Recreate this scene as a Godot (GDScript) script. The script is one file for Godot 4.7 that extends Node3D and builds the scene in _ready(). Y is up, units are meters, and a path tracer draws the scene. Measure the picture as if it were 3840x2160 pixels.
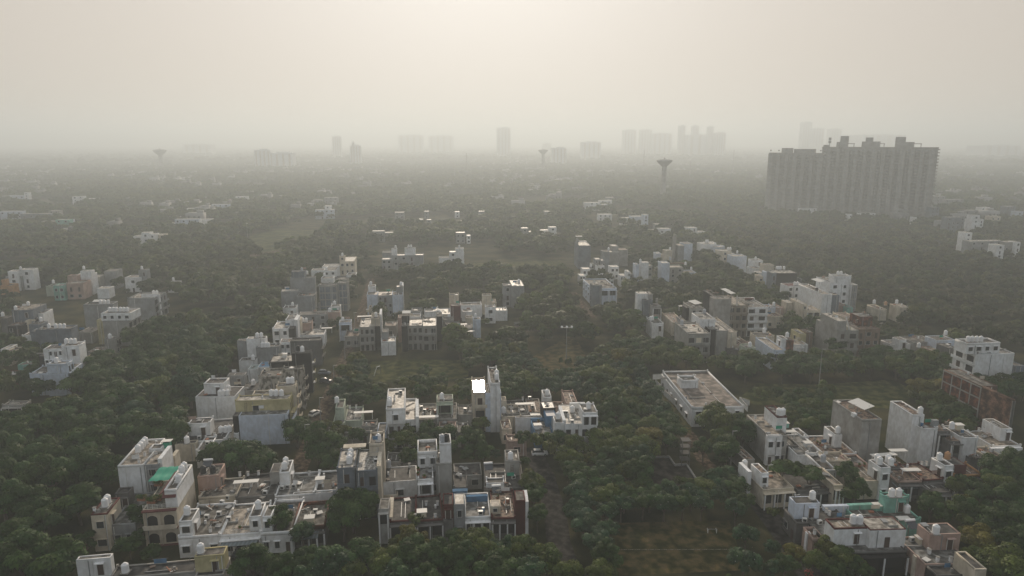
extends Node3D
# A hazy aerial view over a residential colony: all sizes in metres, y up, ground at y = 0.
var M := {}
var taken := {}
var box_cache := {}
var mesh_cache := {}
var foot := []
var rng := RandomNumberGenerator.new()
var H: Node3D
var bw := 0.0
var bd := 0.0
var bx0 := 0.0
var bz0 := 0.0
var by0 := 0.0
var brl := 0.0
var btop := 0.0
var bwall := "W"

func _ready():
	rng.seed = 4711
	setup_camera_and_sky()
	make_textures()
	make_materials()
	ground_and_lanes()
	distant_things()
	houses_one()
	houses_two()
	houses_three()
	roof_things()
	street_things()
	near_trees()
	far_trees()

func setup_camera_and_sky():
	var cam := Camera3D.new()
	cam.name = "camera"
	cam.position = Vector3(0, 75, 0)
	cam.rotation_degrees = Vector3(-12, 0, 0)
	cam.fov = 45.21
	cam.near = 0.5
	cam.far = 40000.0
	cam.current = true
	add_child(cam)
	var sun := DirectionalLight3D.new()
	sun.name = "sun"
	sun.light_energy = SUN_E
	sun.light_color = Color(1.0, 0.93, 0.84)
	sun.light_angular_distance = 0.8
	sun.shadow_enabled = true
	sun.rotation_degrees = Vector3(-SUN_EL, 180.0 + SUN_AZ, 0)
	add_child(sun)
	var env := Environment.new()
	env.background_mode = Environment.BG_SKY
	env.tonemap_mode = Environment.TONE_MAPPER_LINEAR
	env.tonemap_exposure = 1.0
	env.sdfgi_enabled = true
	env.ssao_enabled = true
	env.ssil_enabled = true
	env.volumetric_fog_enabled = true
	env.volumetric_fog_density = FOG_D
	env.volumetric_fog_albedo = Color(0.928, 0.966, 0.982)
	env.volumetric_fog_anisotropy = 0.36
	env.volumetric_fog_length = 9000.0
	var sm := PanoramaSkyMaterial.new()
	sm.panorama = ImageTexture.create_from_image(sky_image())
	var sk := Sky.new()
	sk.sky_material = sm
	env.sky = sk
	var we := WorldEnvironment.new()
	we.name = "environment"
	we.environment = env
	add_child(we)

const SUN_E := 1.0
const SUN_EL := 20.0
const SUN_AZ := 2.6
const FOG_D := 0.0006

# Hazy sky: one smooth glow round the hidden sun, dimming and warming away from it.
func sky_image() -> Image:
	var w := 512
	var h := 256
	var im := Image.create_empty(w, h, false, Image.FORMAT_RGBF)
	var el := deg_to_rad(SUN_EL)
	var az := deg_to_rad(-SUN_AZ)
	var s := Vector3(sin(az) * cos(el), sin(el), -cos(az) * cos(el))
	for j in h:
		var e := PI * (0.5 - (j + 0.5) / h)
		for i in w:
			var a := (i + 0.5) / w * TAU
			var d := Vector3(sin(a) * cos(e), sin(e), -cos(a) * cos(e))
			var ang := rad_to_deg(acos(clampf(d.dot(s), -1.0, 1.0)))
			var g := exp(-pow(ang / 17.0, 2.0))
			var g2 := exp(-ang / 30.0)
			var up := clampf(sin(maxf(e, 0.0)), 0.0, 1.0)
			var away := smoothstep(40.0, 115.0, ang)
			var c := Color(0.478, 0.415, 0.348).lerp(Color(0.43, 0.465, 0.51), away).lerp(Color(0.44, 0.47, 0.50), up)
			c += Color(0.568, 0.515, 0.46) * g2 + Color(0.15, 0.16, 0.165) * g
			im.set_pixel(i, j, c)
	return im

# ---------------------------------------------------------------- textures and materials
func noise_tex(seed_: int, freq: float, lo: Color, hi: Color, oct := 4, kind := FastNoiseLite.TYPE_SIMPLEX_SMOOTH, size := 512, p0 := 0.25, p1 := 0.75) -> NoiseTexture2D:
	var n := FastNoiseLite.new()
	n.seed = seed_
	n.frequency = freq
	n.noise_type = kind
	n.fractal_octaves = oct
	var t := NoiseTexture2D.new()
	t.width = size
	t.height = size
	t.seamless = true
	t.noise = n
	var g := Gradient.new()
	g.offsets = PackedFloat32Array([p0, p1])
	g.colors = PackedColorArray([lo, hi])
	t.color_ramp = g
	return t

var tex := {}
func make_textures():
	tex.streak = noise_tex(11, 0.02, Color(0.925, 0.92, 0.912), Color(1, 1, 1), 5)
	tex.blotch = noise_tex(12, 0.012, Color(0.52, 0.50, 0.47), Color(1, 0.99, 0.97), 5)
	tex.soft = noise_tex(18, 0.010, Color(0.86, 0.85, 0.83), Color(1, 1, 1), 5)
	tex.clean = noise_tex(19, 0.01, Color(0.93, 0.925, 0.915), Color(1, 1, 1), 4)
	tex.mould = noise_tex(13, 0.015, Color(0.45, 0.435, 0.41), Color(1, 1, 1), 5, FastNoiseLite.TYPE_SIMPLEX_SMOOTH, 512, 0.35, 0.6)
	tex.ground = noise_tex(14, 0.01, Color(0.55, 0.6, 0.5), Color(1, 0.95, 0.85), 6)
	tex.fine = noise_tex(15, 0.08, Color(0.72, 0.72, 0.72), Color(1, 1, 1), 4)
	tex.grass = noise_tex(16, 0.02, Color(0.55, 0.62, 0.45), Color(1.0, 0.96, 0.85), 6)
	tex.stripe = stripe_image()
	tex.brick = brick_image()

func stripe_image() -> ImageTexture:
	var im := Image.create_empty(64, 64, false, Image.FORMAT_RGB8)
	for x in 64:
		var v := 0.78 + 0.22 * (0.5 + 0.5 * sin(x / 64.0 * TAU * 4.0))
		for y in 64:
			im.set_pixel(x, y, Color(v, v, v))
	return ImageTexture.create_from_image(im)

func brick_image() -> ImageTexture:
	var r := RandomNumberGenerator.new()
	r.seed = 5
	var im := Image.create_empty(128, 128, false, Image.FORMAT_RGB8)
	im.fill(Color(0.62, 0.58, 0.53))
	for row in 16:
		for k in 9:
			var v := r.randf_range(0.62, 1.0)
			im.fill_rect(Rect2i(k * 16 - (8 if row % 2 else 0), row * 8, 15, 7), Color(v, v * 0.93, v * 0.88))
	return ImageTexture.create_from_image(im)

func lin(r: float, g: float, b: float) -> Color:
	return Color(r, g, b).linear_to_srgb()

func mat(key: String, c: Color, rough := 0.9, t: Texture2D = null, sc := Vector3(0.2, 0.2, 0.2), t2: Texture2D = null, sc2 := 0.5, spec := 0.5) -> StandardMaterial3D:
	var m := StandardMaterial3D.new()
	m.resource_name = key
	m.albedo_color = c
	m.roughness = rough
	m.metallic_specular = spec
	if t:
		m.albedo_texture = t
		m.uv1_triplanar = true
		m.uv1_world_triplanar = true
		m.uv1_scale = sc
	if t2:
		m.detail_enabled = true
		m.detail_blend_mode = BaseMaterial3D.BLEND_MODE_MUL
		m.detail_albedo = t2
		m.detail_uv_layer = BaseMaterial3D.DETAIL_UV_2
		m.uv2_triplanar = true
		m.uv2_world_triplanar = true
		m.uv2_scale = Vector3(sc2, sc2, sc2)
	M[key] = m
	return m

func wall(key: String, r: float, g: float, b: float, t := "streak"):
	mat(key, lin(r, g, b), 0.92, tex[t], Vector3(0.09, 0.045, 0.09), tex.soft, 0.035, 0.35)

func roof(key: String, r: float, g: float, b: float, rough: float, t := "blotch", sc := 0.09, spec := 0.5):
	mat(key, lin(r, g, b), rough, tex[t], Vector3(sc, sc, sc), tex.fine, 0.35, spec)

func make_materials():
	mat("W", lin(0.84, 0.845, 0.85), 0.9, tex.streak, Vector3(0.09, 0.05, 0.09), tex.clean, 0.03, 0.35)
	wall("G", 0.33, 0.34, 0.35)
	wall("S", 0.20, 0.225, 0.26)
	mat("Q", lin(0.62, 0.68, 0.78), 0.9, tex.streak, Vector3(0.09, 0.05, 0.09), tex.clean, 0.03, 0.35)
	wall("C", 0.68, 0.61, 0.50)
	wall("N", 0.38, 0.37, 0.35)
	wall("Z", 0.42, 0.40, 0.36, "mould")
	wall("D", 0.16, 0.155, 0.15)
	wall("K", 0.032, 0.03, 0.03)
	wall("P", 0.50, 0.36, 0.31)
	wall("Y", 0.56, 0.50, 0.29)
	wall("M", 0.115, 0.03, 0.026)
	wall("T", 0.24, 0.50, 0.43)
	wall("V", 0.50, 0.56, 0.46)
	wall("U", 0.10, 0.22, 0.38)
	wall("O", 0.55, 0.30, 0.14)
	wall("Br", 0.24, 0.175, 0.13)
	wall("Bw", 0.30, 0.26, 0.21)
	mat("B", lin(0.34, 0.15, 0.10), 0.95, tex.brick, Vector3(0.5, 0.5, 0.5), tex.blotch, 0.07)
	mat("F", lin(0.40, 0.27, 0.215), 0.95, tex.brick, Vector3(0.5, 0.5, 0.5), tex.blotch, 0.06)
	roof("c", 0.25, 0.235, 0.21, 0.85)
	roof("t", 0.50, 0.43, 0.35, 0.62)
	roof("w", 0.66, 0.62, 0.56, 0.58)
	roof("d", 0.10, 0.095, 0.09, 0.8)
	roof("l", 0.32, 0.32, 0.31, 0.75)
	roof("r", 0.31, 0.21, 0.15, 0.8, "mould", 0.1)
	roof("r2", 0.36, 0.30, 0.26, 0.8, "blotch", 0.05)
	roof("g", 0.16, 0.16, 0.12, 0.9, "mould", 0.2)
	mat("s", lin(0.50, 0.50, 0.49), 0.55, tex.stripe, Vector3(0.5, 0.5, 0.5), tex.blotch, 0.2)
	mat("x", lin(0.75, 0.66, 0.60), 0.16, null, Vector3.ONE, null, 0.5, 0.9)
	mat("k", lin(0.035, 0.04, 0.05), 0.3)
	mat("g2", lin(0.30, 0.30, 0.32), 0.6)
	mat("gs", lin(0.28, 0.34, 0.33), 0.5, tex.stripe, Vector3(0.6, 0.6, 0.6))
	mat("bs", lin(0.16, 0.30, 0.45), 0.5, tex.stripe, Vector3(0.6, 0.6, 0.6))
	mat("glass", lin(0.025, 0.03, 0.035), 0.12)
	mat("frame", lin(0.55, 0.53, 0.5), 0.7)
	mat("wood", lin(0.06, 0.035, 0.025), 0.7)
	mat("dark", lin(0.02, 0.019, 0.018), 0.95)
	mat("tank", lin(0.80, 0.79, 0.78), 0.42)
	mat("tank_black", lin(0.02, 0.02, 0.02), 0.5)
	mat("tank_steel", lin(0.42, 0.43, 0.45), 0.35)
	mat("tank_orange", lin(0.48, 0.26, 0.13), 0.6)
	mat("metal", lin(0.25, 0.25, 0.25), 0.5)
	mat("pale_metal", lin(0.62, 0.61, 0.58), 0.45)
	mat("sheet", lin(0.66, 0.63, 0.58), 0.62)
	mat("awning", lin(0.012, 0.27, 0.17), 0.7)
	mat("maroon", lin(0.11, 0.026, 0.022), 0.75)
	mat("clay", lin(0.33, 0.14, 0.08), 0.85)
	mat("soil", lin(0.14, 0.10, 0.07), 0.95)
	mat("rubble", lin(0.34, 0.29, 0.24), 0.95, tex.mould, Vector3(0.8, 0.8, 0.8))
	mat("canopy", lin(0.16, 0.19, 0.20), 0.7, tex.stripe, Vector3(0.35, 0.35, 0.35))
	mat("cream_slab", lin(0.66, 0.59, 0.45), 0.6)
	# grounds
	mat("ground", lin(0.085, 0.085, 0.05), 1.0, tex.ground, Vector3(0.013, 0.013, 0.013), tex.fine, 0.11, 0.1)
	mat("dirt", lin(0.21, 0.16, 0.115), 1.0, tex.blotch, Vector3(0.1, 0.1, 0.1), tex.fine, 0.3, 0.1)
	mat("asphalt", lin(0.075, 0.07, 0.066), 0.95, tex.blotch, Vector3(0.08, 0.08, 0.08), tex.fine, 0.3, 0.2)
	mat("paving", lin(0.10, 0.085, 0.075), 0.95, tex.blotch, Vector3(0.05, 0.05, 0.05), tex.fine, 0.3, 0.2)
	mat("drygrass", lin(0.15, 0.122, 0.072), 1.0, tex.grass, Vector3(0.03, 0.03, 0.03), tex.fine, 0.25, 0.1)
	mat("lawn", lin(0.145, 0.15, 0.078), 1.0, tex.grass, Vector3(0.025, 0.025, 0.025), tex.fine, 0.2, 0.1)
	mat("grass2", lin(0.14, 0.135, 0.065), 1.0, tex.grass, Vector3(0.05, 0.05, 0.05), tex.fine, 0.25, 0.1)
	mat("palegrass", lin(0.11, 0.125, 0.06), 1.0, tex.grass, Vector3(0.01, 0.01, 0.01), tex.fine, 0.2, 0.1)
	mat("mark", lin(0.27, 0.25, 0.2), 0.9, tex.mould, Vector3(0.4, 0.4, 0.4))
	# foliage; vertex colours carry the tone of each leaf clump
	leaf("dark", 0.048, 0.094, 0.025)
	leaf("olive", 0.081, 0.117, 0.026)
	leaf("yellow", 0.125, 0.122, 0.024)
	leaf("blue", 0.048, 0.094, 0.047)
	leaf("flower", 0.045, 0.094, 0.040)
	leaf("scrub", 0.090, 0.109, 0.035)
	leaf("flat", 0.061, 0.105, 0.028)
	leaf("any", 1.0, 1.0, 1.0)
	mat("bark", lin(0.10, 0.075, 0.055), 0.95)
	mat("petal", lin(0.42, 0.42, 0.38), 0.8)

func leaf(key: String, r: float, g: float, b: float):
	var m := mat("leaf_" + key, lin(minf(r * 1.65, 1.0), minf(g * 1.65, 1.0), minf(b * 1.65, 1.0)), 0.6, null, Vector3.ONE, null, 0.5, 0.22)
	m.vertex_color_use_as_albedo = true
	m.backlight_enabled = true
	m.backlight = Color(0.75, 0.72, 0.42)
	m.cull_mode = BaseMaterial3D.CULL_DISABLED

# ---------------------------------------------------------------- names and labels
func numbered(called: String) -> String:
	if not taken.has(called):
		taken[called] = 0
		return called
	taken[called] += 1
	return "%s_%03d" % [called, taken[called]]

func tag(o: Node, label: String, category: String, group := "", kind := ""):
	if label.split(" ").size() > 16:
		print("LONG ", label)
	o.set_meta("label", label)
	if category:
		o.set_meta("category", category)
	if group:
		o.set_meta("group", group)
	if kind:
		o.set_meta("kind", kind)

func thing(called: String, label: String, category: String, at: Vector3, yaw := 0.0, group := "") -> Node3D:
	var o := Node3D.new()
	o.name = numbered(called)
	o.position = at
	o.rotation_degrees.y = yaw
	tag(o, label, category, group)
	add_child(o)
	return o

func part(parent: Node, called: String, mesh: Mesh, m: Material, at := Vector3.ZERO, rot := Vector3.ZERO) -> MeshInstance3D:
	var o := MeshInstance3D.new()
	o.name = called
	o.mesh = mesh
	o.material_override = m
	o.position = at
	o.rotation_degrees = rot
	parent.add_child(o, true)
	return o

func structure(called: String, mesh: Mesh, m: Material, label: String) -> MeshInstance3D:
	var o := MeshInstance3D.new()
	o.name = numbered(called)
	o.mesh = mesh
	o.material_override = m
	o.set_meta("kind", "structure")
	o.set_meta("label", label)
	add_child(o)
	return o

# ---------------------------------------------------------------- mesh helpers
func box(w: float, h: float, d: float) -> BoxMesh:
	var k := Vector3(snappedf(w, 0.01), snappedf(h, 0.01), snappedf(d, 0.01))
	if not box_cache.has(k):
		var b := BoxMesh.new()
		b.size = k
		box_cache[k] = b
	return box_cache[k]

func st_begin() -> SurfaceTool:
	var s := SurfaceTool.new()
	s.begin(Mesh.PRIMITIVE_TRIANGLES)
	return s

func quad(s: SurfaceTool, a: Vector3, b: Vector3, c: Vector3, d: Vector3):
	for v in [a, b, c, a, c, d]:
		s.add_vertex(v)

func add_box(s: SurfaceTool, c: Vector3, w: float, h: float, d: float):
	var x := w / 2
	var y := h / 2
	var z := d / 2
	var p := [Vector3(-x, -y, z), Vector3(x, -y, z), Vector3(x, y, z), Vector3(-x, y, z), Vector3(-x, -y, -z), Vector3(x, -y, -z), Vector3(x, y, -z), Vector3(-x, y, -z)]
	for f in [[3, 2, 1, 0], [6, 7, 4, 5], [7, 3, 0, 4], [2, 6, 5, 1], [7, 6, 2, 3], [0, 1, 5, 4]]:
		quad(s, c + p[f[0]], c + p[f[1]], c + p[f[2]], c + p[f[3]])

func done(s: SurfaceTool) -> ArrayMesh:
	s.generate_normals()
	return s.commit()

func lathe(profile: Array, seg := 14) -> ArrayMesh:
	var s := st_begin()
	s.set_smooth_group(0)
	for i in profile.size() - 1:
		var a: Vector2 = profile[i]
		var b: Vector2 = profile[i + 1]
		for k in seg:
			var t0 := TAU * k / seg
			var t1 := TAU * (k + 1) / seg
			var p := [Vector3(cos(t0) * a.x, a.y, sin(t0) * a.x), Vector3(cos(t1) * a.x, a.y, sin(t1) * a.x), Vector3(cos(t1) * b.x, b.y, sin(t1) * b.x), Vector3(cos(t0) * b.x, b.y, sin(t0) * b.x)]
			for v in [p[0], p[1], p[2], p[0], p[2], p[3]]:
				s.add_vertex(v)
	return done(s)

func ribbon(pts: Array, w: float, y: float) -> ArrayMesh:
	var s := st_begin()
	for i in pts.size() - 1:
		var a: Vector2 = pts[i]
		var b: Vector2 = pts[i + 1]
		var d0: Vector2 = (pts[mini(i + 1, pts.size() - 1)] - pts[maxi(i - 1, 0)]).normalized()
		var d1: Vector2 = (pts[mini(i + 2, pts.size() - 1)] - pts[i]).normalized()
		var n0 := Vector2(-d0.y, d0.x) * w / 2
		var n1 := Vector2(-d1.y, d1.x) * w / 2
		quad(s, Vector3(a.x + n0.x, y, a.y + n0.y), Vector3(b.x + n1.x, y, b.y + n1.y), Vector3(b.x - n1.x, y, b.y - n1.y), Vector3(a.x - n0.x, y, a.y - n0.y))
	return done(s)

func patch(pts: Array, y: float) -> ArrayMesh:
	var poly := PackedVector2Array(pts)
	var idx := Geometry2D.triangulate_polygon(poly)
	var s := st_begin()
	s.set_normal(Vector3.UP)
	for i in idx:
		s.add_vertex(Vector3(poly[i].x, y, poly[i].y))
	return s.commit()

func bar(s: SurfaceTool, a: Vector3, b: Vector3, r: float):
	var d := (b - a).normalized()
	var u := d.cross(Vector3.UP if absf(d.y) < 0.9 else Vector3.RIGHT).normalized() * r
	var v := d.cross(u).normalized() * r
	for k in 4:
		var p: Vector3 = [u + v, -u + v, -u - v, u - v][k]
		var q: Vector3 = [u + v, -u + v, -u - v, u - v][(k + 1) % 4]
		quad(s, a + p, b + p, b + q, a + q)

# ---------------------------------------------------------------- houses
func hs(called: String, label: String, x: float, z: float, yaw: float, category := "house"):
	H = thing(called, label, category, Vector3(x, 0, z), -yaw)

# One block of a house: walls, a roof sheet and, if it has one, a parapet round it. lx, lz: its middle in the house's own axes.
func bx(lx: float, lz: float, w: float, d: float, y0: float, y1: float, wm: String, rm: String, par: float):
	var rl := y1 - par
	var pm := wm.get_slice("/", 1) if "/" in wm else wm
	wm = wm.get_slice("/", 0)
	bw = w; bd = d; bx0 = lx; bz0 = lz; by0 = y0; brl = rl; btop = y1; bwall = wm
	var low := y0 if y0 > 0.01 else -0.3
	part(H, "wall", box(w, rl - low, d), M[wm], Vector3(lx, (rl + low) / 2, lz))
	var th := 0.22 if par > 0.0 else 0.0
	if w > 0.9 and d > 0.9:
		part(H, "roof", box(w - th * 2 + (0.16 if par == 0.0 else 0.0), 0.06, d - th * 2 + (0.16 if par == 0.0 else 0.0)), M[rm], Vector3(lx, rl + 0.03, lz))
	if par > 0.01:
		var key := "par%.2f_%.2f_%.2f" % [w, d, par]
		if not mesh_cache.has(key):
			var s := st_begin()
			add_box(s, Vector3(0, par / 2, d / 2 - th / 2), w, par, th)
			add_box(s, Vector3(0, par / 2, -d / 2 + th / 2), w, par, th)
			add_box(s, Vector3(-w / 2 + th / 2, par / 2, 0), th, par, d - th * 2)
			add_box(s, Vector3(w / 2 - th / 2, par / 2, 0), th, par, d - th * 2)
			mesh_cache[key] = done(s)
		part(H, "parapet", mesh_cache[key], M[pm if pm != "K" else "D"], Vector3(lx, rl, lz))
	if w * d > 14.0 and H.position.z > -330.0 and rm != "x" and rm != "g":
		roof_clutter(lx, lz, w - 0.9, d - 0.9, rl + 0.06)
	if w > 2.5 and H.position.z > -330.0 and y1 - y0 > 2.5:
		for k in rng.randi_range(1, 2):
			part(H, "drain_pipe", box(0.11, rl - low - 0.2, 0.11), M[["metal", "pale_metal", "W"][k]], Vector3(lx + rng.randf_range(-0.46, 0.46) * w, (rl + low) / 2, lz + d / 2 + 0.06))
		if par > 0.2 and rng.randf() < 0.6:
			for u in [-1, 1]:
				for v in [-1, 1]:
					part(H, "corner_post", box(0.34, 0.36, 0.34), M[pm if pm != "K" else "D"], Vector3(lx + u * (w / 2 - 0.14), y1 + 0.17, lz + v * (d / 2 - 0.14)))
	var p: Vector3 = H.transform * Vector3(lx, 0, lz)
	foot.append([p.x, p.z, w / 2, d / 2, deg_to_rad(-H.rotation_degrees.y)])

# Small built things that every lived-on roof has: pipe runs, low ledges, vents, washing on a line, sheets laid over openings.
func roof_clutter(lx: float, lz: float, w: float, d: float, y: float):
	for k in int(clampf(w * d / 9.0, 3, 10)):
		var x := lx + rng.randf_range(-0.46, 0.46) * w
		var z := lz + rng.randf_range(-0.46, 0.46) * d
		var pick := rng.randf()
		if pick < 0.24:
			part(H, "pipe_run", box(0.09, 0.09, snappedf(rng.randf_range(0.3, 0.8) * d, 0.5)), M.metal if k % 2 else M.pale_metal, Vector3(x, y + 0.08, lz))
		elif pick < 0.42:
			part(H, "low_ledge", box(snappedf(rng.randf_range(0.25, 0.6) * w, 0.25), 0.3, 0.2), M.N, Vector3(x, y + 0.15, z))
		elif pick < 0.62:
			part(H, "vent_shaft", box(0.36, 0.7, 0.36), M.W if k % 2 else M.N, Vector3(x, y + 0.35, z))
		elif pick < 0.74:
			part(H, "skylight_cover", box(1.2, 0.12, 1.0), M.sheet if k % 2 else M.G, Vector3(x, y + 0.3, z), Vector3(5, rng.randf_range(0, 90), 0))
		elif pick < 0.84:
			part(H, "washing", box(snappedf(minf(rng.randf_range(0.9, 2.0), w * 0.5), 0.25), 0.8, 0.04), M[["U", "P", "W", "awning", "C"][rng.randi_range(0, 4)]], Vector3(x, y + 1.2, z))
			part(H, "washing_line", box(snappedf(minf(2.6, w * 0.7), 0.1), 0.03, 0.03), M.metal, Vector3(x, y + 1.62, z))
		else:
			part(H, "stack_of_boards", box(0.9, 0.25, 0.6), M[["wood", "clay", "rubble", "G"][rng.randi_range(0, 3)]], Vector3(x, y + 0.13, z), Vector3(0, rng.randf_range(0, 180), 0))

# Puts a piece on face F (towards the camera side), L or R of the last block: u along the face, y up, out from the wall.
func on_face(face: String, u: float, y: float, out: float) -> Vector3:
	if face == "L":
		return Vector3(bx0 - bw / 2 - out, y, bz0 + u)
	if face == "R":
		return Vector3(bx0 + bw / 2 + out, y, bz0 + u)
	return Vector3(bx0 + u, y, bz0 + bd / 2 + out)

func face_box(called: String, face: String, w: float, h: float, d: float, u: float, y: float, out: float, m: Material) -> MeshInstance3D:
	var b := box(d, h, w) if face in ["L", "R"] else box(w, h, d)
	return part(H, called, b, m, on_face(face, u, y, out))

func window(face: String, u: float, y: float, w: float, h: float):
	var f := face_box("window", face, w + 0.18, h + 0.18, 0.12, u, y, 0.03, M.frame)
	var pane := box(0.05, h, w) if face in ["L", "R"] else box(w, h, 0.05)
	var off := on_face(face, u, y, 0.085) - on_face(face, u, y, 0.03)
	part(f, "pane", pane, M.glass, off)
	if h > 0.8:
		face_box("sunshade", face, w + 0.5, 0.08, 0.45, u, y + h / 2 + 0.16, 0.225, M[bwall])

func door(face: String, u: float, y: float):
	var f := face_box("door", face, 1.15, 2.2, 0.1, u, y + 1.1, 0.03, M.frame)
	var leaf_ := box(0.05, 2.0, 0.92) if face in ["L", "R"] else box(0.92, 2.0, 0.05)
	part(f, "door_leaf", leaf_, M.wood, on_face(face, u, y, 0.085) - on_face(face, u, y, 0.03) + Vector3(0, -0.05, 0))
	face_box("sunshade", face, 1.5, 0.1, 0.6, u, y + 2.35, 0.3, M[bwall])

func fc(spec: String):
	for one in spec.split(","):
		var face := one.substr(0, 1)
		var kind := one.substr(2, 1)
		var n := int(one.substr(3)) if one.length() > 3 and one.substr(2) != "rail" else 1
		var len_ := bd if face in ["L", "R"] else bw
		var sh := 3.15
		var storeys := maxi(1, int(round((brl - by0) / sh)))
		sh = (brl - by0) / storeys
		var step := len_ / n
		if one.substr(2) == "rail":
			rail(face, len_)
		elif kind == "m":
			for k in storeys + 1:
				face_box("floor_band", face, len_ + 0.1, 0.28, 0.7, 0, by0 + k * sh - 0.1, 0.35, M.maroon)
		elif kind == "w":
			for s in storeys:
				for k in n:
					var ww := minf(1.4, step * 0.5) * rng.randf_range(0.7, 1.15)
					var pick := rng.randf()
					if pick < 0.12 and n > 2:
						continue
					if pick > 0.86 and ww > 0.6:
						face_box("door_panel", face, minf(ww, 0.95), minf(2.05, sh * 0.68), 0.06, -len_ / 2 + step * (k + 0.5), by0 + s * sh + minf(1.1, sh * 0.4), 0.02, M.wood)
						continue
					window(face, -len_ / 2 + step * (k + 0.5), by0 + s * sh + minf(1.75, sh * 0.56), ww, minf(1.35, sh * 0.42))
		elif kind == "d":
			for k in n:
				door(face, (-len_ / 2 + step * (k + 0.5)) + (len_ * 0.18 if n == 1 and len_ > 2.4 else 0.0), brl - minf(2.95, brl - by0))
		elif kind == "D":
			for k in n:
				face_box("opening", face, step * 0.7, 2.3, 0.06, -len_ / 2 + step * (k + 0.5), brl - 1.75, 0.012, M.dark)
			face_box("canopy", face, len_, 0.12, 0.9, 0, brl - 0.45, 0.45, M[bwall])
			for k in n + 1:
				face_box("pillar", face, 0.22, maxf(brl - 0.52 - by0, 0.5), 0.22, -len_ / 2 + 0.15 + (len_ - 0.3) / n * k, by0 + (brl - 0.52 - by0) / 2, 0.76, M.W)
		elif kind == "b" or kind == "v" or kind == "a":
			for s in storeys:
				var y := by0 + s * sh
				for k in n:
					var u := -len_ / 2 + step * (k + 0.5)
					var hh := minf(2.2, sh * 0.72)
					if kind == "v" and s == storeys - 1:
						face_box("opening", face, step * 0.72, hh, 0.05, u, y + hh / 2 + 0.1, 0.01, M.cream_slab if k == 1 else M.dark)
					elif kind == "a":
						arch(face, u, y, step * 0.62, hh)
					elif (k + s) % 3 == 2:
						face_box("door_panel", face, step * 0.34, hh, 0.06, u, y + hh / 2 + 0.1, 0.012, M.wood)
					else:
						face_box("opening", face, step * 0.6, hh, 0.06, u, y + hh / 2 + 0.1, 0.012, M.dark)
				if s > 0 or by0 > 1.0:
					face_box("balcony_slab", face, len_ - 0.06, 0.16, 1.0, 0, y + 0.02, 0.5, M[bwall] if bwall != "K" else M.W)
					face_box("balcony_parapet", face, len_ - 0.06, 0.75, 0.1, 0, y + 0.475, 0.95, M[bwall] if bwall != "K" else M.Y)
			for k in n + 1:
				face_box("pillar", face, 0.2, brl - by0, 0.2, -len_ / 2 + 0.12 + (len_ - 0.24) / n * k, by0 + (brl - by0) / 2 - 0.1, 0.1, M[bwall] if bwall != "K" else M.D)
		elif kind == "g":
			for s in storeys:
				for k in n:
					face_box("infill", face, step - 0.35, sh - 0.45, 0.06, -len_ / 2 + step * (k + 0.5), by0 + s * sh + sh / 2 - 0.1, 0.012, M.S if bwall != "F" else M.B)
				face_box("frame_beam", face, len_, 0.32, 0.14, 0, by0 + (s + 1) * sh - 0.17, 0.07, M.N)
			for k in n + 1:
				face_box("frame_column", face, 0.3, brl - by0, 0.16, -len_ / 2 + 0.16 + (len_ - 0.32) / n * k, by0 + (brl - by0) / 2, 0.085, M.N)

func arch(face: String, u: float, y: float, w: float, h: float):
	var key := "arch%.2f" % w
	if not mesh_cache.has(key):
		var s := st_begin()
		var r := w / 2
		for k in 12:
			var a := PI * k / 12
			var b := PI * (k + 1) / 12
			for v in [Vector3(cos(b) * r, sin(b) * r * 0.8, 0), Vector3(cos(a) * r, sin(a) * r * 0.8, 0), Vector3(0, 0, 0)]:
				s.add_vertex(v)
		quad(s, Vector3(-r, 0, 0), Vector3(r, 0, 0), Vector3(r, -1.3, 0), Vector3(-r, -1.3, 0))
		mesh_cache[key] = done(s)
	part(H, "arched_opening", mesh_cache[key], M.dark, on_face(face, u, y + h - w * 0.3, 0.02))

func rail(face: String, len_: float):
	var s := st_begin()
	for k in int(len_ / 0.8) + 1:
		var u := -len_ / 2 + 0.06 + (len_ - 0.12) * k / int(len_ / 0.8)
		bar(s, Vector3(u, 0, 0), Vector3(u, 0.85, 0), 0.025)
	for y in [0.3, 0.6, 0.85]:
		bar(s, Vector3(-len_ / 2, y, 0), Vector3(len_ / 2, y, 0), 0.022)
	part(H, "railing", done(s), M.pale_metal, on_face(face, 0, btop, -0.12), Vector3(0, 90 if face in ["L", "R"] else 0, 0))

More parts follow.
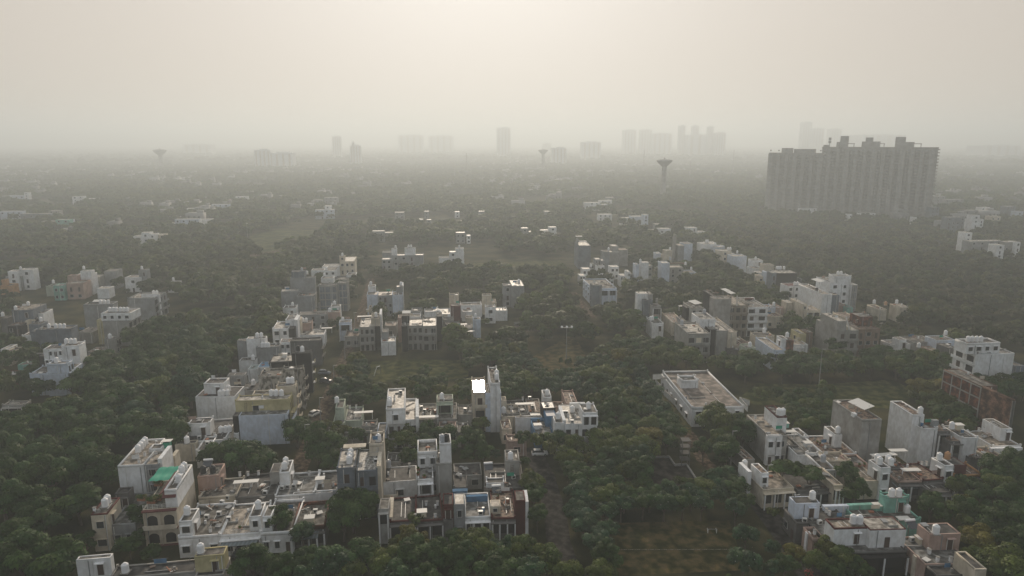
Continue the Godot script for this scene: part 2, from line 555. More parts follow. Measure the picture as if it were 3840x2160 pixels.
# Built-on roof pieces; x, z in the house's own axes.
func fit(kind: String, x: float, y: float, z: float, a := 0.0):
	if kind == "shaft":
		part(H, "vent_shaft", box(0.42, 0.9, 0.42), M.W, Vector3(x, y + 0.45, z))
		part(H, "vent_cap", box(0.58, 0.08, 0.58), M.N, Vector3(x, y + 0.94, z))
	elif kind == "slab":
		part(H, "roof_slab", box(a, 0.12, 1.4), M.sheet, Vector3(x, y, z))
		for u in [-a / 2 + 0.2, a / 2 - 0.2]:
			part(H, "slab_post", box(0.14, 2.0, 0.14), M.W, Vector3(x + u, y - 1.06, z))
	elif kind == "canopy":
		part(H, "porch_canopy", box(a, 0.14, 2.2), M.canopy, Vector3(x, y, z), Vector3(6, 0, 0))
		for u in [-a / 2 + 0.2, a / 2 - 0.2]:
			part(H, "porch_pillar", box(0.25, y, 0.25), M.W, Vector3(x + u, y / 2 - 0.12, z + 0.8))
	elif kind == "box":
		var m = [M.cream_slab, M.W, M.T][int(a)]
		part(H, "roof_box", box(1.7, 1.1, 1.3), m, Vector3(x, y + 0.55, z))
		part(H, "roof_box_lid", box(2.0, 0.1, 1.6), M.sheet, Vector3(x, y + 1.15, z))
	elif kind == "ladder":
		var s := st_begin()
		bar(s, Vector3(-0.25, 0, 0.6), Vector3(-0.25, 2.8, 0), 0.035)
		bar(s, Vector3(0.25, 0, 0.6), Vector3(0.25, 2.8, 0), 0.035)
		for k in 8:
			bar(s, Vector3(-0.25, 0.3 + k * 0.33, 0.6 - 0.07 * (k + 1)), Vector3(0.25, 0.3 + k * 0.33, 0.6 - 0.07 * (k + 1)), 0.025)
		part(H, "ladder", done(s), M.wood, Vector3(x, y - 0.9, z))
	elif kind == "rail":
		var s := st_begin()
		for k in 5:
			bar(s, Vector3(-a / 2 + a * k / 4.0, 0, 0), Vector3(-a / 2 + a * k / 4.0, 0.9, 0), 0.03)
		for h in [0.45, 0.9]:
			bar(s, Vector3(-a / 2, h, 0), Vector3(a / 2, h, 0), 0.025)
		part(H, "railing", done(s), M.metal, Vector3(x, y, z))
	elif kind == "eave":
		part(H, "sloped_eave", box(a, 0.14, 1.6), M.maroon, Vector3(x, y, z), Vector3(38, 0, 0))
		part(H, "side_eave", box(1.0, 0.14, 9.0), M.maroon, Vector3(x - a / 2 - 0.3, y + 0.1, z - 4.8), Vector3(0, 0, 32))
	elif kind == "tilt" or kind == "tilt2":
		var tilt := Vector3(14, 0, 0) if kind == "tilt" else Vector3(9, 28, 0)
		part(H, "tilted_sheet", box(a * 0.62, 0.08, a * 0.62 if kind == "tilt2" else 2.2), M.sheet, Vector3(x, y, z), tilt)
		for u in [-1, 1]:
			for v in [-1, 1]:
				part(H, "sheet_post", box(0.1, 2.0, 0.1), M.metal, Vector3(x + u * a * 0.2, y - 1.05, z + v * (a * 0.15 if kind == "tilt2" else 0.7)))
	elif kind == "ramp":
		part(H, "sloped_beam", box(0.5, 0.3, a), M.N, Vector3(x, y, z - a * 0.25), Vector3(18, -20, 0))
		part(H, "front_room_wall", box(2.6, 2.4, 0.2), M.cream_slab, Vector3(x - 1.2, y - 1.9, z + 0.2))
	elif kind == "cabin":
		part(H, "cabin_screen", box(1.4, 1.3, 1.2), M.awning, Vector3(x, y + 0.65, z))
		part(H, "cabin_roof", box(2.1, 0.08, 1.8), M.sheet, Vector3(x, y + 1.6, z), Vector3(-6, 0, 0))
		for u in [-0.85, 0.85]:
			part(H, "cabin_post", box(0.08, 1.6, 0.08), M.metal, Vector3(x + u, y + 0.8, z + 0.7))
	elif kind == "awning":
		var s := st_begin()
		for i in 12:
			for j in 8:
				var p := []
				for q in [[0, 0], [1, 0], [1, 1], [0, 1]]:
					var u: float = (i + q[0]) / 12.0
					var v: float = (j + q[1]) / 8.0
					p.append(Vector3((u - 0.5) * 4.6 + v * 0.5, 0.16 * absf(sin(u * PI * 3)) - 0.5 * (1.0 - v) * 0.7 + 0.1 * sin(v * 9.0), (0.5 - v) * 5.2))
				quad(s, p[3], p[2], p[1], p[0])
		var o := part(H, "awning", done(s), M.awning, Vector3(x, y, z))
		o.set_meta("label", "green shade cloth sagging over the terrace")
		for u in [-2.1, 2.1]:
			for v in [-2.3, 2.3]:
				part(H, "awning_post", box(0.08, 2.4, 0.08), M.metal, Vector3(x + u, y - 1.45, z + v))

# ---------------------------------------------------------------- things on roofs
const ORDER := ["first", "second", "third", "fourth", "fifth", "sixth", "seventh", "eighth", "ninth", "tenth", "eleventh", "twelfth", "thirteenth", "fourteenth", "fifteenth", "sixteenth", "seventeenth", "eighteenth", "nineteenth", "twentieth", "farthest"]
const COUNT := ["", "one", "two", "three", "four", "five", "six", "seven", "eight"]
const PLACES := [
	"the white house with the tan roof",
	"the house with the green awning",
	"the maroon edged corner house",
	"the stained terrace low house",
	"the tan roofed porch house",
	"the barred window house",
	"the red parapet house",
	"the pale pink stair room house",
	"the dark canopy slab house",
	"the white stair tower house",
	"the tall grey blue house",
	"the derelict low house",
	"the white stepped house",
	"the ladder stair block house",
	"the blue parapet house",
	"the maroon end room house",
	"the pale green house",
	"the L-shaped white house",
	"the cream canopy strip house",
	"the tall house with the glaring roof",
	"the low house beside the blank wall",
	"the roof post house",
	"the open stair tower house",
	"the blue house",
	"the glaring white terrace house",
	"the pink sloped house",
	"the pale blue wall house",
	"the blotched white wall house",
	"the three tank low house",
	"the low cream house",
	"the twin tank cream house",
	"the mould stained house",
	"the black house",
	"the slate grey wall house",
	"the blue sheet roof house",
	"the brown roof room house",
	"the twin tank pink plaster house",
	"the pink flank house",
	"the pale blue roof room house",
	"the tall grey block",
	"the broad roofed white house",
	"the cream windowed house",
	"the stained lane end house",
	"the broad twin house",
	"the dark railed terrace house",
	"the cluttered brown twin",
	"the maroon panel house",
	"the tank tower house",
	"the park edge grey house",
	"the wide hazy park house",
	"the small white tower house",
	"the stepped blank wall house",
	"the black wall house with three tanks",
	"the many tank concrete house",
	"the two tank pale grey house",
	"the steel grey house",
	"the low grey in-between house",
	"the dark slate house",
	"the stacked cream house",
	"the hazy white roof room house",
	"the pale turquoise house",
	"the roof pavilion house",
	"the small bright parapet house",
	"the lone roof in the forest",
	"the lower street roof hut",
	"the yellow roof hut",
	"the maroon edged cream house",
	"the turquoise stair room house",
	"the grey blue roof room house",
	"the peach roof room house",
	"the tall white terrace garden house",
	"the white end block house",
	"the white hut by the brick building",
	"the maroon roof frame house",
	"the terracotta terrace house",
	"the white basin roof house",
	"the lilac terrace house",
	"the four tank white house",
	"the long grey awning house",
	"the red striped terrace house",
	"the orange walled house",
	"the dark yard house",
	"the gridded window corner house",
	"the big white balcony house",
	"the low blue tank house",
	"the slab sided grey house",
	"the long pale deck house",
	"the shrub deck house",
	"the dark flank block",
	"the pale blue and pink house",
	"the pale green terrace room house",
	"the brick and white stair hut house",
	"the square window brown house",
	"the scrub edge bungalow",
	"the stacked open balcony house",
	"the maroon parapet twin window house",
	"the charcoal black block",
	"the stepping pale house",
	"the lavender blank house",
	"the flat twin tank white house",
	"the lilac flank terrace house",
	"the brown framed terrace house",
	"the white fascia block",
	"the pale lilac hall",
	"the dim tank drum house",
	"the pale stepped hill house",
	"the open frame house",
	"the walled yard house",
	"the maroon narrow house",
	"the lower edge dark house",
	"the derelict doorway building",
	"the dark paved court",
	"the dry sports field",
	"the playground",
	"the long white school",
	"the white pillared porch house",
	"the pink yard house",
	"the mossy yard house",
	"the rubble roof house",
	"the dark fronted narrow house",
	"the dark framed modern house",
	"the salmon parapet house",
	"the divider roof house",
	"the brick frame building",
	"the pale gap house",
	"the dark green lawn",
	"the raw concrete tower house",
	"the park lawn",
	"the pinkish yard house",
	"the sloping front room house",
	"the small white gabled hut"]

func placed_label(what: String, plural: String, place: int, nth: int, of: int) -> String:
	if of == 1:
		return "%s on the roof of %s" % [what, PLACES[place]]
	return "%s from the left of %s %s on %s" % [ORDER[nth], COUNT[of], plural, PLACES[place]]

func tank(kind: String, x: float, y: float, z: float, place: int, nth: int, of: int):
	var label := placed_label({"w": "white ribbed", "k": "black", "s": "grey", "o": "orange"}[kind] + " water tank", {"w": "white", "k": "black", "s": "grey", "o": "orange"}[kind] + " tanks", place, nth, of)
	if not mesh_cache.has("tank"):
		var p := [Vector2(0, 0), Vector2(0.58, 0)]
		for k in 5:
			var y0 := 0.04 + k * 0.25
			p.append_array([Vector2(0.6, y0), Vector2(0.6, y0 + 0.17), Vector2(0.565, y0 + 0.20), Vector2(0.565, y0 + 0.23)])
		p.append_array([Vector2(0.6, 1.30), Vector2(0.52, 1.42), Vector2(0.24, 1.54), Vector2(0.24, 1.56)])
		mesh_cache.tank = lathe(p)
		mesh_cache.lid = lathe([Vector2(0.27, 0), Vector2(0.27, 0.10), Vector2(0.2, 0.14), Vector2(0, 0.15)], 12)
		mesh_cache.stand = box(1.3, 0.14, 1.3)
	var m: Material = {"w": M.tank, "k": M.tank_black, "s": M.tank_steel, "o": M.tank_orange}[kind]
	var o := thing("water_tank", label, "water tank", Vector3(x, y, z), 0.0, "water tanks on the roofs")
	part(o, "tank_stand", mesh_cache.stand, M.N, Vector3(0, 0.07, 0))
	var b := part(o, "tank_body", mesh_cache.tank, m, Vector3(0, 0.14, 0))
	part(b, "tank_lid", mesh_cache.lid, m, Vector3(0, 1.55, 0))

const WHAT := {"ac": ["pale cooler box", "cooler boxes"], "dish": ["dish antenna", "dishes"], "junk": ["heap of planks and rubble", "rubble heaps"], "pot": ["clay plant pot", "clay pots"], "bushpot": ["trough of leafy shrubs", "shrub troughs"], "bin": ["old drum", "old drums"], "solar": ["solar water heater", "solar heaters"], "pipe": ["bundle of steel rods", "rod bundles"]}

func clutter(kind: String, x: float, y: float, z: float, a: float, place: int, nth: int, of: int):
	var label := placed_label(WHAT[kind][0], WHAT[kind][1], place, nth, of)
	var r := RandomNumberGenerator.new()
	r.seed = int(absf(x * 131.0 + z * 17.0)) + 3
	var at := Vector3(x, y, z)
	if kind == "ac":
		var o := thing("cooler_unit", label, "air cooler", at, r.randf_range(-20, 20), "cooler boxes on the roofs")
		part(o, "casing", box(0.85, 0.75, 0.6), M.pale_metal, Vector3(0, 0.47, 0))
		part(o, "grille", box(0.6, 0.5, 0.03), M.dark, Vector3(0, 0.48, 0.31))
		part(o, "foot_frame", box(0.9, 0.1, 0.65), M.metal, Vector3(0, 0.05, 0))
	elif kind == "dish":
		var o := thing("dish_antenna", label, "dish antenna", at, r.randf_range(-30, 30), "dish antennas on the roofs")
		var s := []
		for k in 6:
			s.append(Vector2(0.1 + k * 0.1, k * k * 0.011))
		part(o, "dish", lathe(s, 16), M.sheet, Vector3(0, 1.0, 0), Vector3(-38, 0, 0))
		part(o, "mast", box(0.06, 1.05, 0.06), M.metal, Vector3(0, 0.52, 0))
	elif kind == "junk":
		var o := thing("scrap_heap", label, "scrap heap", at, 0.0, "scrap heaps on the roofs")
		var s := st_begin()
		for k in 7:
			add_box(s, Vector3(r.randf_range(-0.9, 0.9), r.randf_range(0.1, 0.3), r.randf_range(-0.7, 0.7)), r.randf_range(0.15, 0.6), r.randf_range(0.2, 0.5), r.randf_range(0.15, 0.6))
		var pile := part(o, "rubble", done(s), M.rubble)
		pile.set_meta("kind", "stuff")
		for k in 3:
			var u := r.randf_range(-0.7, 0.7)
			part(o, "loose_plank", box(r.randf_range(0.8, 1.9), 0.06, 0.16), [M.sheet, M.wood, M.clay][k], Vector3(u, 0.5 + k * 0.09, r.randf_range(-0.5, 0.5)), Vector3(0, r.randf_range(0, 180), r.randf_range(-16, 16)))
	elif kind == "pot":
		var o := thing("plant_pot", label, "plant pot", at)
		part(o, "pot", lathe([Vector2(0, 0), Vector2(0.26, 0), Vector2(0.38, 0.55), Vector2(0.42, 0.6), Vector2(0.34, 0.58), Vector2(0, 0.5)], 12), M.clay)
		part(o, "plant", bush_mesh(1, 0.32), M.leaf_olive, Vector3(0, 0.75, 0))
	elif kind == "bushpot":
		var o := thing("planter", label, "planter", at)
		part(o, "trough", box(1.6, 0.45, 0.7), M.clay, Vector3(0, 0.22, 0))
		for k in 3:
			part(o, "shrub", bush_mesh(k, 0.6), [M.leaf_olive, M.leaf_dark, M.leaf_yellow][k], Vector3(-0.6 + k * 0.6, 0.75, 0), Vector3(0, k * 70, 0))
	elif kind == "bin":
		var o := thing("roof_drum", label, "drum", at)
		part(o, "drum", lathe([Vector2(0, 0), Vector2(0.3, 0), Vector2(0.32, 0.3), Vector2(0.3, 0.34), Vector2(0.32, 0.62), Vector2(0.3, 0.86), Vector2(0, 0.86)], 12), [M.clay, M.U, M.clay][int(a)])
		part(o, "drum_lid", box(0.5, 0.05, 0.5), M.pale_metal, Vector3(0, 0.9, 0))
	elif kind == "solar":
		var o := thing("solar_heater", label, "solar heater", at, 8.0)
		part(o, "collector", box(1.8, 0.07, 1.6), M.k, Vector3(0, 0.65, 0.3), Vector3(24, 0, 0))
		var c := CylinderMesh.new()
		c.top_radius = 0.24
		c.bottom_radius = 0.24
		c.height = 1.9
		c.radial_segments = 14
		part(o, "storage_drum", c, M.tank, Vector3(0, 1.15, -0.6), Vector3(0, 0, 90))
		for u in [-0.8, 0.8]:
			part(o, "leg", box(0.06, 1.0, 0.06), M.metal, Vector3(u, 0.5, -0.6))
	elif kind == "pipe":
		var o := thing("steel_rod", label, "steel rod", at, a)
		var s := st_begin()
		for k in 4:
			bar(s, Vector3(-2.2 + k * 0.2, 0.06 + k * 0.03, k * 0.09 - 0.1), Vector3(2.0 + k * 0.15, 0.08 + k * 0.03, k * 0.05), 0.035)
		part(o, "rod_bundle", done(s), M.metal)

# ---------------------------------------------------------------- trees
func leaf_quad(s: SurfaceTool, c: Vector3, n: Vector3, size: float, r: RandomNumberGenerator, tone: Color):
	var u := n.cross(Vector3(r.randf_range(-1, 1), r.randf_range(-1, 1), r.randf_range(-1, 1))).normalized()
	var v := n.cross(u)
	u *= size * r.randf_range(0.5, 0.8)
	v *= size * r.randf_range(0.35, 0.55)
	s.set_color(tone)
	for p in [c - u, c + v, c + u, c - u, c + u, c - v]:
		s.add_vertex(p)

# Crown of leaf clumps within a unit-radius hull (scaled by the tree): shape squash, number of clumps, leaves per clump, leaf size.
func crown_mesh(key: String, seed_: int, squash: float, clumps: int, leaves: int, size: float, flat := false) -> ArrayMesh:
	if mesh_cache.has(key):
		return mesh_cache[key]
	var r := RandomNumberGenerator.new()
	r.seed = seed_
	var s := st_begin()
	for k in clumps:
		var a := TAU * (k * 0.618 + r.randf() * 0.12)
		var e := asin(clampf(-0.35 + 1.3 * (k + 0.5) / clumps, -1, 0.97))
		var rad := r.randf_range(0.5, 0.78)
		if k % 4 == 3:
			rad *= 0.45
		var c := Vector3(cos(a) * cos(e) * rad, sin(e) * rad * squash, sin(a) * cos(e) * rad)
		if flat:
			c.y = r.randf_range(-0.05, 0.3) * squash + 0.25 * squash * (1.0 - Vector2(c.x, c.z).length())
		var cr := r.randf_range(0.30, 0.47)
		var tone := r.randf_range(0.34, 0.74)
		var warm := r.randf_range(-0.08, 0.14)
		for j in leaves:
			var d := Vector3(r.randfn(), r.randfn(), r.randfn()).normalized()
			if d.y < -0.25:
				d.y = -d.y
			var q := pow(r.randf(), 0.22)
			var p := c + Vector3(d.x, d.y * (0.4 if flat else 0.72), d.z) * cr * q
			var n := (d + Vector3(0, 0.35, 0) + Vector3(r.randfn(), r.randfn(), r.randfn()) * 0.3).normalized()
			var t := minf(tone * r.randf_range(0.72, 1.28), 0.88)
			leaf_quad(s, p, n, size * r.randf_range(0.6, 1.4), r, Color(t * (1.0 + warm), t, t * (1.0 - warm)))
	mesh_cache[key] = s.commit()
	return mesh_cache[key]

func bush_mesh(k: int, rad: float) -> ArrayMesh:
	var key := "bush%d_%.2f" % [k, rad]
	if not mesh_cache.has(key):
		var r := RandomNumberGenerator.new()
		r.seed = 90 + k
		var s := st_begin()
		for j in 90:
			var d := Vector3(r.randfn(), r.randfn(), r.randfn()).normalized()
			leaf_quad(s, d * rad * pow(r.randf(), 0.4), (d + Vector3.UP * 0.4).normalized(), 0.22, r, Color(0.6, 0.6, 0.6))
		mesh_cache[key] = s.commit()
	return mesh_cache[key]

# Trunk with a few limbs, for a tree of unit crown radius whose crown centre is at height 1 above the trunk foot.
func trunk_mesh(k: int) -> ArrayMesh:
	var key := "trunk%d" % k
	if not mesh_cache.has(key):
		var r := RandomNumberGenerator.new()
		r.seed = 300 + k
		var s := st_begin()
		var lean := Vector3(r.randf_range(-0.1, 0.1), 0, r.randf_range(-0.1, 0.1))
		limb(s, Vector3(0, -0.05, 0), Vector3(0, 0.55, 0) + lean, 0.075, 0.055)
		for j in 5:
			var a := TAU * j / 5.0 + r.randf()
			var e := Vector3(cos(a) * 0.4, r.randf_range(0.85, 1.25), sin(a) * 0.4)
			limb(s, Vector3(0, 0.5, 0) + lean, e, 0.045, 0.015)
		mesh_cache[key] = done(s)
	return mesh_cache[key]

func limb(s: SurfaceTool, a: Vector3, b: Vector3, r0: float, r1: float):
	var d := (b - a).normalized()
	var u := d.cross(Vector3.RIGHT if absf(d.x) < 0.8 else Vector3.FORWARD).normalized()
	var v := d.cross(u)
	for k in 6:
		var p0 := u * cos(TAU * k / 6) + v * sin(TAU * k / 6)
		var p1 := u * cos(TAU * (k + 1) / 6) + v * sin(TAU * (k + 1) / 6)
		quad(s, a + p0 * r0, b + p0 * r1, b + p1 * r1, a + p1 * r0)

func crown_for(sp: String, k: int) -> ArrayMesh:
	if sp == "a":
		return crown_mesh("crown_flat%d" % (k % 2), 50 + k % 2, 0.55, 18, 260, 0.085, true)
	if sp == "y" or sp == "o":
		return crown_mesh("crown_bushy%d" % (k % 4), 20 + k % 4, 0.82, 17, 270, 0.09)
	if sp == "f":
		return crown_mesh("crown_low%d" % (k % 3), 40 + k % 3, 0.8, 14, 180, 0.12)
	if k % 5 == 4:
		return crown_mesh("crown_loose%d" % (k % 3), 80 + k % 3, 0.85, 11, 330, 0.085)
	if k % 5 == 3:
		return crown_mesh("crown_tall%d" % (k % 2), 86 + k % 2, 1.3, 19, 260, 0.085)
	return crown_mesh("crown_round%d" % (k % 5), 10 + k % 5, 0.9, 18, 280, 0.09)

const SPECIES := {"d": "dark", "o": "olive", "y": "yellow", "b": "blue", "f": "flower", "s": "scrub", "a": "flat"}

const LOOK := {"d": "dark green rounded", "o": "olive green bushy", "y": "yellowish green", "b": "blue green dense", "f": "white flowered dark", "a": "flat topped feathery", "s": "dusty scrubby"}
const RELATION := {"r": "right of", "l": "left of", "f": "in front of", "b": "behind"}

# A tree, named after the nearest landmark: rel says where it stands from it, nth which of the alike ones it is.
func plant(sp: String, k: int, x: float, z: float, r: float, h: float, rel: String, place: int, nth: int, of: int):
	var size := "small" if r < 2.4 else "big" if r > 4.0 else "mid sized"
	var label := "%s %s tree %s %s" % [size, LOOK[sp], RELATION[rel], PLACES[place]]
	if of > 1:
		label += ", the %snearest" % (ORDER[nth] + " " if nth > 0 else "")
	if label.split(" ").size() > 16:
		label = label.replace(" rounded", "").replace(" bushy", "").replace("mid sized ", "")
	var o := thing("tree", label, "tree", Vector3(x, 0, z), k * 67.0, "trees between the houses")
	var hc := maxf(h - r * 0.8, 1.2)
	var t := part(o, "trunk", trunk_mesh(k % 4), M.bark)
	t.scale = Vector3(r * 0.9, hc, r * 0.9)
	var c := part(o, "crown", crown_for(sp, k), M["leaf_" + SPECIES[sp]], Vector3(0, hc, 0))
	c.scale = Vector3(r * (0.88 + 0.04 * (k % 8)), r * (0.9 + 0.05 * (k % 5)), r * (1.14 - 0.04 * (k % 7)))
	if sp == "f":
		var b := part(o, "blossom", blossom_mesh(), M.petal, Vector3(0, hc, 0))
		b.scale = Vector3.ONE * r

func blossom_mesh() -> ArrayMesh:
	if not mesh_cache.has("blossom"):
		var r := RandomNumberGenerator.new()
		r.seed = 77
		var s := st_begin()
		for k in 14:
			var d := Vector3(r.randfn(), absf(r.randfn()) * 0.8, r.randfn()).normalized()
			leaf_quad(s, d * r.randf_range(0.8, 1.0), d, 0.05, r, Color.WHITE)
		mesh_cache.blossom = done(s)
	return mesh_cache.blossom

var extra := []
func more(sp: String, k: int, x: float, z: float, r: float, h: float):
	extra.append([sp, k, x, z, r, h])

func blocked(x: float, z: float, m: float) -> bool:
	var key := Vector2i(floori(x / 40.0), floori(z / 40.0))
	if not foot_grid.has(key):
		return false
	for f in foot_grid[key]:
		var dx: float = x - f[0]
		var dz: float = z - f[1]
		var c := cos(f[4])
		var s := sin(f[4])
		if absf(dx * c + dz * s) < f[2] + m and absf(-dx * s + dz * c) < f[3] + m:
			return true
	return false

var foot_grid := {}
var open_ground := []
var lane_list := []

func on_lane(x: float, z: float, m: float) -> bool:
	for l in lane_list:
		for i in l[0].size() - 1:
			if Geometry2D.get_closest_point_to_segment(Vector2(x, z), l[0][i], l[0][i + 1]).distance_to(Vector2(x, z)) < l[1] / 2 + m:
				return true
	return false

func far_trees():
	for f in foot:
		var reach: float = f[2] + f[3] + 6.0
		for i in range(floori((f[0] - reach) / 40.0), floori((f[0] + reach) / 40.0) + 1):
			for j in range(floori((f[1] - reach) / 40.0), floori((f[1] + reach) / 40.0) + 1):
				if not foot_grid.has(Vector2i(i, j)):
					foot_grid[Vector2i(i, j)] = []
				foot_grid[Vector2i(i, j)].append(f)
	var n := FastNoiseLite.new()
	n.seed = 21
	n.frequency = 0.006
	n.fractal_octaves = 3
	var kinds := []
	var where := []
	var tint := []
	for k in 6:
		kinds.append(crown_mesh("stand%d" % k, 60 + k, [0.8, 1.15, 0.9][k], [14, 16, 9][k], [110, 110, 170][k], 0.15) if k < 3 else crown_mesh("stand%d" % k, 60 + k, [0.7, 1.05, 0.85][k - 3], [11, 12, 8][k - 3], 50, 0.25))
		where.append([])
		tint.append([])
	for e in extra:
		put_tree(where[e[1] % 3], tint[e[1] % 3], e[2], e[3], e[4], e[5], {"d": Color(0.030, 0.050, 0.017), "o": Color(0.050, 0.062, 0.019), "y": Color(0.062, 0.066, 0.017), "b": Color(0.030, 0.050, 0.033), "f": Color(0.027, 0.050, 0.028), "s": Color(0.055, 0.058, 0.025), "a": Color(0.038, 0.056, 0.020)}[e[0]])
	for ring: Array in [[236.0, 1150.0, 8.6, 3.2, 6.4], [1150.0, 3200.0, 15.0, 5.0, 8.0], [3200.0, 8200.0, 40.0, 10.0, 16.0]]:
		var step: float = ring[2]
		var z: float = -ring[0] * 0.62
		while z > -ring[1]:
			var x: float = z * 0.86 - 6.0
			while x < -z * 0.86 + 6.0:
				var px: float = x + rng.randf_range(-0.48, 0.48) * step
				var pz: float = z + rng.randf_range(-0.48, 0.48) * step
				x += step
				var dist := Vector2(px, pz).length()
				if (pz > -250.0 and step < 10.0 and -pz > 0.0 and (pz > -238.0 and absf(px) < 185.0)) or dist < ring[0] * 0.8 or dist > ring[1]:
					continue
				var v := n.get_noise_2d(px, pz)
				var scrub: bool = px > 95.0 - pz * 0.13 and pz < -245.0 and pz > -760.0
				if not scrub and v < -0.22 - 0.12 * n.get_noise_2d(px * 6.0 + 900.0, pz * 6.0):
					continue
				if n.get_noise_2d(px * 9.0, pz * 9.0 + 500.0) < -0.3:
					continue
				var r := rng.randf_range(ring[3], ring[4]) * (0.8 if scrub else 1.0)
				if dist < 1150.0:
					if blocked(px, pz, r * 0.6 + 0.5):
						continue
					if dist < 560.0 and not scrub and (blocked(px, pz - 5.0, 1.5) or blocked(px, pz - 10.0, 0.5)):
						if rng.randf() < 0.6:
							continue
						r = rng.randf_range(1.6, 2.4)
					if dist < 700.0:
						var skip := false
						for poly in open_ground:
							if Geometry2D.is_point_in_polygon(Vector2(px, pz), poly):
								skip = true
								break
						if skip or on_lane(px, pz, r * 0.6):
							continue
				var c := Color(0.031, 0.049, 0.018).lerp(Color(0.056, 0.065, 0.022), clampf(0.5 + v * 1.4 + rng.randf_range(-0.4, 0.4), 0, 1))
				if scrub:
					c = Color(0.062, 0.060, 0.027).lerp(Color(0.038, 0.050, 0.022), rng.randf())
				var k := rng.randi_range(0, 2) if dist < 520.0 else rng.randi_range(3, 5)
				put_tree(where[k], tint[k], px, pz, r, minf(r * rng.randf_range(1.4, 2.0), 9.5) if not scrub else r * 1.35, c * rng.randf_range(0.55, 1.15))
			z -= step
	var root := Node3D.new()
	root.name = "tree_canopy"
	tag(root, "hazy continuous tree canopy covering the ground behind and between the houses", "trees", "", "stuff")
	add_child(root)
	for k in 6:
		var mm := MultiMesh.new()
		mm.transform_format = MultiMesh.TRANSFORM_3D
		mm.use_colors = true
		mm.mesh = kinds[k]
		mm.instance_count = where[k].size()
		for i in where[k].size():
			mm.set_instance_transform(i, where[k][i])
			mm.set_instance_color(i, tint[k][i])
		var o := MultiMeshInstance3D.new()
		o.name = "crown"
		o.multimesh = mm
		o.material_override = M.leaf_any
		o.set_meta("kind", "stuff")
		root.add_child(o, true)

func put_tree(where: Array, tint: Array, x: float, z: float, r: float, h: float, c: Color):
	var b := Basis(Vector3.UP, rng.randf() * TAU).scaled(Vector3(r * rng.randf_range(0.85, 1.2), r * rng.randf_range(0.8, 1.2), r * rng.randf_range(0.85, 1.2)))
	where.append(Transform3D(b, Vector3(x, maxf(h - r * 0.8, r * 0.55), z)))
	tint.append(Color(c.r * 2.5, c.g * 2.8, c.b * 2.15))

# ---------------------------------------------------------------- ground
func lane(called: String, m: String, w: float, y: float, pts: Array, label: String):
	structure(called, ribbon(pts, w, y), M[m], label)
	lane_list.append([pts, w])

func open(called: String, m: String, y: float, pts: Array, label: String):
	structure(called, patch(pts, y), M[m], label)
	open_ground.append(PackedVector2Array(pts))

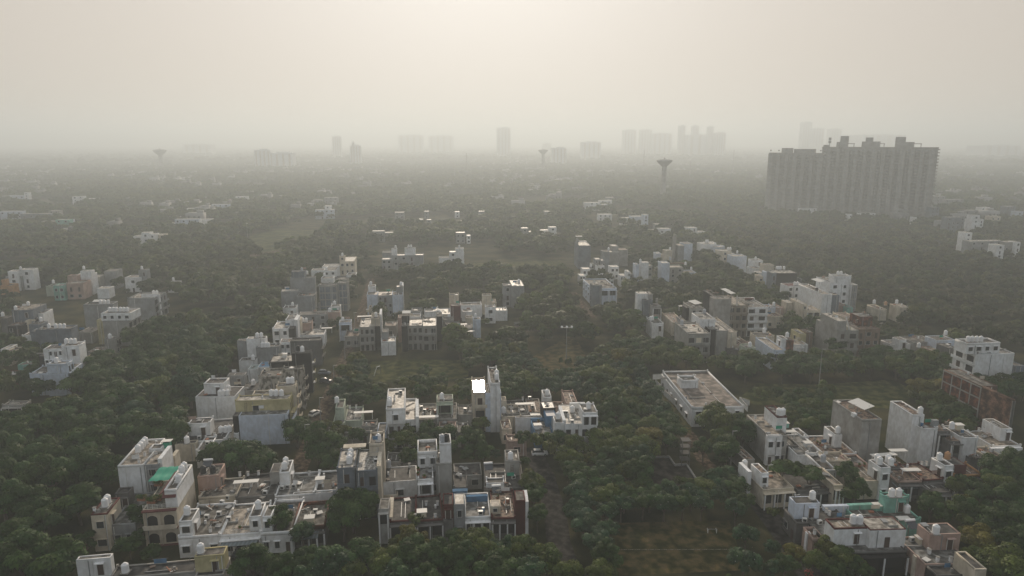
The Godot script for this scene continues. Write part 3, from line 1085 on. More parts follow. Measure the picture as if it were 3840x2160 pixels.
func ground_and_lanes():
	var g := PlaneMesh.new()
	g.size = Vector2(22000, 22000)
	var o := structure("ground", g, M.ground, "dull earth and scrub ground under the trees, running to the hazy horizon")
	o.position = Vector3(0, 0, -6000)
	lane("lane", "dirt", 4.2, 0.016, [Vector2(-47.2, -126.8), Vector2(-49.5, -145.4), Vector2(-51.9, -169.6), Vector2(-53.9, -189.1), Vector2(-57.7, -221.1), Vector2(-60.7, -248.7), Vector2(-65.9, -290.3), Vector2(-72.2, -338), Vector2(-78.4, -379)], "narrow lane of dirt and worn asphalt beside the pale blue wall house")
	lane("lane", "asphalt", 4.6, 0.020, [Vector2(10.2, -108.7), Vector2(8.9, -119), Vector2(8.9, -129.1), Vector2(7.5, -146), Vector2(5.5, -156.5), Vector2(3.8, -160.7)], "shaded lane between the trees beside the sports field")
	lane("path", "dirt", 3.2, 0.024, [Vector2(44.1, -213.5), Vector2(43.4, -185), Vector2(46.4, -168.5), Vector2(45.9, -153.5), Vector2(47.6, -146.9)], "dirt path past the school boundary wall")
	lane("lane", "asphalt", 4.6, 0.028, [Vector2(50.4, -149.3), Vector2(52.3, -134.7), Vector2(52.8, -123.9), Vector2(53, -114.5), Vector2(52.1, -101.1)], "asphalt lane in front of the gridded window corner house")
	lane("street", "asphalt", 5, 0.032, [Vector2(-67.9, -106.4), Vector2(-50.9, -108.4), Vector2(-42.1, -111.5), Vector2(-28.1, -112.7), Vector2(-10.1, -113.9), Vector2(7.6, -115.8)], "asphalt street along the front of the nearest house row")
	lane("path", "dirt", 2.6, 0.036, [Vector2(-89, -149.3), Vector2(-80.9, -128.3), Vector2(-81, -118.4), Vector2(-80.3, -106.4)], "brown dirt track through the trees beside the corner house")
	lane("street", "asphalt", 3.4, 0.040, [Vector2(52.1, -134.4), Vector2(66.6, -133.7), Vector2(86.7, -136.4)], "shaded street before the row with grey awnings")
	lane("path", "dirt", 4, 0.044, [Vector2(30.6, -342.7), Vector2(33.1, -316.5), Vector2(34.8, -290.3)], "pale path beside the lilac hall")
	open("field", "drygrass", 0.048, [Vector2(19.8, -125.9), Vector2(43.8, -126.9), Vector2(41.8, -110.3), Vector2(18.4, -108.7)], "dry brown sports field with a faint white line")
	open("court", "paving", 0.052, [Vector2(31.5, -153.5), Vector2(37.8, -155), Vector2(38.3, -150.4), Vector2(41.1, -151), Vector2(41.5, -144.2), Vector2(39.1, -139.5), Vector2(30.4, -139.9)], "dark paved court with low walls among the trees")
	open("lawn", "lawn", 0.056, [Vector2(-49.6, -222.4), Vector2(-48.5, -229.6), Vector2(-34.7, -232.1), Vector2(-15, -231.3), Vector2(-14.2, -214.1), Vector2(-24.1, -209.1), Vector2(-37.4, -209.1), Vector2(-45.5, -207)], "dull green park lawn beyond the L-shaped white house")
	open("field", "drygrass", 0.060, [Vector2(7.3, -235.2), Vector2(22, -261.5), Vector2(25.3, -253.8), Vector2(26.6, -226.9), Vector2(22.8, -217.2), Vector2(15.5, -219), Vector2(8.2, -222.9)], "dry playground ground under the floodlight mast")
	open("lawn", "lawn", 0.064, [Vector2(68, -195.4), Vector2(77.5, -207.5), Vector2(96.5, -206.4), Vector2(121.6, -211.3), Vector2(124.3, -200.4), Vector2(109.2, -186), Vector2(92.7, -189.7), Vector2(70.5, -189.1)], "dark green lawn behind the right hand houses")
	open("ground_strip", "grass2", 0.068, [Vector2(44.4, -211.7), Vector2(49.7, -214.4), Vector2(49.9, -179.6), Vector2(46.6, -168.5), Vector2(45.6, -174.5)], "grassy strip outside the school boundary wall")
	open("meadow", "palegrass", 0.072, [Vector2(-213.2, -558.7), Vector2(-201.8, -594.7), Vector2(-159.2, -589.3), Vector2(-154.3, -514), Vector2(-160.7, -462), Vector2(-182.7, -479.4)], "pale green meadow far off among the hazy trees")
	open("clearing", "dirt", 0.076, [Vector2(-178.1, -462), Vector2(-163.7, -479.4), Vector2(-145, -438.2), Vector2(-157.6, -423.5)], "sandy clearing by the far meadow")
	open("meadow", "lawn", 0.080, [Vector2(-24.4, -427.8), Vector2(31.1, -438.2), Vector2(30.4, -393.2), Vector2(-22.1, -386)], "hazy flat meadow beyond the park houses")
	open("court", "paving", 0.084, [Vector2(0.8, -279.4), Vector2(12.5, -281), Vector2(13.6, -268.6), Vector2(2, -268.6)], "grey brown paved court with a low wall beyond the park")
	lane("field_line", "mark", 0.14, 0.1, [Vector2(19.6, -116.6), Vector2(41.4, -116.7)], "faint white chalk line across the dry sports field")
func distant_things():
	mast("pylon", -91.5, -1418, 51.2, "tall thin transmission pole with cross arms, the tallest left of the far water towers")
	mast("pylon", -110.8, -1353.2, 23.7, "short thin transmission pole standing beside the tallest one")
	mast("pylon", -433.7, -1381.3, 23.6, "lone thin transmission pole above the far trees on the left")
	mast("pylon", 154.7, -1346.4, 35.2, "thin transmission pole midway between the two far water towers")
	mast("pylon", 297.7, -1586.4, 55.6, "tall thin transmission pole just left of the large water tower")
	mast("pylon", 353.5, -1718.9, 20.6, "small faint transmission pole touching the large water tower")
	mast("pylon", 362.2, -1425.6, 36.5, "thin transmission pole just right of the large water tower")
	mast("pylon", 515, -1634.9, 54.4, "tall thin transmission pole nearest the apartment towers")
	mast("pylon", 380, -3128.6, 49.8, "very faint lattice mast in the haze behind the mid pole")
	mast("pylon", -717.4, -1319.7, 26.8, "faint thin pole rising from the far left trees")
	mast("street_mast", -275.8, -574.9, 13.7, "dark street mast with a lamp head before the wide lavender building")
	mast("street_mast", -171.9, -447, 4.9, "short street mast with white lamps by the sandy clearing")
	mast("street_mast", -202, -525.1, 13.7, "thin bare pole beside the far meadow")
	water_tower(79.3, -1798.3, 54.3, 25.3, "faint mushroom shaped water tower near the middle of the horizon")
	water_tower(201.5, -928.4, 51.6, 20.7, "large dark mushroom shaped water tower left of the apartment towers")
	water_tower(-938.4, -1878.7, 53.6, 33.8, "pale mushroom shaped water tower in the haze at far left")
	far_tower(-709.6, -2865.4, 96, 34.8, "faint square tower left of the stepped dark tower")
	far_tower(-478.9, -2161.6, 64.1, 32.4, "darker block of the stepped tower on the horizon")
	far_tower(-483.8, -2152.1, 74, 7.3, "slim raised shaft of the stepped tower on the horizon")
	far_tower(-38.5, -3197.8, 136.1, 59.7, "wide pale tower at the centre of the horizon")
	far_tower(574.9, -3478.8, 130.5, 60.8, "faint far tower, first of the group right of centre")
	far_tower(652.7, -3465.1, 131.7, 55.7, "faint far tower, second of the group right of centre")
	far_tower(723.3, -3451, 113.6, 96.2, "broad faint lower tower of the group right of centre")
	far_tower(743.9, -3110.3, 143.7, 27.6, "faint slim tower, first of the four by the apartment towers")
	far_tower(798.5, -3096.7, 142.6, 28.9, "faint slim tower, second of the four by the apartment towers")
	far_tower(860.4, -3080.1, 138.9, 26.2, "faint slim tower, third of the four by the apartment towers")
	far_tower(900, -3068.8, 113.5, 43.6, "faint broad tower, last of the four by the apartment towers")
	far_tower(829.9, -3130.9, 103.6, 139.6, "broad faint slab joining the four slim towers")
	far_tower(307.7, -2771, 73.7, 72.1, "low faint block behind the mid transmission pole")
	far_tower(185.4, -3767.4, 65.4, 43.4, "faintest low block above the small water tower")
	far_tower(146.2, -2209.2, 57.2, 44.5, "hazy tree topped block beside the small water tower")
	far_tower(1380.3, -3333.5, 164.5, 44.1, "faint tall tower above the left wing of the apartments")
	far_tower(1424, -3315.1, 134.7, 54.4, "faint lower tower above the left wing of the apartments")
	far_tower(1526.7, -3359.3, 133.2, 53, "faint tower behind the roof mast of the apartments")
	far_tower(1680, -3285.4, 105, 212.1, "broad faint block behind the roof rooms of the apartments")
	far_tower(-681.7, -1933.3, 54.1, 42.7, "low dim block with roof boxes on the left horizon")
	far_tower(-636.8, -1948.6, 46.4, 66.3, "low dim long block on the left horizon")
	far_tower(-555.3, -3896.6, 108.9, 135.7, "very faint long block left of the wide pale tower")
	far_tower(-393.4, -3916.3, 105.4, 135.7, "very faint long block beside the wide pale tower")
	far_tower(-1593, -3599.2, 60.9, 130.1, "very faint long block on the horizon over the left water tower")
	far_tower(2124.8, -3116.6, 58.5, 162.6, "very faint long block right of the apartment towers")
	apartments(280.8, -770.8, 158.1, 32.5)
	far_houses()
	smoke(356.8, -627.1)
func houses_one():
	hs("white_house", "white three storey house with a flat tan roof and tanks along its parapet", -78.8, -137, -8.2)
	bx(0, -0, 5.01, 12.89, 0, 10.3, "W", "t", 0.5)
	bx(4.17, 3.52, 2.87, 6.41, 0, 10.25, "G", "t", 0.12)
	fc("F:w1")
	bx(5.61, 3.1, 0.8, 6.32, 0, 11.2, "W", "W", 0)
	bx(5.81, -2.05, 0.8, 3.16, 0, 8.6, "C", "W", 0)
	bx(2.46, -1.51, 2.47, 2.6, 9.5, 10.6, "W", "c", 0.3)
	fit("cabin", 4.16, 9.7, -2.64)
	fit("shaft", -0.29, 9.8, 1.84)
	fit("shaft", 1, 9.8, 1.5)
	fit("shaft", 3.31, 9.8, 1.53)
	fit("shaft", 1.07, 9.8, 4.83)
	fit("rail", 3.12, 9.8, 4.89, 3.2)
	hs("arched_house", "cream house with arched balconies, maroon eaves and a green awning over its planted terrace", -65, -124.3, -8.8)
	bx(0, -0, 2.15, 10.3, 7.25, 11, "W", "c", 0.55)
	bx(0.1, 0.21, 0.8, 3.17, 7.25, 11, "W", "W", 0)
	bx(-2.12, -0.25, 5.98, 11.5, 0, 7.4, "C", "g", 0.1)
	fc("F:a2,F:m,F:rail")
	fit("awning", -3.98, 9.9, -4.17)
	fit("eave", -0.27, 10, 4.97, 2.4)
	hs("corner_house", "narrow grey house with a maroon edged roof room and two big tanks", -76.8, -119.3, -9)
	bx(0, -0, 2.86, 5.99, 0, 7.6, "C/M", "c", 0.25)
	fc("F:w1,R:d1")
	bx(3.37, -4.12, 4.32, 12.07, 0, 4.6, "G", "l", 0.35)
	fc("F:w2")
	bx(0.82, -6.69, 2.58, 2.53, 0, 7.2, "D", "d", 0.3)
	fc("F:d1")
	fit("shaft", -1.27, 7.3, 1.58)
	hs("low_house", "weathered single storey house with a stained roof terrace and white stair room", -58.1, -120.3, -7.7)
	bx(0, -0, 7.34, 11.71, 0, 4.3, "W", "c", 0.55)
	fc("F:w3")
	bx(-2.32, 3.08, 2.3, 4.45, 3.7, 7.1, "W", "c", 0.3)
	fc("F:w1,R:d1")
	fit("shaft", 1.46, 3.8, 4.01)
	hs("low_house", "single storey house with a sunlit tan roof and a deep porch canopy", -50.9, -120.7, -9)
	bx(0, -0, 7.16, 11.27, 0, 4.3, "W", "t", 0.45)
	fc("F:D3,F:rail")
	bx(2.53, 2.02, 2.16, 4.89, 3.8, 6.9, "W", "c", 0.15)
	fc("F:w1")
	fit("canopy", -0, 3.2, 6.59, 6.4)
	fit("shaft", -1.66, 3.8, 0.68)
	fit("shaft", -3.19, 3.8, -2.52)
	hs("low_house", "single storey white house with a barred window, half hidden by a round tree", -44.2, -121.7, -6)
	bx(0, -0, 5.75, 12, 0, 4.3, "W", "c", 0.7)
	fc("F:w3")
	bx(-1.83, 2.88, 1.64, 4, 3.55, 6.9, "W", "c", 0.2)
	fc("F:w1")
	hs("low_house", "single storey house with a red brick parapet and a cream roof box", -38.9, -122.3, -9)
	bx(0, -0, 5.96, 9.38, 0, 4.3, "D/B", "c", 0.8)
	fc("F:D2")
	fit("canopy", -0.7, 3, 5.62, 5)
	fit("box", -0.17, 3.5, 1.87)
	hs("low_house", "single storey house with a pale pink stair room carrying two tanks", -60.5, -132.7, -9)
	bx(0, -0, 7.35, 7.94, 0, 4.3, "C", "c", 0.5)
	bx(-2.54, -2.44, 4.21, 5.33, 0, 7.2, "P", "c", 0.4)
	fc("R:d1")
	hs("low_house", "single storey house with a dark roof and a long grey canopy slab", -53.1, -133.9, -9)
	bx(0, -0, 7.59, 10.13, 0, 4.3, "D", "d", 0.5)
	fc("F:w1")
	fit("slab", -2.49, 5.6, 0.86, 5)
	fit("shaft", -1.74, 3.8, 0)
	fit("shaft", -4.98, 4.2, -4.63)
	fit("shaft", -3.29, 4.2, -4.55)
	fit("shaft", -1.11, 4.2, -4.58)
	hs("low_house", "single storey house with a white stair tower, twin tanks and pale roof terrace", -45.2, -134.4, -9)
	bx(0, -0, 7.81, 9.89, 0, 4.3, "W", "l", 0.5)
	fc("F:w1")
	bx(-2.51, -2.21, 2.06, 5.67, 3.75, 7.3, "W", "c", 0.5)
	fc("R:d1")
	bx(-4.86, -3.31, 1.96, 4.32, 0, 6.6, "N", "d", 0.1)
	fit("shaft", 1.82, 4, -3.85)
	hs("low_house", "single storey house with low white roof dividers beside the tall grey blue house", -39.1, -135.7, -9)
	bx(0, -0, 4.58, 9.11, 0, 4.3, "W", "d", 0.5)
	bx(-2.68, 4.62, 7.96, 1.2, 0, 4.2, "W", "c", 0.1)
	fit("shaft", -0.95, 3.8, 1.98)
	fit("shaft", 1.2, 3.8, 1.97)
	fit("shaft", -1.86, 3.8, -0.31)
	fit("box", -1.73, 3.8, 0.07, 1)
	hs("terrace_house", "tall grey blue house with a striped sheet roof and stepped balconies", -34, -132.7, -8.3)
	bx(0, -0, 3.57, 8.78, 0, 10.8, "S", "w", 0.25)
	fc("F:b1")
	bx(4.19, 0.78, 4.15, 9.86, 0, 10.6, "S", "s", 0.3)
	fc("F:b2")
	bx(6.55, -2.55, 0.8, 16.22, 0, 11.3, "C", "C", 0)
	bx(5.84, -4.43, 3, 6.18, 0, 13, "C", "c", 0.7)
	bx(1.31, -2.57, 4.5, 1.6, 12.1, 12.3, "C", "C", 0)
	fit("rail", 4.07, 10.6, 5.13, 5)
	hs("low_house", "derelict low house with stained white rear wall between two tall houses", -24.4, -138.6, -9)
	bx(0, -0, 7.37, 6.89, 0, 4.3, "W", "d", 0.15)
	fc("F:w1")
	bx(-2.03, 3.65, 3.18, 3, 0, 2.2, "C", "c", 0.9)
	fit("shaft", 2.12, 4.3, -2.73)
	hs("stepped_house", "white stepped house with a terrace, grey block front and tanks on the stair head", -18.3, -134.9, -7.3)
	bx(0, -0, 3.23, 7.19, 0, 6.8, "W", "l", 0.4)
	fc("F:D1")
	bx(0.52, -5.29, 4.23, 6.23, 0, 10.2, "W", "c", 0.8)
	fc("F:w2")
	bx(3.92, -2.94, 3.37, 6.64, 0, 8.6, "N", "c", 0.5)
	bx(4.32, -2.08, 2.42, 4.8, 8.05, 13, "W", "c", 0.5)
	fit("ladder", -1.26, 6.5, -6.19)
	hs("low_house", "low dark house with a stair block, ladder and a tank on top", -1.9, -138, -3)
	bx(0, -0, 8.38, 11.43, 0, 4.3, "D", "d", 0.5)
	bx(2.04, -3.33, 3.08, 5.57, 3.75, 7.3, "N", "c", 0.35)
	bx(-1.87, 3.44, 3.82, 2.5, 0, 4.9, "W", "d", 0.3)
	fit("ladder", 1.86, 5, 0.6)
	hs("low_house", "narrow two storey house with an open frame front and rusty roof patch", -24.4, -120.8, -5.4)
	bx(0, -0, 1.9, 4.2, 0, 7.2, "N", "c", 0.15)
	fc("F:D1")
	hs("low_house", "single storey house with a dark bare roof and maroon fascia", -21.4, -124.1, -7.5)
	bx(0, -0, 4.98, 8.95, 0, 4.3, "D/M", "d", 0.35)
	fc("F:D2")
	bx(-2.32, 0.17, 0.8, 7.65, 0, 4.9, "C", "C", 0)
	hs("low_house", "single storey house with a maroon fascia and a small cream roof box", -16.4, -124.6, -8.8)
	bx(0, -0, 5.06, 9.42, 0, 4.3, "D/M", "d", 0.4)
	fc("F:D2")
	fit("box", -1.44, 3.9, 2.49)
	fit("shaft", -0.49, 3.9, -1.37)
	fit("shaft", 1.72, 3.9, -1.03)
	fit("shaft", -2.74, 3.9, 3.17)
	fit("shaft", 1.09, 3.9, 3.75)
	hs("low_house", "maroon fronted narrow house with a drooping pale canopy", -12.4, -122.6, -4.7)
	bx(0, -0, 2, 4.39, 0, 7.2, "M", "d", 0.25)
	fc("F:d1")
	bx(0.03, 1.02, 1.91, 4, 0, 4.3, "D", "d", 0.1)
	hs("low_house", "grey house with a bright roofed front room and blue painted rear parapet", -7, -125.7, -5.1)
	bx(0, -0, 4.89, 9.31, 0, 4.3, "W", "l", 0.45)
	fc("F:D3")
	bx(-3.47, 2.77, 2.11, 4.36, 0, 7.2, "G", "w", 0.12)
	fc("F:w1")
	bx(-3.49, 3.41, 2.01, 3, 0, 4.3, "S", "c", 0.1)
	bx(0.14, -2.04, 4.34, 0.8, 3.8, 5.1, "U", "U", 0)
	bx(-3.24, -5.41, 2.94, 1, 3, 4.6, "U", "U", 0)
	hs("low_house", "single storey house with a cluttered rusty terrace and maroon end room", -1.9, -125.9, -3)
	bx(0, -0, 4.69, 10.43, 0, 4.3, "D/M", "r", 0.4)
	fc("F:D3")
	bx(3.3, 2.19, 1.98, 3.92, 0, 7.2, "M", "c", 0.1)
	bx(4.49, 1.84, 0.8, 4.58, 0, 6.9, "W", "W", 0)
	bx(-1.53, 2.04, 2.09, 2.6, 4, 5.6, "C", "t", 0.05)
	fc("F:w1")
	hs("low_house", "pale green single storey house with a stepped stair tower and notched parapet", -45.2, -171.5, -9)
	bx(0, -0, 3.02, 12.24, 0, 4.3, "V", "l", 0.4)
	bx(3.52, -0.57, 4.36, 9.63, 0, 4.3, "V", "l", 0.35)
	bx(0.07, -0.53, 2.16, 6.28, 3.85, 7.4, "V", "c", 0.5)
	fit("ladder", 0.1, 5.2, 2)
	fit("slab", 5.89, 4.8, 0.13, 5)
	fit("shaft", 2.13, 4.4, -3.84)
	fit("shaft", 3.8, 4.4, -3.85)
	hs("low_house", "low walled yard house in front of the pale green house", -40.3, -163.8, -9)
	bx(0, -0, 11.94, 2.84, 0, 3.6, "N", "d", 0.9)
	fc("F:w2")
	hs("terrace_house", "white three storey house with an L-shaped upper terrace and clean pale roof", -28.2, -168.1, -8)
	bx(0, -0, 7.31, 14.62, 0, 7.4, "W", "w", 0.5)
	fc("F:b4")
	bx(-1.53, 1.2, 4.64, 14.4, 6.85, 10.9, "W", "w", 0.45)
	fc("F:w1")
	bx(3.7, 2.14, 0.8, 12.19, 0, 8.4, "W", "W", 0)
	fit("shaft", -1.94, 10.5, 1.88)
	hs("low_house", "low house with a greenish stair room and long cream canopy strip", -19.9, -174.4, -5)
	bx(0, -0, 10.23, 11.3, 0, 4.3, "N", "c", 0.4)
	bx(1.93, -1.26, 4.38, 5.56, 3.85, 7.4, "V", "c", 0.2)
	fc("F:D1")
	fit("slab", -2.9, 5.3, 6.2, 6.5)
	hs("terrace_house", "tall narrow house with a mirror bright wet roof and blue grey blank front", -8.9, -176.7, -5.2)
	bx(0, -0, 3.7, 11.65, 0, 10.8, "C", "x", 0.45)
	fc("F:b1")
	bx(3.44, 2.83, 4.12, 7.44, 0, 10.8, "Q", "c", 0.1)
	bx(3.94, 0.26, 2.51, 13.18, 0, 13.6, "W", "c", 0.6)
	bx(-3.85, 1.06, 3.93, 7, 0, 4.3, "N", "c", 0.3)
	fit("shaft", -0.35, 10.3, 1.56)
	fit("shaft", 0.17, 10.3, -2.47)
	fit("ladder", 1.63, 10.8, 0.81)
	hs("low_house", "low pale house beside the blue grey blank wall with tank on roof", -0.6, -174.9, -6)
	bx(0, -0, 5.2, 9, 0, 4.3, "C", "c", 0.3)
	bx(-1.56, -1.83, 1.42, 3, 3.95, 7, "C", "c", 0.2)
	hs("low_house", "low house with white roof posts and an elevated white slab", 0.9, -177.5, -5.9)
	bx(0, -0, 5.64, 9.9, 0, 4.3, "N", "d", 0.4)
	fit("slab", 2.42, 5.3, 0.72, 5)
	fit("shaft", 0.62, 4.2, 3.32)
	fit("shaft", -1.48, 4.2, 3.49)
	fit("shaft", 2.47, 4.6, -3.55)
	hs("low_house", "low house with a small white stair tower open at the top", 5.9, -178.3, -3)
	bx(0, -0, 3.79, 10.11, 0, 4.3, "N", "r", 0.4)
	bx(3.58, -0.87, 2.16, 5.75, 0, 7.4, "W", "c", 0.6)
	fit("slab", -0.11, 4.4, 6.72, 2.6)
	hs("blue_house", "bright blue walled courtyard house with framed skylights and a solar roof", 6.7, -169.6, -6)
	bx(0, -0, 3.61, 0.8, 0, 4.2, "U", "U", 0)
	bx(2.98, -2.08, 3.35, 4.67, 0, 7, "K", "k", 0.15)
	bx(2.87, 1.9, 2.74, 4.8, 0, 6.4, "U", "g2", 0.1)
	bx(0.35, 4.95, 4.57, 8.82, 0, 4, "U", "l", 0.5)
	fc("F:w1")
	bx(-2.25, -1.15, 7.1, 1.5, 0, 4.3, "W", "c", 0.1)
	fit("box", -0.78, 3.6, 5.18, 1)
	hs("terrace_house", "white two storey house with a glaring white roof terrace and maroon edged rooms", 16.5, -164.7, -3)
	bx(0, -0, 8.03, 12.51, 0, 7.4, "W", "w", 0.12)
	fc("F:b4,F:rail")
	bx(-5.24, 3.98, 2.28, 4.34, 0, 7.7, "W", "c", 0.15)
	bx(-3.99, 1.17, 0.8, 9.22, 0, 8.2, "W", "W", 0)
	bx(2.2, 3.26, 3.75, 6, 7.23, 10.3, "W", "c", 0.3)
	fc("F:D2")
	bx(0.52, -3.56, 3.96, 0.8, 7.23, 9, "W", "W", 0)
	fit("shaft", -2.57, 7.4, 2.06)
	hs("pink_house", "narrow pink house with a steep sloping roof slab behind the white terrace", 16, -181.8, -3)
	bx(0, -0, 3.25, 10.23, 0, 5.4, "P", "r", 0.3)
	bx(-3.43, 2.36, 3.95, 4, 0, 4.3, "P", "r", 0.6)
	hs("party_wall_house", "house with a tall pale blue blank wall, cream yellow upper rooms and roof tanks", -62.7, -166, -6.8)
	bx(0, -0, 11.74, 6.97, 0, 8, "Q", "l", 0.12)
	fc("R:b2")
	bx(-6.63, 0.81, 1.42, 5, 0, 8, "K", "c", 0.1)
	bx(-0.6, -1.38, 13.25, 3.99, 0, 10.9, "Y", "w", 0.3)
	fc("F:w4,R:b2")
	bx(-6.72, 2.33, 1.2, 3, 0, 3.6, "W", "d", 0.3)
	fit("ladder", -4.09, 9.2, 2.6)
	hs("party_wall_house", "white house with a blotched blank wall and an overhanging roof room", -80.5, -180.7, -3)
	bx(0, -0, 10.51, 7.76, 0, 7.4, "W", "d", 0.2)
	bx(-0.93, -0.64, 5.42, 4.49, 7.15, 10.4, "W", "d", 0.4)
	fc("F:d1")
	hs("low_house", "low white roof room house with three tanks on its terrace", -75.6, -162.2, -9)
	bx(0, -0, 10.03, 13.6, 0, 4.3, "W", "d", 0.4)
	bx(-1.76, 0.91, 5.14, 3.77, 3.85, 7.2, "W", "d", 0.25)
	fc("F:d1")
	fit("shaft", 1.89, 3.9, 3.53)
	hs("low_house", "low cream house beside the tan roofed white house, tank at its edge", -77.8, -154.1, -9)
	bx(0, -0, 4.79, 1.88, 0, 4.6, "C", "c", 0.1)
	bx(4.77, 0.9, 2.69, 8, 0, 4.4, "W", "d", 0.4)
	hs("party_wall_house", "cream house with a pinkish set back upper floor and twin tanks", -63.8, -174.7, -8.7)
	bx(0, -0, 10.06, 3.3, 0, 9.6, "C", "w", 0.6)
	fc("R:b2")
	bx(4.02, 2.03, 4.85, 3.05, 0, 12.2, "C", "t", 0.3)
	fc("R:b1")
	hs("party_wall_house", "old house of mould stained bare concrete with sloped roof edges", -68.3, -188.4, -9)
	bx(0, -0, 6.71, 7.18, 0, 10.4, "Z", "c", 0.5)
	bx(6.03, 2.34, 5.54, 2.78, 0, 12.2, "Z", "c", 0.4)
	fc("R:b3")
	hs("party_wall_house", "black painted house with a dark roof tower and yellow lit balconies", -70.3, -203.4, -9)
	bx(0, -0, 7.08, 6.99, 0, 9.8, "K", "w", 0.3)
	bx(6.18, 4.32, 5.61, 1.85, 0, 12.8, "K", "c", 0.3)
	fc("R:b3")
	fit("box", 0.03, 9.5, -1.67, 1)
	hs("party_wall_house", "slate grey house with a wide blank concrete wall and roof tanks", -88.7, -223.4, -9)
	bx(0, -0, 6.13, 3.31, 0, 9.8, "G", "c", 0.15)
	bx(7.26, 3.26, 7.34, 4.37, 0, 8.6, "G", "c", 0.5)
	bx(3.46, 2.12, 6.14, 3, 0, 11, "W", "w", 0.15)
	hs("party_wall_house", "grey blank walled house with a stained flat roof by the lane", -70.2, -227, -9)
	bx(0, -0, 9.83, 4.16, 0, 9, "D", "c", 0.5)
	fc("R:b2")
	bx(-6.76, -1.14, 3.58, 5, 0, 8.6, "W", "r", 0.3)
	fc("F:w2")
	hs("low_house", "low house with blue and green sheet roofs behind trees", -86.5, -217.4, -6)
	bx(0, -0, 5.2, 4, 0, 5, "W", "c", 0.2)
	bx(3.3, 6.14, 2.94, 4.93, 0, 4.2, "W", "gs", 0.05)
	bx(6.45, 4.78, 3.71, 5.55, 0, 4.5, "W", "bs", 0.05)
	hs("low_house", "low brown roof room house with a dark door in the left block", -78.3, -193.5, -6)
	bx(0, -0, 8.17, 8, 0, 4.2, "G", "d", 0.3)
	bx(-3.43, -3.44, 4.95, 3.05, 0, 7, "G", "d", 0.15)
	fc("F:d1")
	hs("modern_house", "modern white house with a dark framed front and tall white side wall", -83.1, -242.7, -9)
	bx(0, -0, 5.71, 10.43, 0, 9.8, "W", "w", 0.25)
	fc("F:w2")
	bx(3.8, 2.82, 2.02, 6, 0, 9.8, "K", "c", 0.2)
	bx(4.93, -1.2, 1.18, 6.95, 0, 12, "W", "W", 0)
	bx(2.83, -2.73, 3.19, 9.05, 9, 12, "W", "c", 0.3)
	bx(5.26, -5.11, 0.91, 5, 0, 10.6, "C", "C", 0)
	hs("low_house", "pale pink plastered house with twin white tanks and white terraces", -78.2, -255, -9)
	bx(0, -0, 4.11, 3.94, 0, 7.6, "P", "c", 0.3)
	bx(2.25, 5.37, 10.04, 8.42, 0, 5, "W", "w", 0.4)
	fit("shaft", 4.93, 5, -0.64)
	fit("slab", 7.45, 5.2, 1.2, 4)
	hs("low_house", "grey low house with a pink flank and tank on roof by the lane", -73.5, -277.4, -9)
	bx(0, -0, 4.83, 3.43, 0, 6.2, "P", "c", 0.1)
	bx(-8.16, -0.34, 11.51, 6.16, 0, 5.8, "G", "d", 0.15)
	fc("F:w3")
	bx(0.33, -5.48, 3.94, 4, 0, 7.4, "W", "c", 0.2)
	fc("F:w1")
	hs("low_house", "small pale blue house with a tank on its roof room beside the lane", -64.2, -258, -9)
	bx(0, -0, 4.47, 4.77, 0, 7.2, "Q", "c", 0.3)
	fc("F:D1")
	bx(3.16, 7.35, 5.3, 9, 0, 4.3, "N", "r", 0.4)
	fc("F:w2")
	hs("unfinished_house", "unfinished concrete frame house with large open window bays", -81.8, -302.4, -3)
	bx(0, -0, 7.68, 4.98, 0, 12.6, "N", "d", 0.5)
	fc("F:g3")
	bx(5.91, -2.44, 4.33, 5, 0, 13, "N", "c", 0.3)
	fc("F:g2")
	bx(-0.91, 1.38, 7.71, 0.8, 0, 4.3, "G", "c", 0)
	hs("grey_block", "tall grey blank walled block with a lower grey wing at the edge of the trees", -97.7, -317.1, -9)
	bx(0, -0, 11.24, 2.88, 0, 12.8, "G", "c", 0.2)
	bx(-4.74, 8.86, 7.28, 5, 0, 8.6, "G", "w", 0.15)
	bx(3.13, 13.54, 7.71, 8, 0, 7.6, "G", "c", 0.6)
	bx(-1.84, -1.33, 6.2, 4, 0, 15.6, "S", "c", 0.2)
	bx(-2.2, 26.43, 5.38, 6, 0, 5, "W", "c", 0.3)
	fc("F:d1")
	hs("white_house", "low white house with broad grey roofs behind the tall grey block", -102.6, -360.5, -6)
	bx(0, -0, 6.48, 6, 0, 8.5, "W", "c", 0.2)
	bx(6.37, -4.48, 6.51, 15.3, 0, 8.2, "W", "c", 0.3)
	fc("F:w2")
	bx(4.79, -13.53, 8.74, 8.83, 0, 8.2, "W", "l", 0.2)
	hs("white_house", "three storey cream house with neat windows and a roof tank tower, far along the lane", -91.5, -381.3, -9)
	bx(0, -0, 8, 16.43, 0, 10.6, "C", "w", 0.3)
	fc("F:w3")
	bx(-2.7, 4.91, 3.05, 3, 10.25, 13.2, "C", "c", 0.2)
	fc("F:w1")
	bx(-5.56, 4.53, 2.41, 4, 0, 7.6, "W", "c", 0.2)
	fc("F:w1")
	hs("low_house", "low stained house row end at the top of the lane", -85.3, -361.6, -6)
	bx(0, -0, 4.72, 8, 0, 6, "W", "d", 0.3)
	fc("F:d1")
	bx(-4.33, 5.51, 13.75, 10, 0, 5, "N", "d", 0.3)
	bx(-8.2, 26.88, 5.7, 6, 0, 9.5, "W", "c", 0.4)
	hs("twin_house", "broad twin house with pale blue and lavender flanks and a dark recessed middle", -61.3, -297.1, -8.9)
	bx(0, -0, 4.69, 7.23, 0, 9.6, "Q", "t", 0.3)
	bx(5.48, 0.58, 6.31, 8, 0, 9.4, "G", "t", 0.15)
	fc("F:w3")
	bx(10.85, 1.55, 4.54, 8, 0, 9.6, "Q", "c", 0.3)
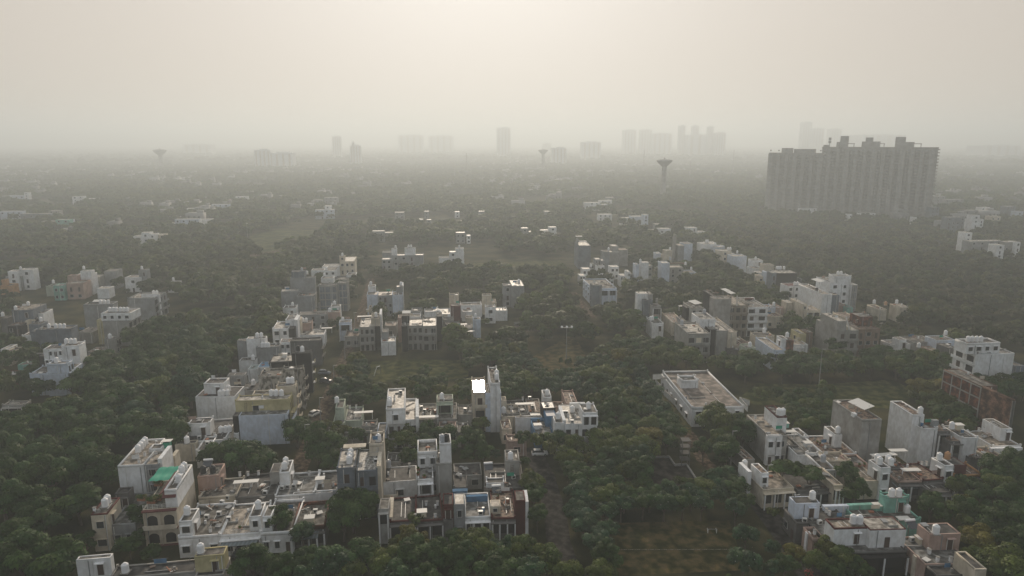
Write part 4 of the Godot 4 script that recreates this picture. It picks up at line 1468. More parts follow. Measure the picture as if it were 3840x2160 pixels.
	bx(13.12, -7.57, 0.8, 9, 0, 11.6, "W", "W", 0)
	bx(-0.38, -5, 3.27, 4, 0, 12, "W", "c", 0.3)
	bx(11.78, -1.67, 2.86, 4, 0, 12, "G", "w", 0.15)
	fit("box", -1.74, 3, 7.67)
	hs("terrace_house", "dark three storey house with a bright railed terrace and tall white side wall", -53.8, -249.6, -9)
	bx(0, -0, 5.4, 14.36, 0, 9, "N", "w", 0.3)
	fc("F:b3,F:rail")
	bx(3.7, 2.31, 1.94, 6, 0, 11.6, "K", "c", 0.2)
	bx(4.88, -1.74, 0.8, 9, 0, 12.4, "W", "W", 0)
	bx(3.1, 2.07, 3.18, 7.64, 8.8, 11.8, "C", "c", 0.5)
	fit("slab", -0.67, 9.6, -6.6, 7)
	hs("low_house", "narrow low house with a white sunlit terrace between two dark houses", -44.5, -239.9, -9)
	bx(0, -0, 5.12, 6.14, 0, 5.2, "W", "w", 0.4)
	bx(-1.15, -3.3, 2.33, 5, 0, 7.6, "G", "c", 0.2)
	fit("shaft", 1.63, 5, -3.66)
	hs("terrace_house", "dark brown three storey house with white water stained roof and tilted solar sheet", -39.3, -245.5, -6)
	bx(0, -0, 2.07, 8, 0, 9.6, "K", "c", 0.1)
	bx(3.73, -3.14, 5.57, 10.25, 0, 9.2, "N", "w", 0.35)
	fc("F:b3,F:rail")
	bx(0.22, -2.71, 2.79, 4, 9.45, 12.2, "K", "c", 0.1)
	bx(-2.37, -10.65, 1.42, 5, 0, 9.6, "P", "c", 0.2)
	fit("tilt", 0.5, 12.8, -4.34, 5)
	hs("terrace_house", "dark brown three storey house with a cluttered white roof beside its solar topped twin", -30.8, -249.9, -6.9)
	bx(0, -0, 5.21, 13.22, 0, 9.2, "N", "w", 0.35)
	fc("F:b2")
	bx(3.81, -8.02, 2.08, 7, 0, 9.8, "K", "c", 0.1)
	hs("low_house", "small house with a tall maroon panel and white roof walls", -23.6, -281.4, -6)
	bx(0, -0, 4.13, 4, 0, 8, "M", "c", 0.2)
	bx(-4.7, -0.92, 5.11, 10.49, 0, 5.2, "W", "w", 0.3)
	bx(-0.37, -14.23, 4.1, 4, 0, 9.5, "C", "c", 0.4)
	bx(6.9, -12.15, 9.07, 6, 0, 5.5, "W", "c", 0.4)
	hs("low_house", "low white house with a blue tank tower at the park edge", -13.8, -261.6, -6)
	bx(0, -0, 2.91, 4, 0, 7.4, "Q", "c", 0.2)
	bx(-6.61, -0.41, 9.75, 7, 0, 4.3, "N", "d", 0.3)
	fit("slab", -5.23, 5, -0.46, 3)
	fit("slab", -4.17, 4, 6.49, 6)
	hs("low_house", "low white house with a pale sloped parapet beside the tank tower", -9.2, -283.3, -6)
	bx(0, -0, 4.27, 4, 0, 7, "W", "c", 0.3)
	fc("F:w1")
	bx(5.01, -4.59, 4.91, 6, 0, 4.6, "W", "w", 0.3)
	bx(-0.38, -15.33, 3.98, 4, 0, 8.6, "C", "c", 0.5)
	hs("terrace_house", "grey house with a sunlit sloping roof corner above the park", -2.3, -313.1, -6)
	bx(0, -0, 3.98, 6, 0, 10.2, "G", "d", 0.3)
	fc("F:w1")
	bx(4.56, -1.66, 5.66, 13.76, 0, 10.4, "G", "w", 0.12)
	hs("grey_block", "wide hazy house with white edged rooms and tank towers beyond the park", -71.8, -391.9, -6)
	bx(0, -0, 5.51, 6, 0, 9, "G", "w", 0.2)
	fc("F:w2")
	bx(11.51, -10.76, 18.38, 8, 0, 9.6, "G", "w", 0.5)
	fc("F:w4")
	bx(3.66, -11.13, 3.1, 4, 9.05, 13.2, "W", "c", 0.3)
	bx(12.88, -10.65, 6.26, 4, 9.05, 13.4, "W", "c", 0.3)
	bx(0.23, -20.77, 8.39, 8, 0, 9.8, "G", "c", 0.4)
	hs("white_house", "small white tower house with a roof tank at the far edge of the park", -31.6, -412.7, -6)
	bx(0, -0, 4.77, 5, 0, 12, "W", "c", 0.2)
	bx(-1.8, -1.98, 8.82, 6, 0, 9.6, "W", "w", 0.2)
	fc("F:w2")
	bx(-9.27, -3.84, 6.58, 6, 0, 6, "W", "c", 0.3)
	hs("white_house", "white house with a stepped blank wall and slim balconies, lowest of the far left houses", -136.4, -199.4, -9)
	bx(0, -0, 5.67, 3.56, 6.75, 9.8, "Q", "w", 0.5)
	fc("R:b2")
	bx(-5.67, -2.76, 5.04, 8, 0, 6.8, "Q", "c", 0.3)
	bx(-0.09, -2.58, 5.67, 10, 0, 6.9, "Q", "c", 0.1)
	fc("R:b2")
	hs("black_house", "house with a black side wall, white upper rooms and three tanks on the roof", -144.3, -213.3, -9)
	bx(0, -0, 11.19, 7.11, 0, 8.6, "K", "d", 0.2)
	fc("R:b3")
	bx(-0.27, 3.22, 5.52, 5, 0, 11.4, "W", "d", 0.2)
	fc("F:w4")
	bx(4.54, 2.71, 5.1, 4.75, 0, 12, "W", "w", 0.4)
	fc("F:d1")
	hs("teal_house", "small turquoise house with a dark flat roof among trees", -157, -214.6, -9)
	bx(0, -0, 4.95, 3.18, 0, 4.4, "T", "d", 0.15)
	fc("F:d1")
	hs("low_house", "low brick shed with a cream end wall at the left edge", -158.3, -209.3, -6)
	bx(0, -0, 4.67, 6, 0, 2.8, "B", "d", 0.3)
	bx(-11.91, -21.08, 2.67, 8, 0, 4.4, "C", "c", 0.3)
	bx(-14.36, -23.55, 2.19, 6, 0, 5, "W", "w", 0.2)
	hs("concrete_house", "grey concrete house with a white open roof floor and many tanks", -147.5, -253.5, -3)
	bx(0, -0, 9.21, 9.76, 0, 9.6, "N", "c", 0.12)
	fc("R:b3")
	bx(-0.14, -0.06, 10.67, 7.94, 9.43, 12.4, "W", "w", 0.4)
	fc("F:w4")
	bx(-6.73, -1.7, 3.01, 8, 0, 9.4, "Y", "c", 0.2)
	hs("concrete_house", "pale grey house with a wide blank wall and two tanks on a roof frame", -158.5, -293.2, -3)
	bx(0, -0, 11.01, 12.28, 0, 9.6, "G", "w", 0.5)
	fc("R:b3")
	bx(2.57, 2.11, 7.45, 1.5, 0, 10.4, "W", "c", 0.2)
	hs("concrete_house", "steel grey house with a blank wall and a tilted white roof sheet", -169.5, -277.4, -9)
	bx(0, -0, 11.26, 4.94, 0, 9.8, "G", "c", 0.6)
	fit("tilt", -2.62, 9.8, -4.31, 6)
	hs("low_house", "low grey roof house between the concrete houses with a tank", -143.9, -239.9, -3)
	bx(0, -0, 4.06, 3.48, 0, 5.8, "N", "c", 0.15)
	fc("R:w2")
	bx(-16.57, -16.81, 5.23, 8, 0, 4.4, "N", "d", 0.2)
	bx(-0.18, 9.91, 3.8, 6, 0, 4.4, "N", "r", 0.2)
	fc("F:w2")
	hs("slate_house", "dark slate blank walled house with four tanks behind a white parapet", -164.8, -242, -9)
	bx(0, -0, 11.6, 5.6, 0, 9, "S", "c", 0.4)
	bx(-7.36, -1.75, 2.44, 5, 0, 8, "S", "c", 0.3)
	hs("cream_house", "cream and slate house with stacked roof rooms at the left edge", -187, -259.1, -9)
	bx(0, -0, 0.8, 3.42, 0, 7.4, "C", "w", 0.3)
	fc("F:w1")
	bx(-10.13, -5.4, 2.43, 5, 0, 7.6, "D", "c", 0.3)
	bx(-2.32, -6.55, 7.4, 10.77, 0, 11, "S", "t", 0.2)
	fc("F:d1")
	bx(1.97, -8.6, 2.37, 8, 0, 8.6, "W", "c", 0.3)
	bx(-2.16, 3.22, 4.45, 6, 0, 6.8, "K", "r", 0.2)
	fc("F:w2")
	bx(8.49, 10.59, 4.21, 5, 0, 8.6, "S", "c", 0.2)
	bx(6.36, 10.24, 5.47, 6, 0, 4.6, "W", "c", 0.3)
	fc("F:w2")
	hs("white_house", "hazy white two storey house with roof room at the left edge by the trees", -254.7, -349.6, -6)
	bx(0, -0, 7.82, 6, 0, 7.4, "G", "w", 0.1)
	bx(0.55, 1.73, 4.79, 5, 0, 10.2, "W", "w", 0.3)
	fc("F:w1")
	bx(5.85, -0.41, 6.42, 5, 0, 10.6, "W", "w", 0.3)
	fc("F:w1")
	hs("orange_house", "small orange cream house with a roof arch at the left edge", -251.3, -338.5, -6)
	bx(0, -0, 5.39, 6, 0, 4.8, "O", "c", 0.4)
	bx(-1.55, 0.02, 1.75, 3, 4.35, 7.6, "O", "c", 0.2)
	hs("teal_house", "pale green and turquoise two storey house in hazy trees", -217.4, -327, -6)
	bx(0, -0, 4.85, 6, 0, 7.2, "T", "l", 0.3)
	fc("F:w2")
	bx(-8.32, -11.23, 6.01, 8, 0, 5, "V", "c", 0.3)
	hs("white_house", "hazy house with a white open roof pavilion and pink roof walls", -211.2, -330.3, -6)
	bx(0, -0, 7.49, 7.85, 0, 8, "P", "w", 0.4)
	fc("F:w2")
	bx(3.52, -2.49, 4.88, 4, 9.5, 13, "W", "w", 0.3)
	bx(-0.47, -9.53, 7.19, 6, 0, 10.2, "W", "c", 0.3)
	bx(-4.14, -4.89, 4.34, 4, 0, 10.4, "P", "c", 0.4)

func houses_two():
	hs("grey_block", "grey narrow blank house beside the roof pavilion house", -207.3, -353.6, -6)
	bx(0, -0, 5.58, 8, 0, 9.4, "G", "c", 0.2)
	bx(-5.03, 5.25, 4.12, 6, 0, 7.6, "N", "w", 0.3)
	hs("white_house", "small hazy white house with a tank tower and bright parapet", -191.9, -346.2, -3)
	bx(0, -0, 7.77, 6.61, 0, 7.6, "W", "t", 0.4)
	fc("F:w1")
	bx(4.51, -0.08, 3.88, 4, 0, 11, "G", "c", 0.2)
	fc("F:d1")
	hs("low_house", "far roof with a single tank peeking out of the forest", -171.3, -344.2, -6)
	bx(0, -0, 5.01, 6, 0, 5, "W", "c", 0.3)
	bx(-28.75, 10.24, 5.45, 6, 0, 5, "W", "w", 0.3)
	hs("low_house", "derelict brick building with a dark doorway half buried in trees, left edge", -136.6, -180, -3)
	bx(0, -0, 5.8, 3.15, 0, 4.4, "N", "d", 0.3)
	fc("F:D1")
	hs("low_house", "low white roof hut with a dark door at the lower edge of the street", -69.8, -103.8, -9)
	bx(0, -0, 5.31, 1.24, 0, 7, "W", "c", 0.15)
	fc("F:d1")
	bx(9.6, 0.61, 13.71, 3.66, 0, 4.2, "N", "d", 0.35)
	hs("low_house", "yellow washed roof hut with a tank on top at the lower edge", -51, -105.4, -9)
	bx(0, -0, 4.74, 2.54, 3.85, 7, "Y", "c", 0.2)
	fc("F:d1")
	bx(0.1, 0.13, 4.55, 5, 0, 4.2, "N", "d", 0.3)
	hs("plain_house", "cream and white house with maroon roof edges, a bright roof slab and twin tanks", 60.4, -113.3, -3)
	bx(0, -0, 6.26, 3.25, 3.95, 7.6, "W/M", "t", 0.3)
	fc("F:d1")
	bx(6.25, 0.4, 6.62, 4.26, 3.95, 7.6, "W/M", "w", 0.12)
	fc("F:w1")
	bx(2.62, -1.37, 12.88, 10.91, 0, 4.3, "K", "l", 0.3)
	fc("F:D3")
	hs("teal_house", "turquoise walled house with a turquoise stair room carrying two tanks", 75, -124.3, -4.6)
	bx(0, -0, 4.82, 2.06, 3.75, 7.2, "T", "d", 0.25)
	fc("F:d1")
	bx(-3.21, 1.51, 12.23, 5.6, 0, 4.3, "T", "c", 0.5)
	bx(-6.17, -0.93, 5.39, 0.8, 0, 4.9, "T", "T", 0)
	fit("slab", -0.59, 4.6, 4.28, 2.4)
	fit("box", -2.93, 3.9, -0.26, 2)
	hs("low_house", "grey blue roof room house with a single tank beside the dark courtyard", 56.5, -122.2, -3)
	bx(0, -0, 4.84, 2.73, 3.85, 7.2, "Q", "d", 0.1)
	fc("F:d1")
	bx(2.23, 0.61, 10.14, 5.23, 0, 4.3, "D", "d", 0.4)
	fc("L:w2")
	bx(7.25, -1.7, 5.16, 0.8, 0, 4.9, "Q", "Q", 0)
	fit("shaft", 4.84, 4, -0.53)
	fit("shaft", 4.95, 4, 0.42)
	hs("low_house", "salmon parapet yard beside the cream house near the lane", 55.7, -115.6, -3)
	bx(0, -0, 2.14, 3.89, 0, 4.3, "P", "r", 0.8)
	bx(-0.9, -0.17, 0.8, 0.8, 0, 4.2, "W", "W", 0)
	fit("shaft", 0.17, 3.9, 0.05)
	hs("low_house", "peach walled roof room house with a single tank and pale terrace", 76.4, -112.1, -3)
	bx(0, -0, 5.59, 3.55, 3.95, 7.2, "P", "d", 0.2)
	fc("F:d1")
	bx(-1.89, 1.87, 8.46, 8.46, 0, 4.3, "P", "l", 0.3)
	bx(-5.99, 3.43, 0.8, 0.8, 0, 4.2, "C", "C", 0)
	fit("box", -2.48, 4, -0.67)
	fit("shaft", -3.28, 4, 4.97)
	fit("shaft", -3.22, 4, 2.71)
	fit("shaft", -1.01, 4, 5.09)
	hs("low_house", "lower edge dark house with a cream walled terrace corner", 73.9, -104.2, -3)
	bx(0, -0, 6.59, 2.82, 0, 4.3, "K", "d", 0.3)
	bx(2.1, 1.43, 1.9, 5, 0, 7, "C", "d", 0.3)
	hs("concrete_house", "tall raw grey concrete house with a leaning white roof sheet on top", 82, -155, -4.8)
	bx(0, -0, 4.73, 12.51, 0, 12.6, "N", "r", 0.5)
	bx(-2.37, 2.93, 0.8, 1.2, 12, 12.9, "W", "c", 0.1)
	fit("tilt2", 1.4, 13.6, -0.67, 7)
	hs("white_house", "tall white house with a stepped terrace garden and a blank white flank", 97, -154.5, -3)
	bx(0, -0, 4.01, 7.68, 0, 9.6, "W", "r", 0.3)
	bx(-1.73, -2.54, 2.84, 9.02, 0, 12.2, "W", "r", 0.4)
	bx(2.13, 2.29, 1.4, 0.8, 0, 11, "G", "G", 0)
	hs("grey_house", "grey two storey house with a junk filled roof, tiled awning and white end block", 105, -151.7, -3)
	bx(0, -0, 3.87, 7.12, 0, 8.4, "W", "c", 0.3)
	bx(-4.31, -2.41, 3.15, 6, 0, 8.8, "D", "r", 0.2)
	fc("F:D1")
	bx(-3.04, 1.13, 2.96, 4, 0, 7.4, "D", "r", 0.1)
	fc("F:D1")
	fit("box", 0.32, 8.6, -0.99)
	hs("brick_house", "large unfinished red brick building with a concrete frame grid at the right edge", 123.4, -166.3, -6)
	bx(0, -0, 0.8, 10, 0, 12.5, "F", "c", 0.3)
	fc("F:g4")
	bx(1.71, -11.63, 4.41, 14, 0, 12.5, "F", "c", 0.2)
	fc("L:g4")
	hs("low_house", "white hut with a single dark door and pale terrace beside the brick building", 119, -159, -3)
	bx(0, -0, 2.83, 6.19, 3.95, 7.2, "W", "c", 0.1)
	fc("F:d1")
	bx(-1.9, 1.76, 7.02, 8.96, 0, 4.3, "W", "t", 0.3)
	bx(-3.42, 7.74, 7.64, 0.8, 0, 4.6, "W", "W", 0)
	fit("shaft", -2.99, 4.4, -1.81)
	fit("shaft", -1.17, 4.4, -2.2)
	hs("terrace_house", "grey flanked two storey house with a roof room on a maroon frame and three tanks", 62, -158, -3.1)
	bx(0, -0, 4.64, 12.96, 0, 7.4, "N", "t", 0.35)
	fc("F:w2")
	bx(2.37, -0.65, 2.45, 7.22, 0, 10.6, "W/M", "d", 0.3)
	bx(3.43, 2.96, 3.98, 6.16, 0, 4.6, "K", "c", 0.6)
	bx(-0.7, 6.16, 3.61, 1, 0, 7.4, "W", "c", 0.3)
	fc("F:w2")
	fit("box", 3.7, 7.4, 1.62, 2)
	fit("slab", 4.67, 6.6, 2.42, 3)
	fit("shaft", -1.54, 7.6, -3.06)
	hs("low_house", "low terracotta roofed terrace with a white stair hut and orange pots", 75.6, -153.5, -3)
	bx(0, -0, 7.73, 10.19, 0, 4.3, "W", "r", 0.35)
	bx(1.39, -1.38, 1.79, 5.23, 3.9, 7.2, "W", "c", 0.2)
	fc("L:d1")
	hs("low_house", "low grey terrace house between the grey flank and terracotta terrace", 68.5, -153.5, -3)
	bx(0, -0, 6.46, 11.48, 0, 4.3, "W", "l", 0.3)
	fit("box", 1.67, 3.9, 0.55, 1)
	fit("shaft", 1.23, 3.9, 2.25)
	hs("low_house", "low house with a white parapet basin roof and vent cap", 69.4, -144.1, -3)
	bx(0, -0, 2.95, 8.62, 0, 4.6, "W", "d", 0.6)
	bx(4.21, -1.9, 5.17, 4.47, 0, 4.8, "C", "t", 0.6)
	hs("low_house", "lilac walled roof terrace next to the basin roof", 77.1, -144.6, -3)
	bx(0, -0, 3.93, 4.74, 0, 4.8, "P", "l", 0.6)
	bx(-1.52, 5.38, 4.51, 7.64, 0, 4.3, "C", "t", 0.3)
	hs("low_house", "white house with a pointed front wall, tall dark window and four tanks", 78.8, -137.2, -9)
	bx(0, -0, 2.31, 3.99, 0, 7.4, "W", "d", 0.3)
	fc("F:w1,L:d1")
	bx(7.32, -4.96, 3.97, 4.44, 0, 4.3, "D", "d", 0.2)
	fit("slab", 5.58, 6.2, -5.97, 6)
	hs("low_house", "low pink stained house with a concave roof edge and long grey awning", 84.4, -139.3, -3)
	bx(0, -0, 5.25, 8.07, 0, 4.3, "D/P", "r", 0.4)
	fc("F:D2")
	fit("canopy", 0.03, 3.1, 3.67, 6)
	fit("slab", 2.45, 5, 0.3, 4)
	fit("shaft", 7.27, 4, -3.35)
	fit("shaft", 8.45, 4, -3.48)
	fit("slab", 3.44, 6.4, -6.34, 4)
	hs("low_house", "low house with red striped roof terrace and a white hut with a dark door", 93.2, -138.7, -8.7)
	bx(0, -0, 2.15, 4.01, 0, 7.2, "W", "d", 0.3)
	fc("F:w1,L:d1")
	bx(-3.57, -1.58, 4.94, 7.49, 0, 4.3, "D/M", "r", 0.3)
	fc("F:D2")
	fit("canopy", -1.82, 3.1, 2.07, 6)
	hs("low_house", "orange walled low house with a round orange tank and broken awning", 98.7, -140.8, -3)
	bx(0, -0, 6.74, 5.66, 0, 4.4, "D/O", "r", 0.5)
	fc("F:D2")
	bx(-1.97, 0.28, 3.24, 4, 3.85, 6.4, "M", "d", 0.1)
	hs("low_house", "low dark yard house beyond the orange wall", 105.8, -152, -6)
	bx(0, -0, 2.89, 10, 0, 4, "D", "d", 0.3)
	hs("low_house", "white two storey corner house with a white side wall and gridded window by the lane", 52.5, -135.4, -7.8)
	bx(0, -0, 1.73, 4.56, 3.95, 7.2, "W", "r", 0.2)
	fc("F:w1")
	bx(2.48, -0.04, 6.85, 7.61, 0, 4.3, "C", "t", 0.3)
	fc("F:D3")
	bx(-2.22, -2.1, 0.8, 4.52, 0, 6.6, "W", "W", 0)
	bx(10.54, -0.32, 7.22, 8, 0, 3.4, "D", "d", 0.2)
	fc("F:D3")
	bx(3.79, -16.08, 2.49, 9, 0, 3.4, "N", "r", 0.2)
	hs("low_house", "narrow dark fronted house behind the round trees, right of the basin roof", 67.5, -136.2, -6)
	bx(0, -0, 1.99, 8, 0, 5, "C", "t", 0.4)
	fc("F:D2")
	hs("low_house", "dark porch row house behind the right hand trees with white pillars", 88.9, -134.8, -6)
	bx(0, -0, 4.32, 6, 0, 3.6, "D", "d", 0.2)
	fc("F:D3")
	hs("white_house", "four storey white house with dark balconies and a huge blank lilac white flank", 144.2, -202.7, -6)
	bx(0, -0, 12.25, 9, 0, 12.8, "W", "l", 0.2)
	fc("L:b2")
	bx(-3.48, 0.96, 10.8, 5, 12.6, 16, "W", "c", 0.6)
	fc("F:w4")
	hs("low_house", "low blue and white house with three tanks in the right hand trees", 150.8, -234.6, -6)
	bx(0, -0, 6.97, 6, 0, 7.2, "Q", "c", 0.2)
	fc("F:d1")
	bx(-4.27, -5.44, 8.9, 8, 0, 5.4, "N", "c", 0.4)
	bx(-4.07, 3.06, 5.74, 6, 0, 4.4, "P", "t", 0.3)
	bx(-3.86, 8.43, 3.07, 6, 0, 7, "D", "c", 0.2)
	hs("low_house", "small white gabled hut in the right hand trees", 137.2, -235.9, -6)
	bx(0, -0, 2.78, 4, 0, 6.6, "W", "c", 0.1)
	fc("F:d1")
	bx(1, -3.1, 7.42, 6, 0, 4.4, "W", "c", 0.3)
	hs("low_house", "grey green house at the right edge with a flat dark roof", 156.6, -209.2, -6)
	bx(0, -0, 3.11, 10, 0, 7, "S", "c", 0.2)
	hs("school_building", "long single storey white school with a wide stained roof and side veranda", 54.3, -188.9, -3, "school")
	bx(0, -0, 14.12, 29.68, 0, 5.6, "W", "r2", 0.7)
	fc("F:w4")
	bx(-2.81, -3.4, 4.97, 4.38, 4.85, 7.4, "W", "c", 0.7)
	bx(-6.51, -1.14, 1.39, 29.25, 0, 4.4, "W", "c", 0.1)
	fc("L:w6")
	hs("concrete_house", "grey slab sided three storey house with a white sunlit open room at its top front", 63.5, -235.6, -3.8)
	bx(0, -0, 7.6, 15.1, 0, 10.6, "N", "w", 0.45)
	fc("F:v3")
	bx(7.69, -4.06, 2.68, 8, 0, 9.8, "K", "l", 0.1)
	hs("concrete_house", "long grey house with a pale roof deck and blank front behind the slab sided one", 73.6, -248.6, -3)
	bx(0, -0, 4.29, 26.38, 0, 9.6, "N", "w", 0.3)
	bx(3.37, 3.54, 3.11, 20.74, 0, 9.2, "C", "t", 0.4)
	bx(-3.71, 2.81, 5.69, 9.65, 9, 12.4, "W", "l", 0.25)
	hs("concrete_house", "brown house under a large tilted white roof sheet", 71.2, -264.4, -3)
	bx(0, -0, 4.96, 10.4, 0, 12, "N", "c", 0.3)
	fc("F:w2")
	bx(-2.68, 0.4, 2.07, 5, 0, 11.6, "K", "c", 0.2)
	fit("tilt2", 1.42, 12.6, -2.3, 6.5)
	fit("slab", 0.79, 8, -14.98, 4)
	hs("concrete_house", "low beige roof deck house with a garden of shrubs on top", 65, -270.1, -3)
	bx(0, -0, 5.18, 15.52, 0, 5.4, "C", "r", 0.4)
	bx(-9.08, 5.95, 4.48, 9.53, 0, 6, "W", "c", 0.3)
	fc("F:d1")
	bx(3.69, 7.49, 6.68, 8, 0, 6.8, "G", "c", 0.2)
	hs("unfinished_house", "grey half built house with a netted front and white roof corner", 55, -281.7, -3)
	bx(0, -0, 6.26, 5.22, 0, 13, "N", "c", 0.1)
	bx(0.48, 3.34, 3.65, 5, 0, 11.2, "S", "c", 0.1)
	bx(2.96, 7.14, 3.6, 6, 0, 9.6, "N", "d", 0.3)
	fc("F:D1")
	bx(-1.19, 0.79, 4.16, 4, 0, 13.3, "W", "w", 0.05)
	bx(4.71, 3.08, 0.8, 0.8, 9.6, 11.4, "N", "N", 0)
	hs("apartment_house", "tall brown balcony block with a sloping open top room and two tilted sheets", 87.2, -269.2, -3, "apartment house")
	bx(0, -0, 7.41, 17.74, 0, 12.8, "Bw", "t", 0.3)
	fc("F:b3")
	bx(-6.73, 7.31, 6.81, 5, 0, 15.6, "N", "c", 0.1)
	bx(-2.72, 5.1, 0.8, 3, 12.45, 15.8, "Bw", "c", 0)
	fit("tilt2", -1.39, 16.6, -2.34, 4.5)
	fit("tilt2", -1.2, 16.6, 2.75, 4.5)
	fit("ramp", 0.23, 14, 8.43, 8)
	hs("apartment_house", "dark flanked block with a white pipe cluttered roof next to the brown balcony block", 79.9, -273, -3, "apartment house")
	bx(0, -0, 1.16, 12.3, 0, 14.8, "K", "w", 0.3)
	hs("apartment_house", "white framed three storey house with brick side and open balconies", 95, -270.2, -3, "apartment house")
	bx(0, -0, 8.23, 17.26, 0, 11.8, "W", "c", 0.15)
	fc("F:b2")
	bx(1.68, -3.75, 3.53, 0.8, 0, 12.6, "B", "B", 0)
	bx(3.37, -4.39, 0.8, 2, 0, 12.6, "W", "W", 0)
	hs("low_house", "pale blue and pink small house beyond the white framed house", 108.1, -283.4, -6)
	bx(0, -0, 3.21, 6, 0, 7, "Q", "c", 0.4)
	bx(4.03, -1.24, 3.22, 6, 0, 6.6, "P", "c", 0.4)
	bx(-1.94, 5.63, 7.5, 8, 0, 5, "C", "r", 0.3)
	fc("F:w2")
	hs("low_house", "low beige terrace house with a pale green room and a tank", 80.5, -227, -6)
	bx(0, -0, 3.57, 5, 0, 6.6, "V", "c", 0.35)
	fc("F:d1")
	bx(2.33, -13, 6.38, 11.16, 0, 4.3, "C", "r", 0.3)
	bx(-1.45, -8.54, 4.98, 8, 0, 3.6, "D", "d", 0.2)
	hs("low_house", "pale blue flanked house with a beige terrace and a brick and white stair hut", 88.3, -227.5, -3)
	bx(0, -0, 4.02, 15.17, 0, 7.2, "Q", "t", 0.35)
	fc("F:w2")
	bx(3.08, 1.9, 2.02, 4, 0, 10, "W", "c", 0.2)
	fc("L:d1")
	bx(4.85, 2.58, 2.3, 4, 0, 9.6, "B", "c", 0.1)
	bx(2.41, -12.47, 6.86, 5, 0, 7, "C", "d", 0.3)
	hs("low_house", "yellow cream two storey house with a single door and a brown side annex", 104, -242.3, -3)
	bx(0, -0, 2.43, 7.05, 0, 7.4, "Y", "c", 0.2)
	fc("L:w1")
	bx(4.59, -3.63, 2.86, 5, 0, 6.6, "Br", "r", 0.2)
	bx(-3.03, 5.54, 5.3, 6, 0, 5, "W", "t", 0.2)
	bx(-3.87, 8.24, 2.73, 4, 0, 4.4, "W", "w", 0.1)
	hs("concrete_house", "grey blank sided three storey house with a white sloping sunlit front room and open balconies", 116.8, -240.6, -3)
	bx(0, -0, 7.37, 15.8, 0, 10.4, "N", "w", 0.1)
	fc("F:b2")
	bx(-2.54, 2.06, 3.23, 11.89, 10.25, 13.8, "N", "w", 0.1)
	fit("ramp", 1.26, 12.2, 6.96, 9)
	hs("brown_house", "brown three storey house with square windows and a pillared roof room", 125.7, -241.6, -6)
	bx(0, -0, 8.52, 11, 0, 10, "Br", "r", 0.4)
	fc("F:w3")
	bx(1.78, -2.46, 5.02, 6, 9.55, 13.2, "B", "l", 0.15)
	fc("F:w2")
	bx(2.32, -12.39, 5.23, 10, 0, 10.4, "C", "r", 0.3)
	hs("low_house", "cream bungalow with sunlit sloped roof and blue window at the scrub edge", 164.9, -286, -3)
	bx(0, -0, 4.63, 7.25, 0, 6.6, "C", "t", 0.15)
	fc("F:w1")
	bx(-7.22, -4.68, 3.65, 8.96, 0, 5, "C", "r", 0.4)
	hs("white_house", "white house with a sharp blank flank, tilted white sheet and dark side return", 132, -294.9, -3)
	bx(0, -0, 4.34, 21.86, 0, 12, "W", "t", 0.4)
	bx(4.81, 5.66, 3.68, 6, 0, 11, "S", "t", 0.2)
	bx(-0.54, 2.84, 0.8, 1, 11, 13, "K", "c", 0)
	fit("tilt2", 4.08, 14.6, -5.83, 7)
	hs("white_house", "white six bay house with stacked open balconies and a round cornered roof drum", 145.2, -306.9, -3)
	bx(0, -0, 8.91, 13.02, 0, 13.6, "W", "c", 0.3)
	fc("F:w2")
	bx(0.85, 4.1, 7.75, 5, 13.25, 16.6, "W", "w", 0.4)
	bx(6.01, 4.78, 2.55, 6, 0, 12.8, "W", "w", 0.1)
	fc("F:g3")
	hs("low_house", "beige house with a pale roof and a sunlit upper terrace below the white flank", 119.6, -281, -3)
	bx(0, -0, 1.8, 11.36, 0, 9.6, "C", "w", 0.15)
	fc("F:w1")
	bx(2.72, 3.52, 5.93, 8, 0, 7.6, "C", "t", 0.3)
	fc("F:D2")
	bx(-2.93, -4.4, 2.57, 5, 0, 8.6, "C", "w", 0.1)
	bx(25.22, -14.56, 2.6, 6, 0, 5, "P", "r", 0.3)
	bx(27, -11.2, 2.57, 6, 0, 4.6, "T", "c", 0.3)
	hs("low_house", "house with a maroon pitched parapet and arched small windows beside the black block", 131.7, -316.8, -6)
	bx(0, -0, 9.34, 7, 0, 9.4, "W", "M", 0.2)
	fc("F:w3")
	hs("black_block", "charcoal black flanked block with a tank lined bright roof", 136.5, -341.8, -3)
	bx(0, -0, 10.46, 8.34, 0, 10.8, "K", "w", 0.2)
	bx(-6.38, 0.83, 2.29, 6, 0, 10.8, "S", "w", 0.2)
	fc("F:w1")
	bx(-6.83, -5.58, 0.8, 7, 0, 9.8, "Q", "w", 0.3)
	fc("F:w2")
	bx(-8.15, -10.16, 2.19, 6, 0, 7, "C", "c", 0.3)
	fc("F:w1")
	bx(-8.64, -5.92, 2.25, 4, 0, 5, "Y", "c", 0.2)
	bx(7.84, -1.95, 0.8, 10, 0, 7.6, "G", "w", 0.4)
	hs("low_house", "pale house stepping up beside the charcoal block, first of four from the left", 136.7, -383.9, -6)
	bx(0, -0, 5.51, 8, 0, 5.4, "W", "t", 0.3)
	hs("low_house", "pale house stepping up beside the charcoal block, second of four from the left", 139.2, -390.1, -6)
	bx(0, -0, 5.98, 6, 0, 8.8, "W", "c", 0.3)
	fc("F:d1")
	hs("low_house", "pale house stepping up beside the charcoal block, third of four from the left", 134.6, -371.3, -6)
	bx(0, -0, 3.23, 5, 0, 5, "W", "w", 0.1)
	hs("low_house", "pale house stepping up beside the charcoal block, fourth of four from the left", 140.9, -376.6, -6)
	bx(0, -0, 5.54, 6, 0, 8.4, "C", "c", 0.2)
	hs("lavender_house", "lavender blue blank house with a pale parapet roof on the scrub edge", 131.9, -400.1, -6)
	bx(0, -0, 8.15, 8, 0, 9.6, "Q", "w", 0.3)
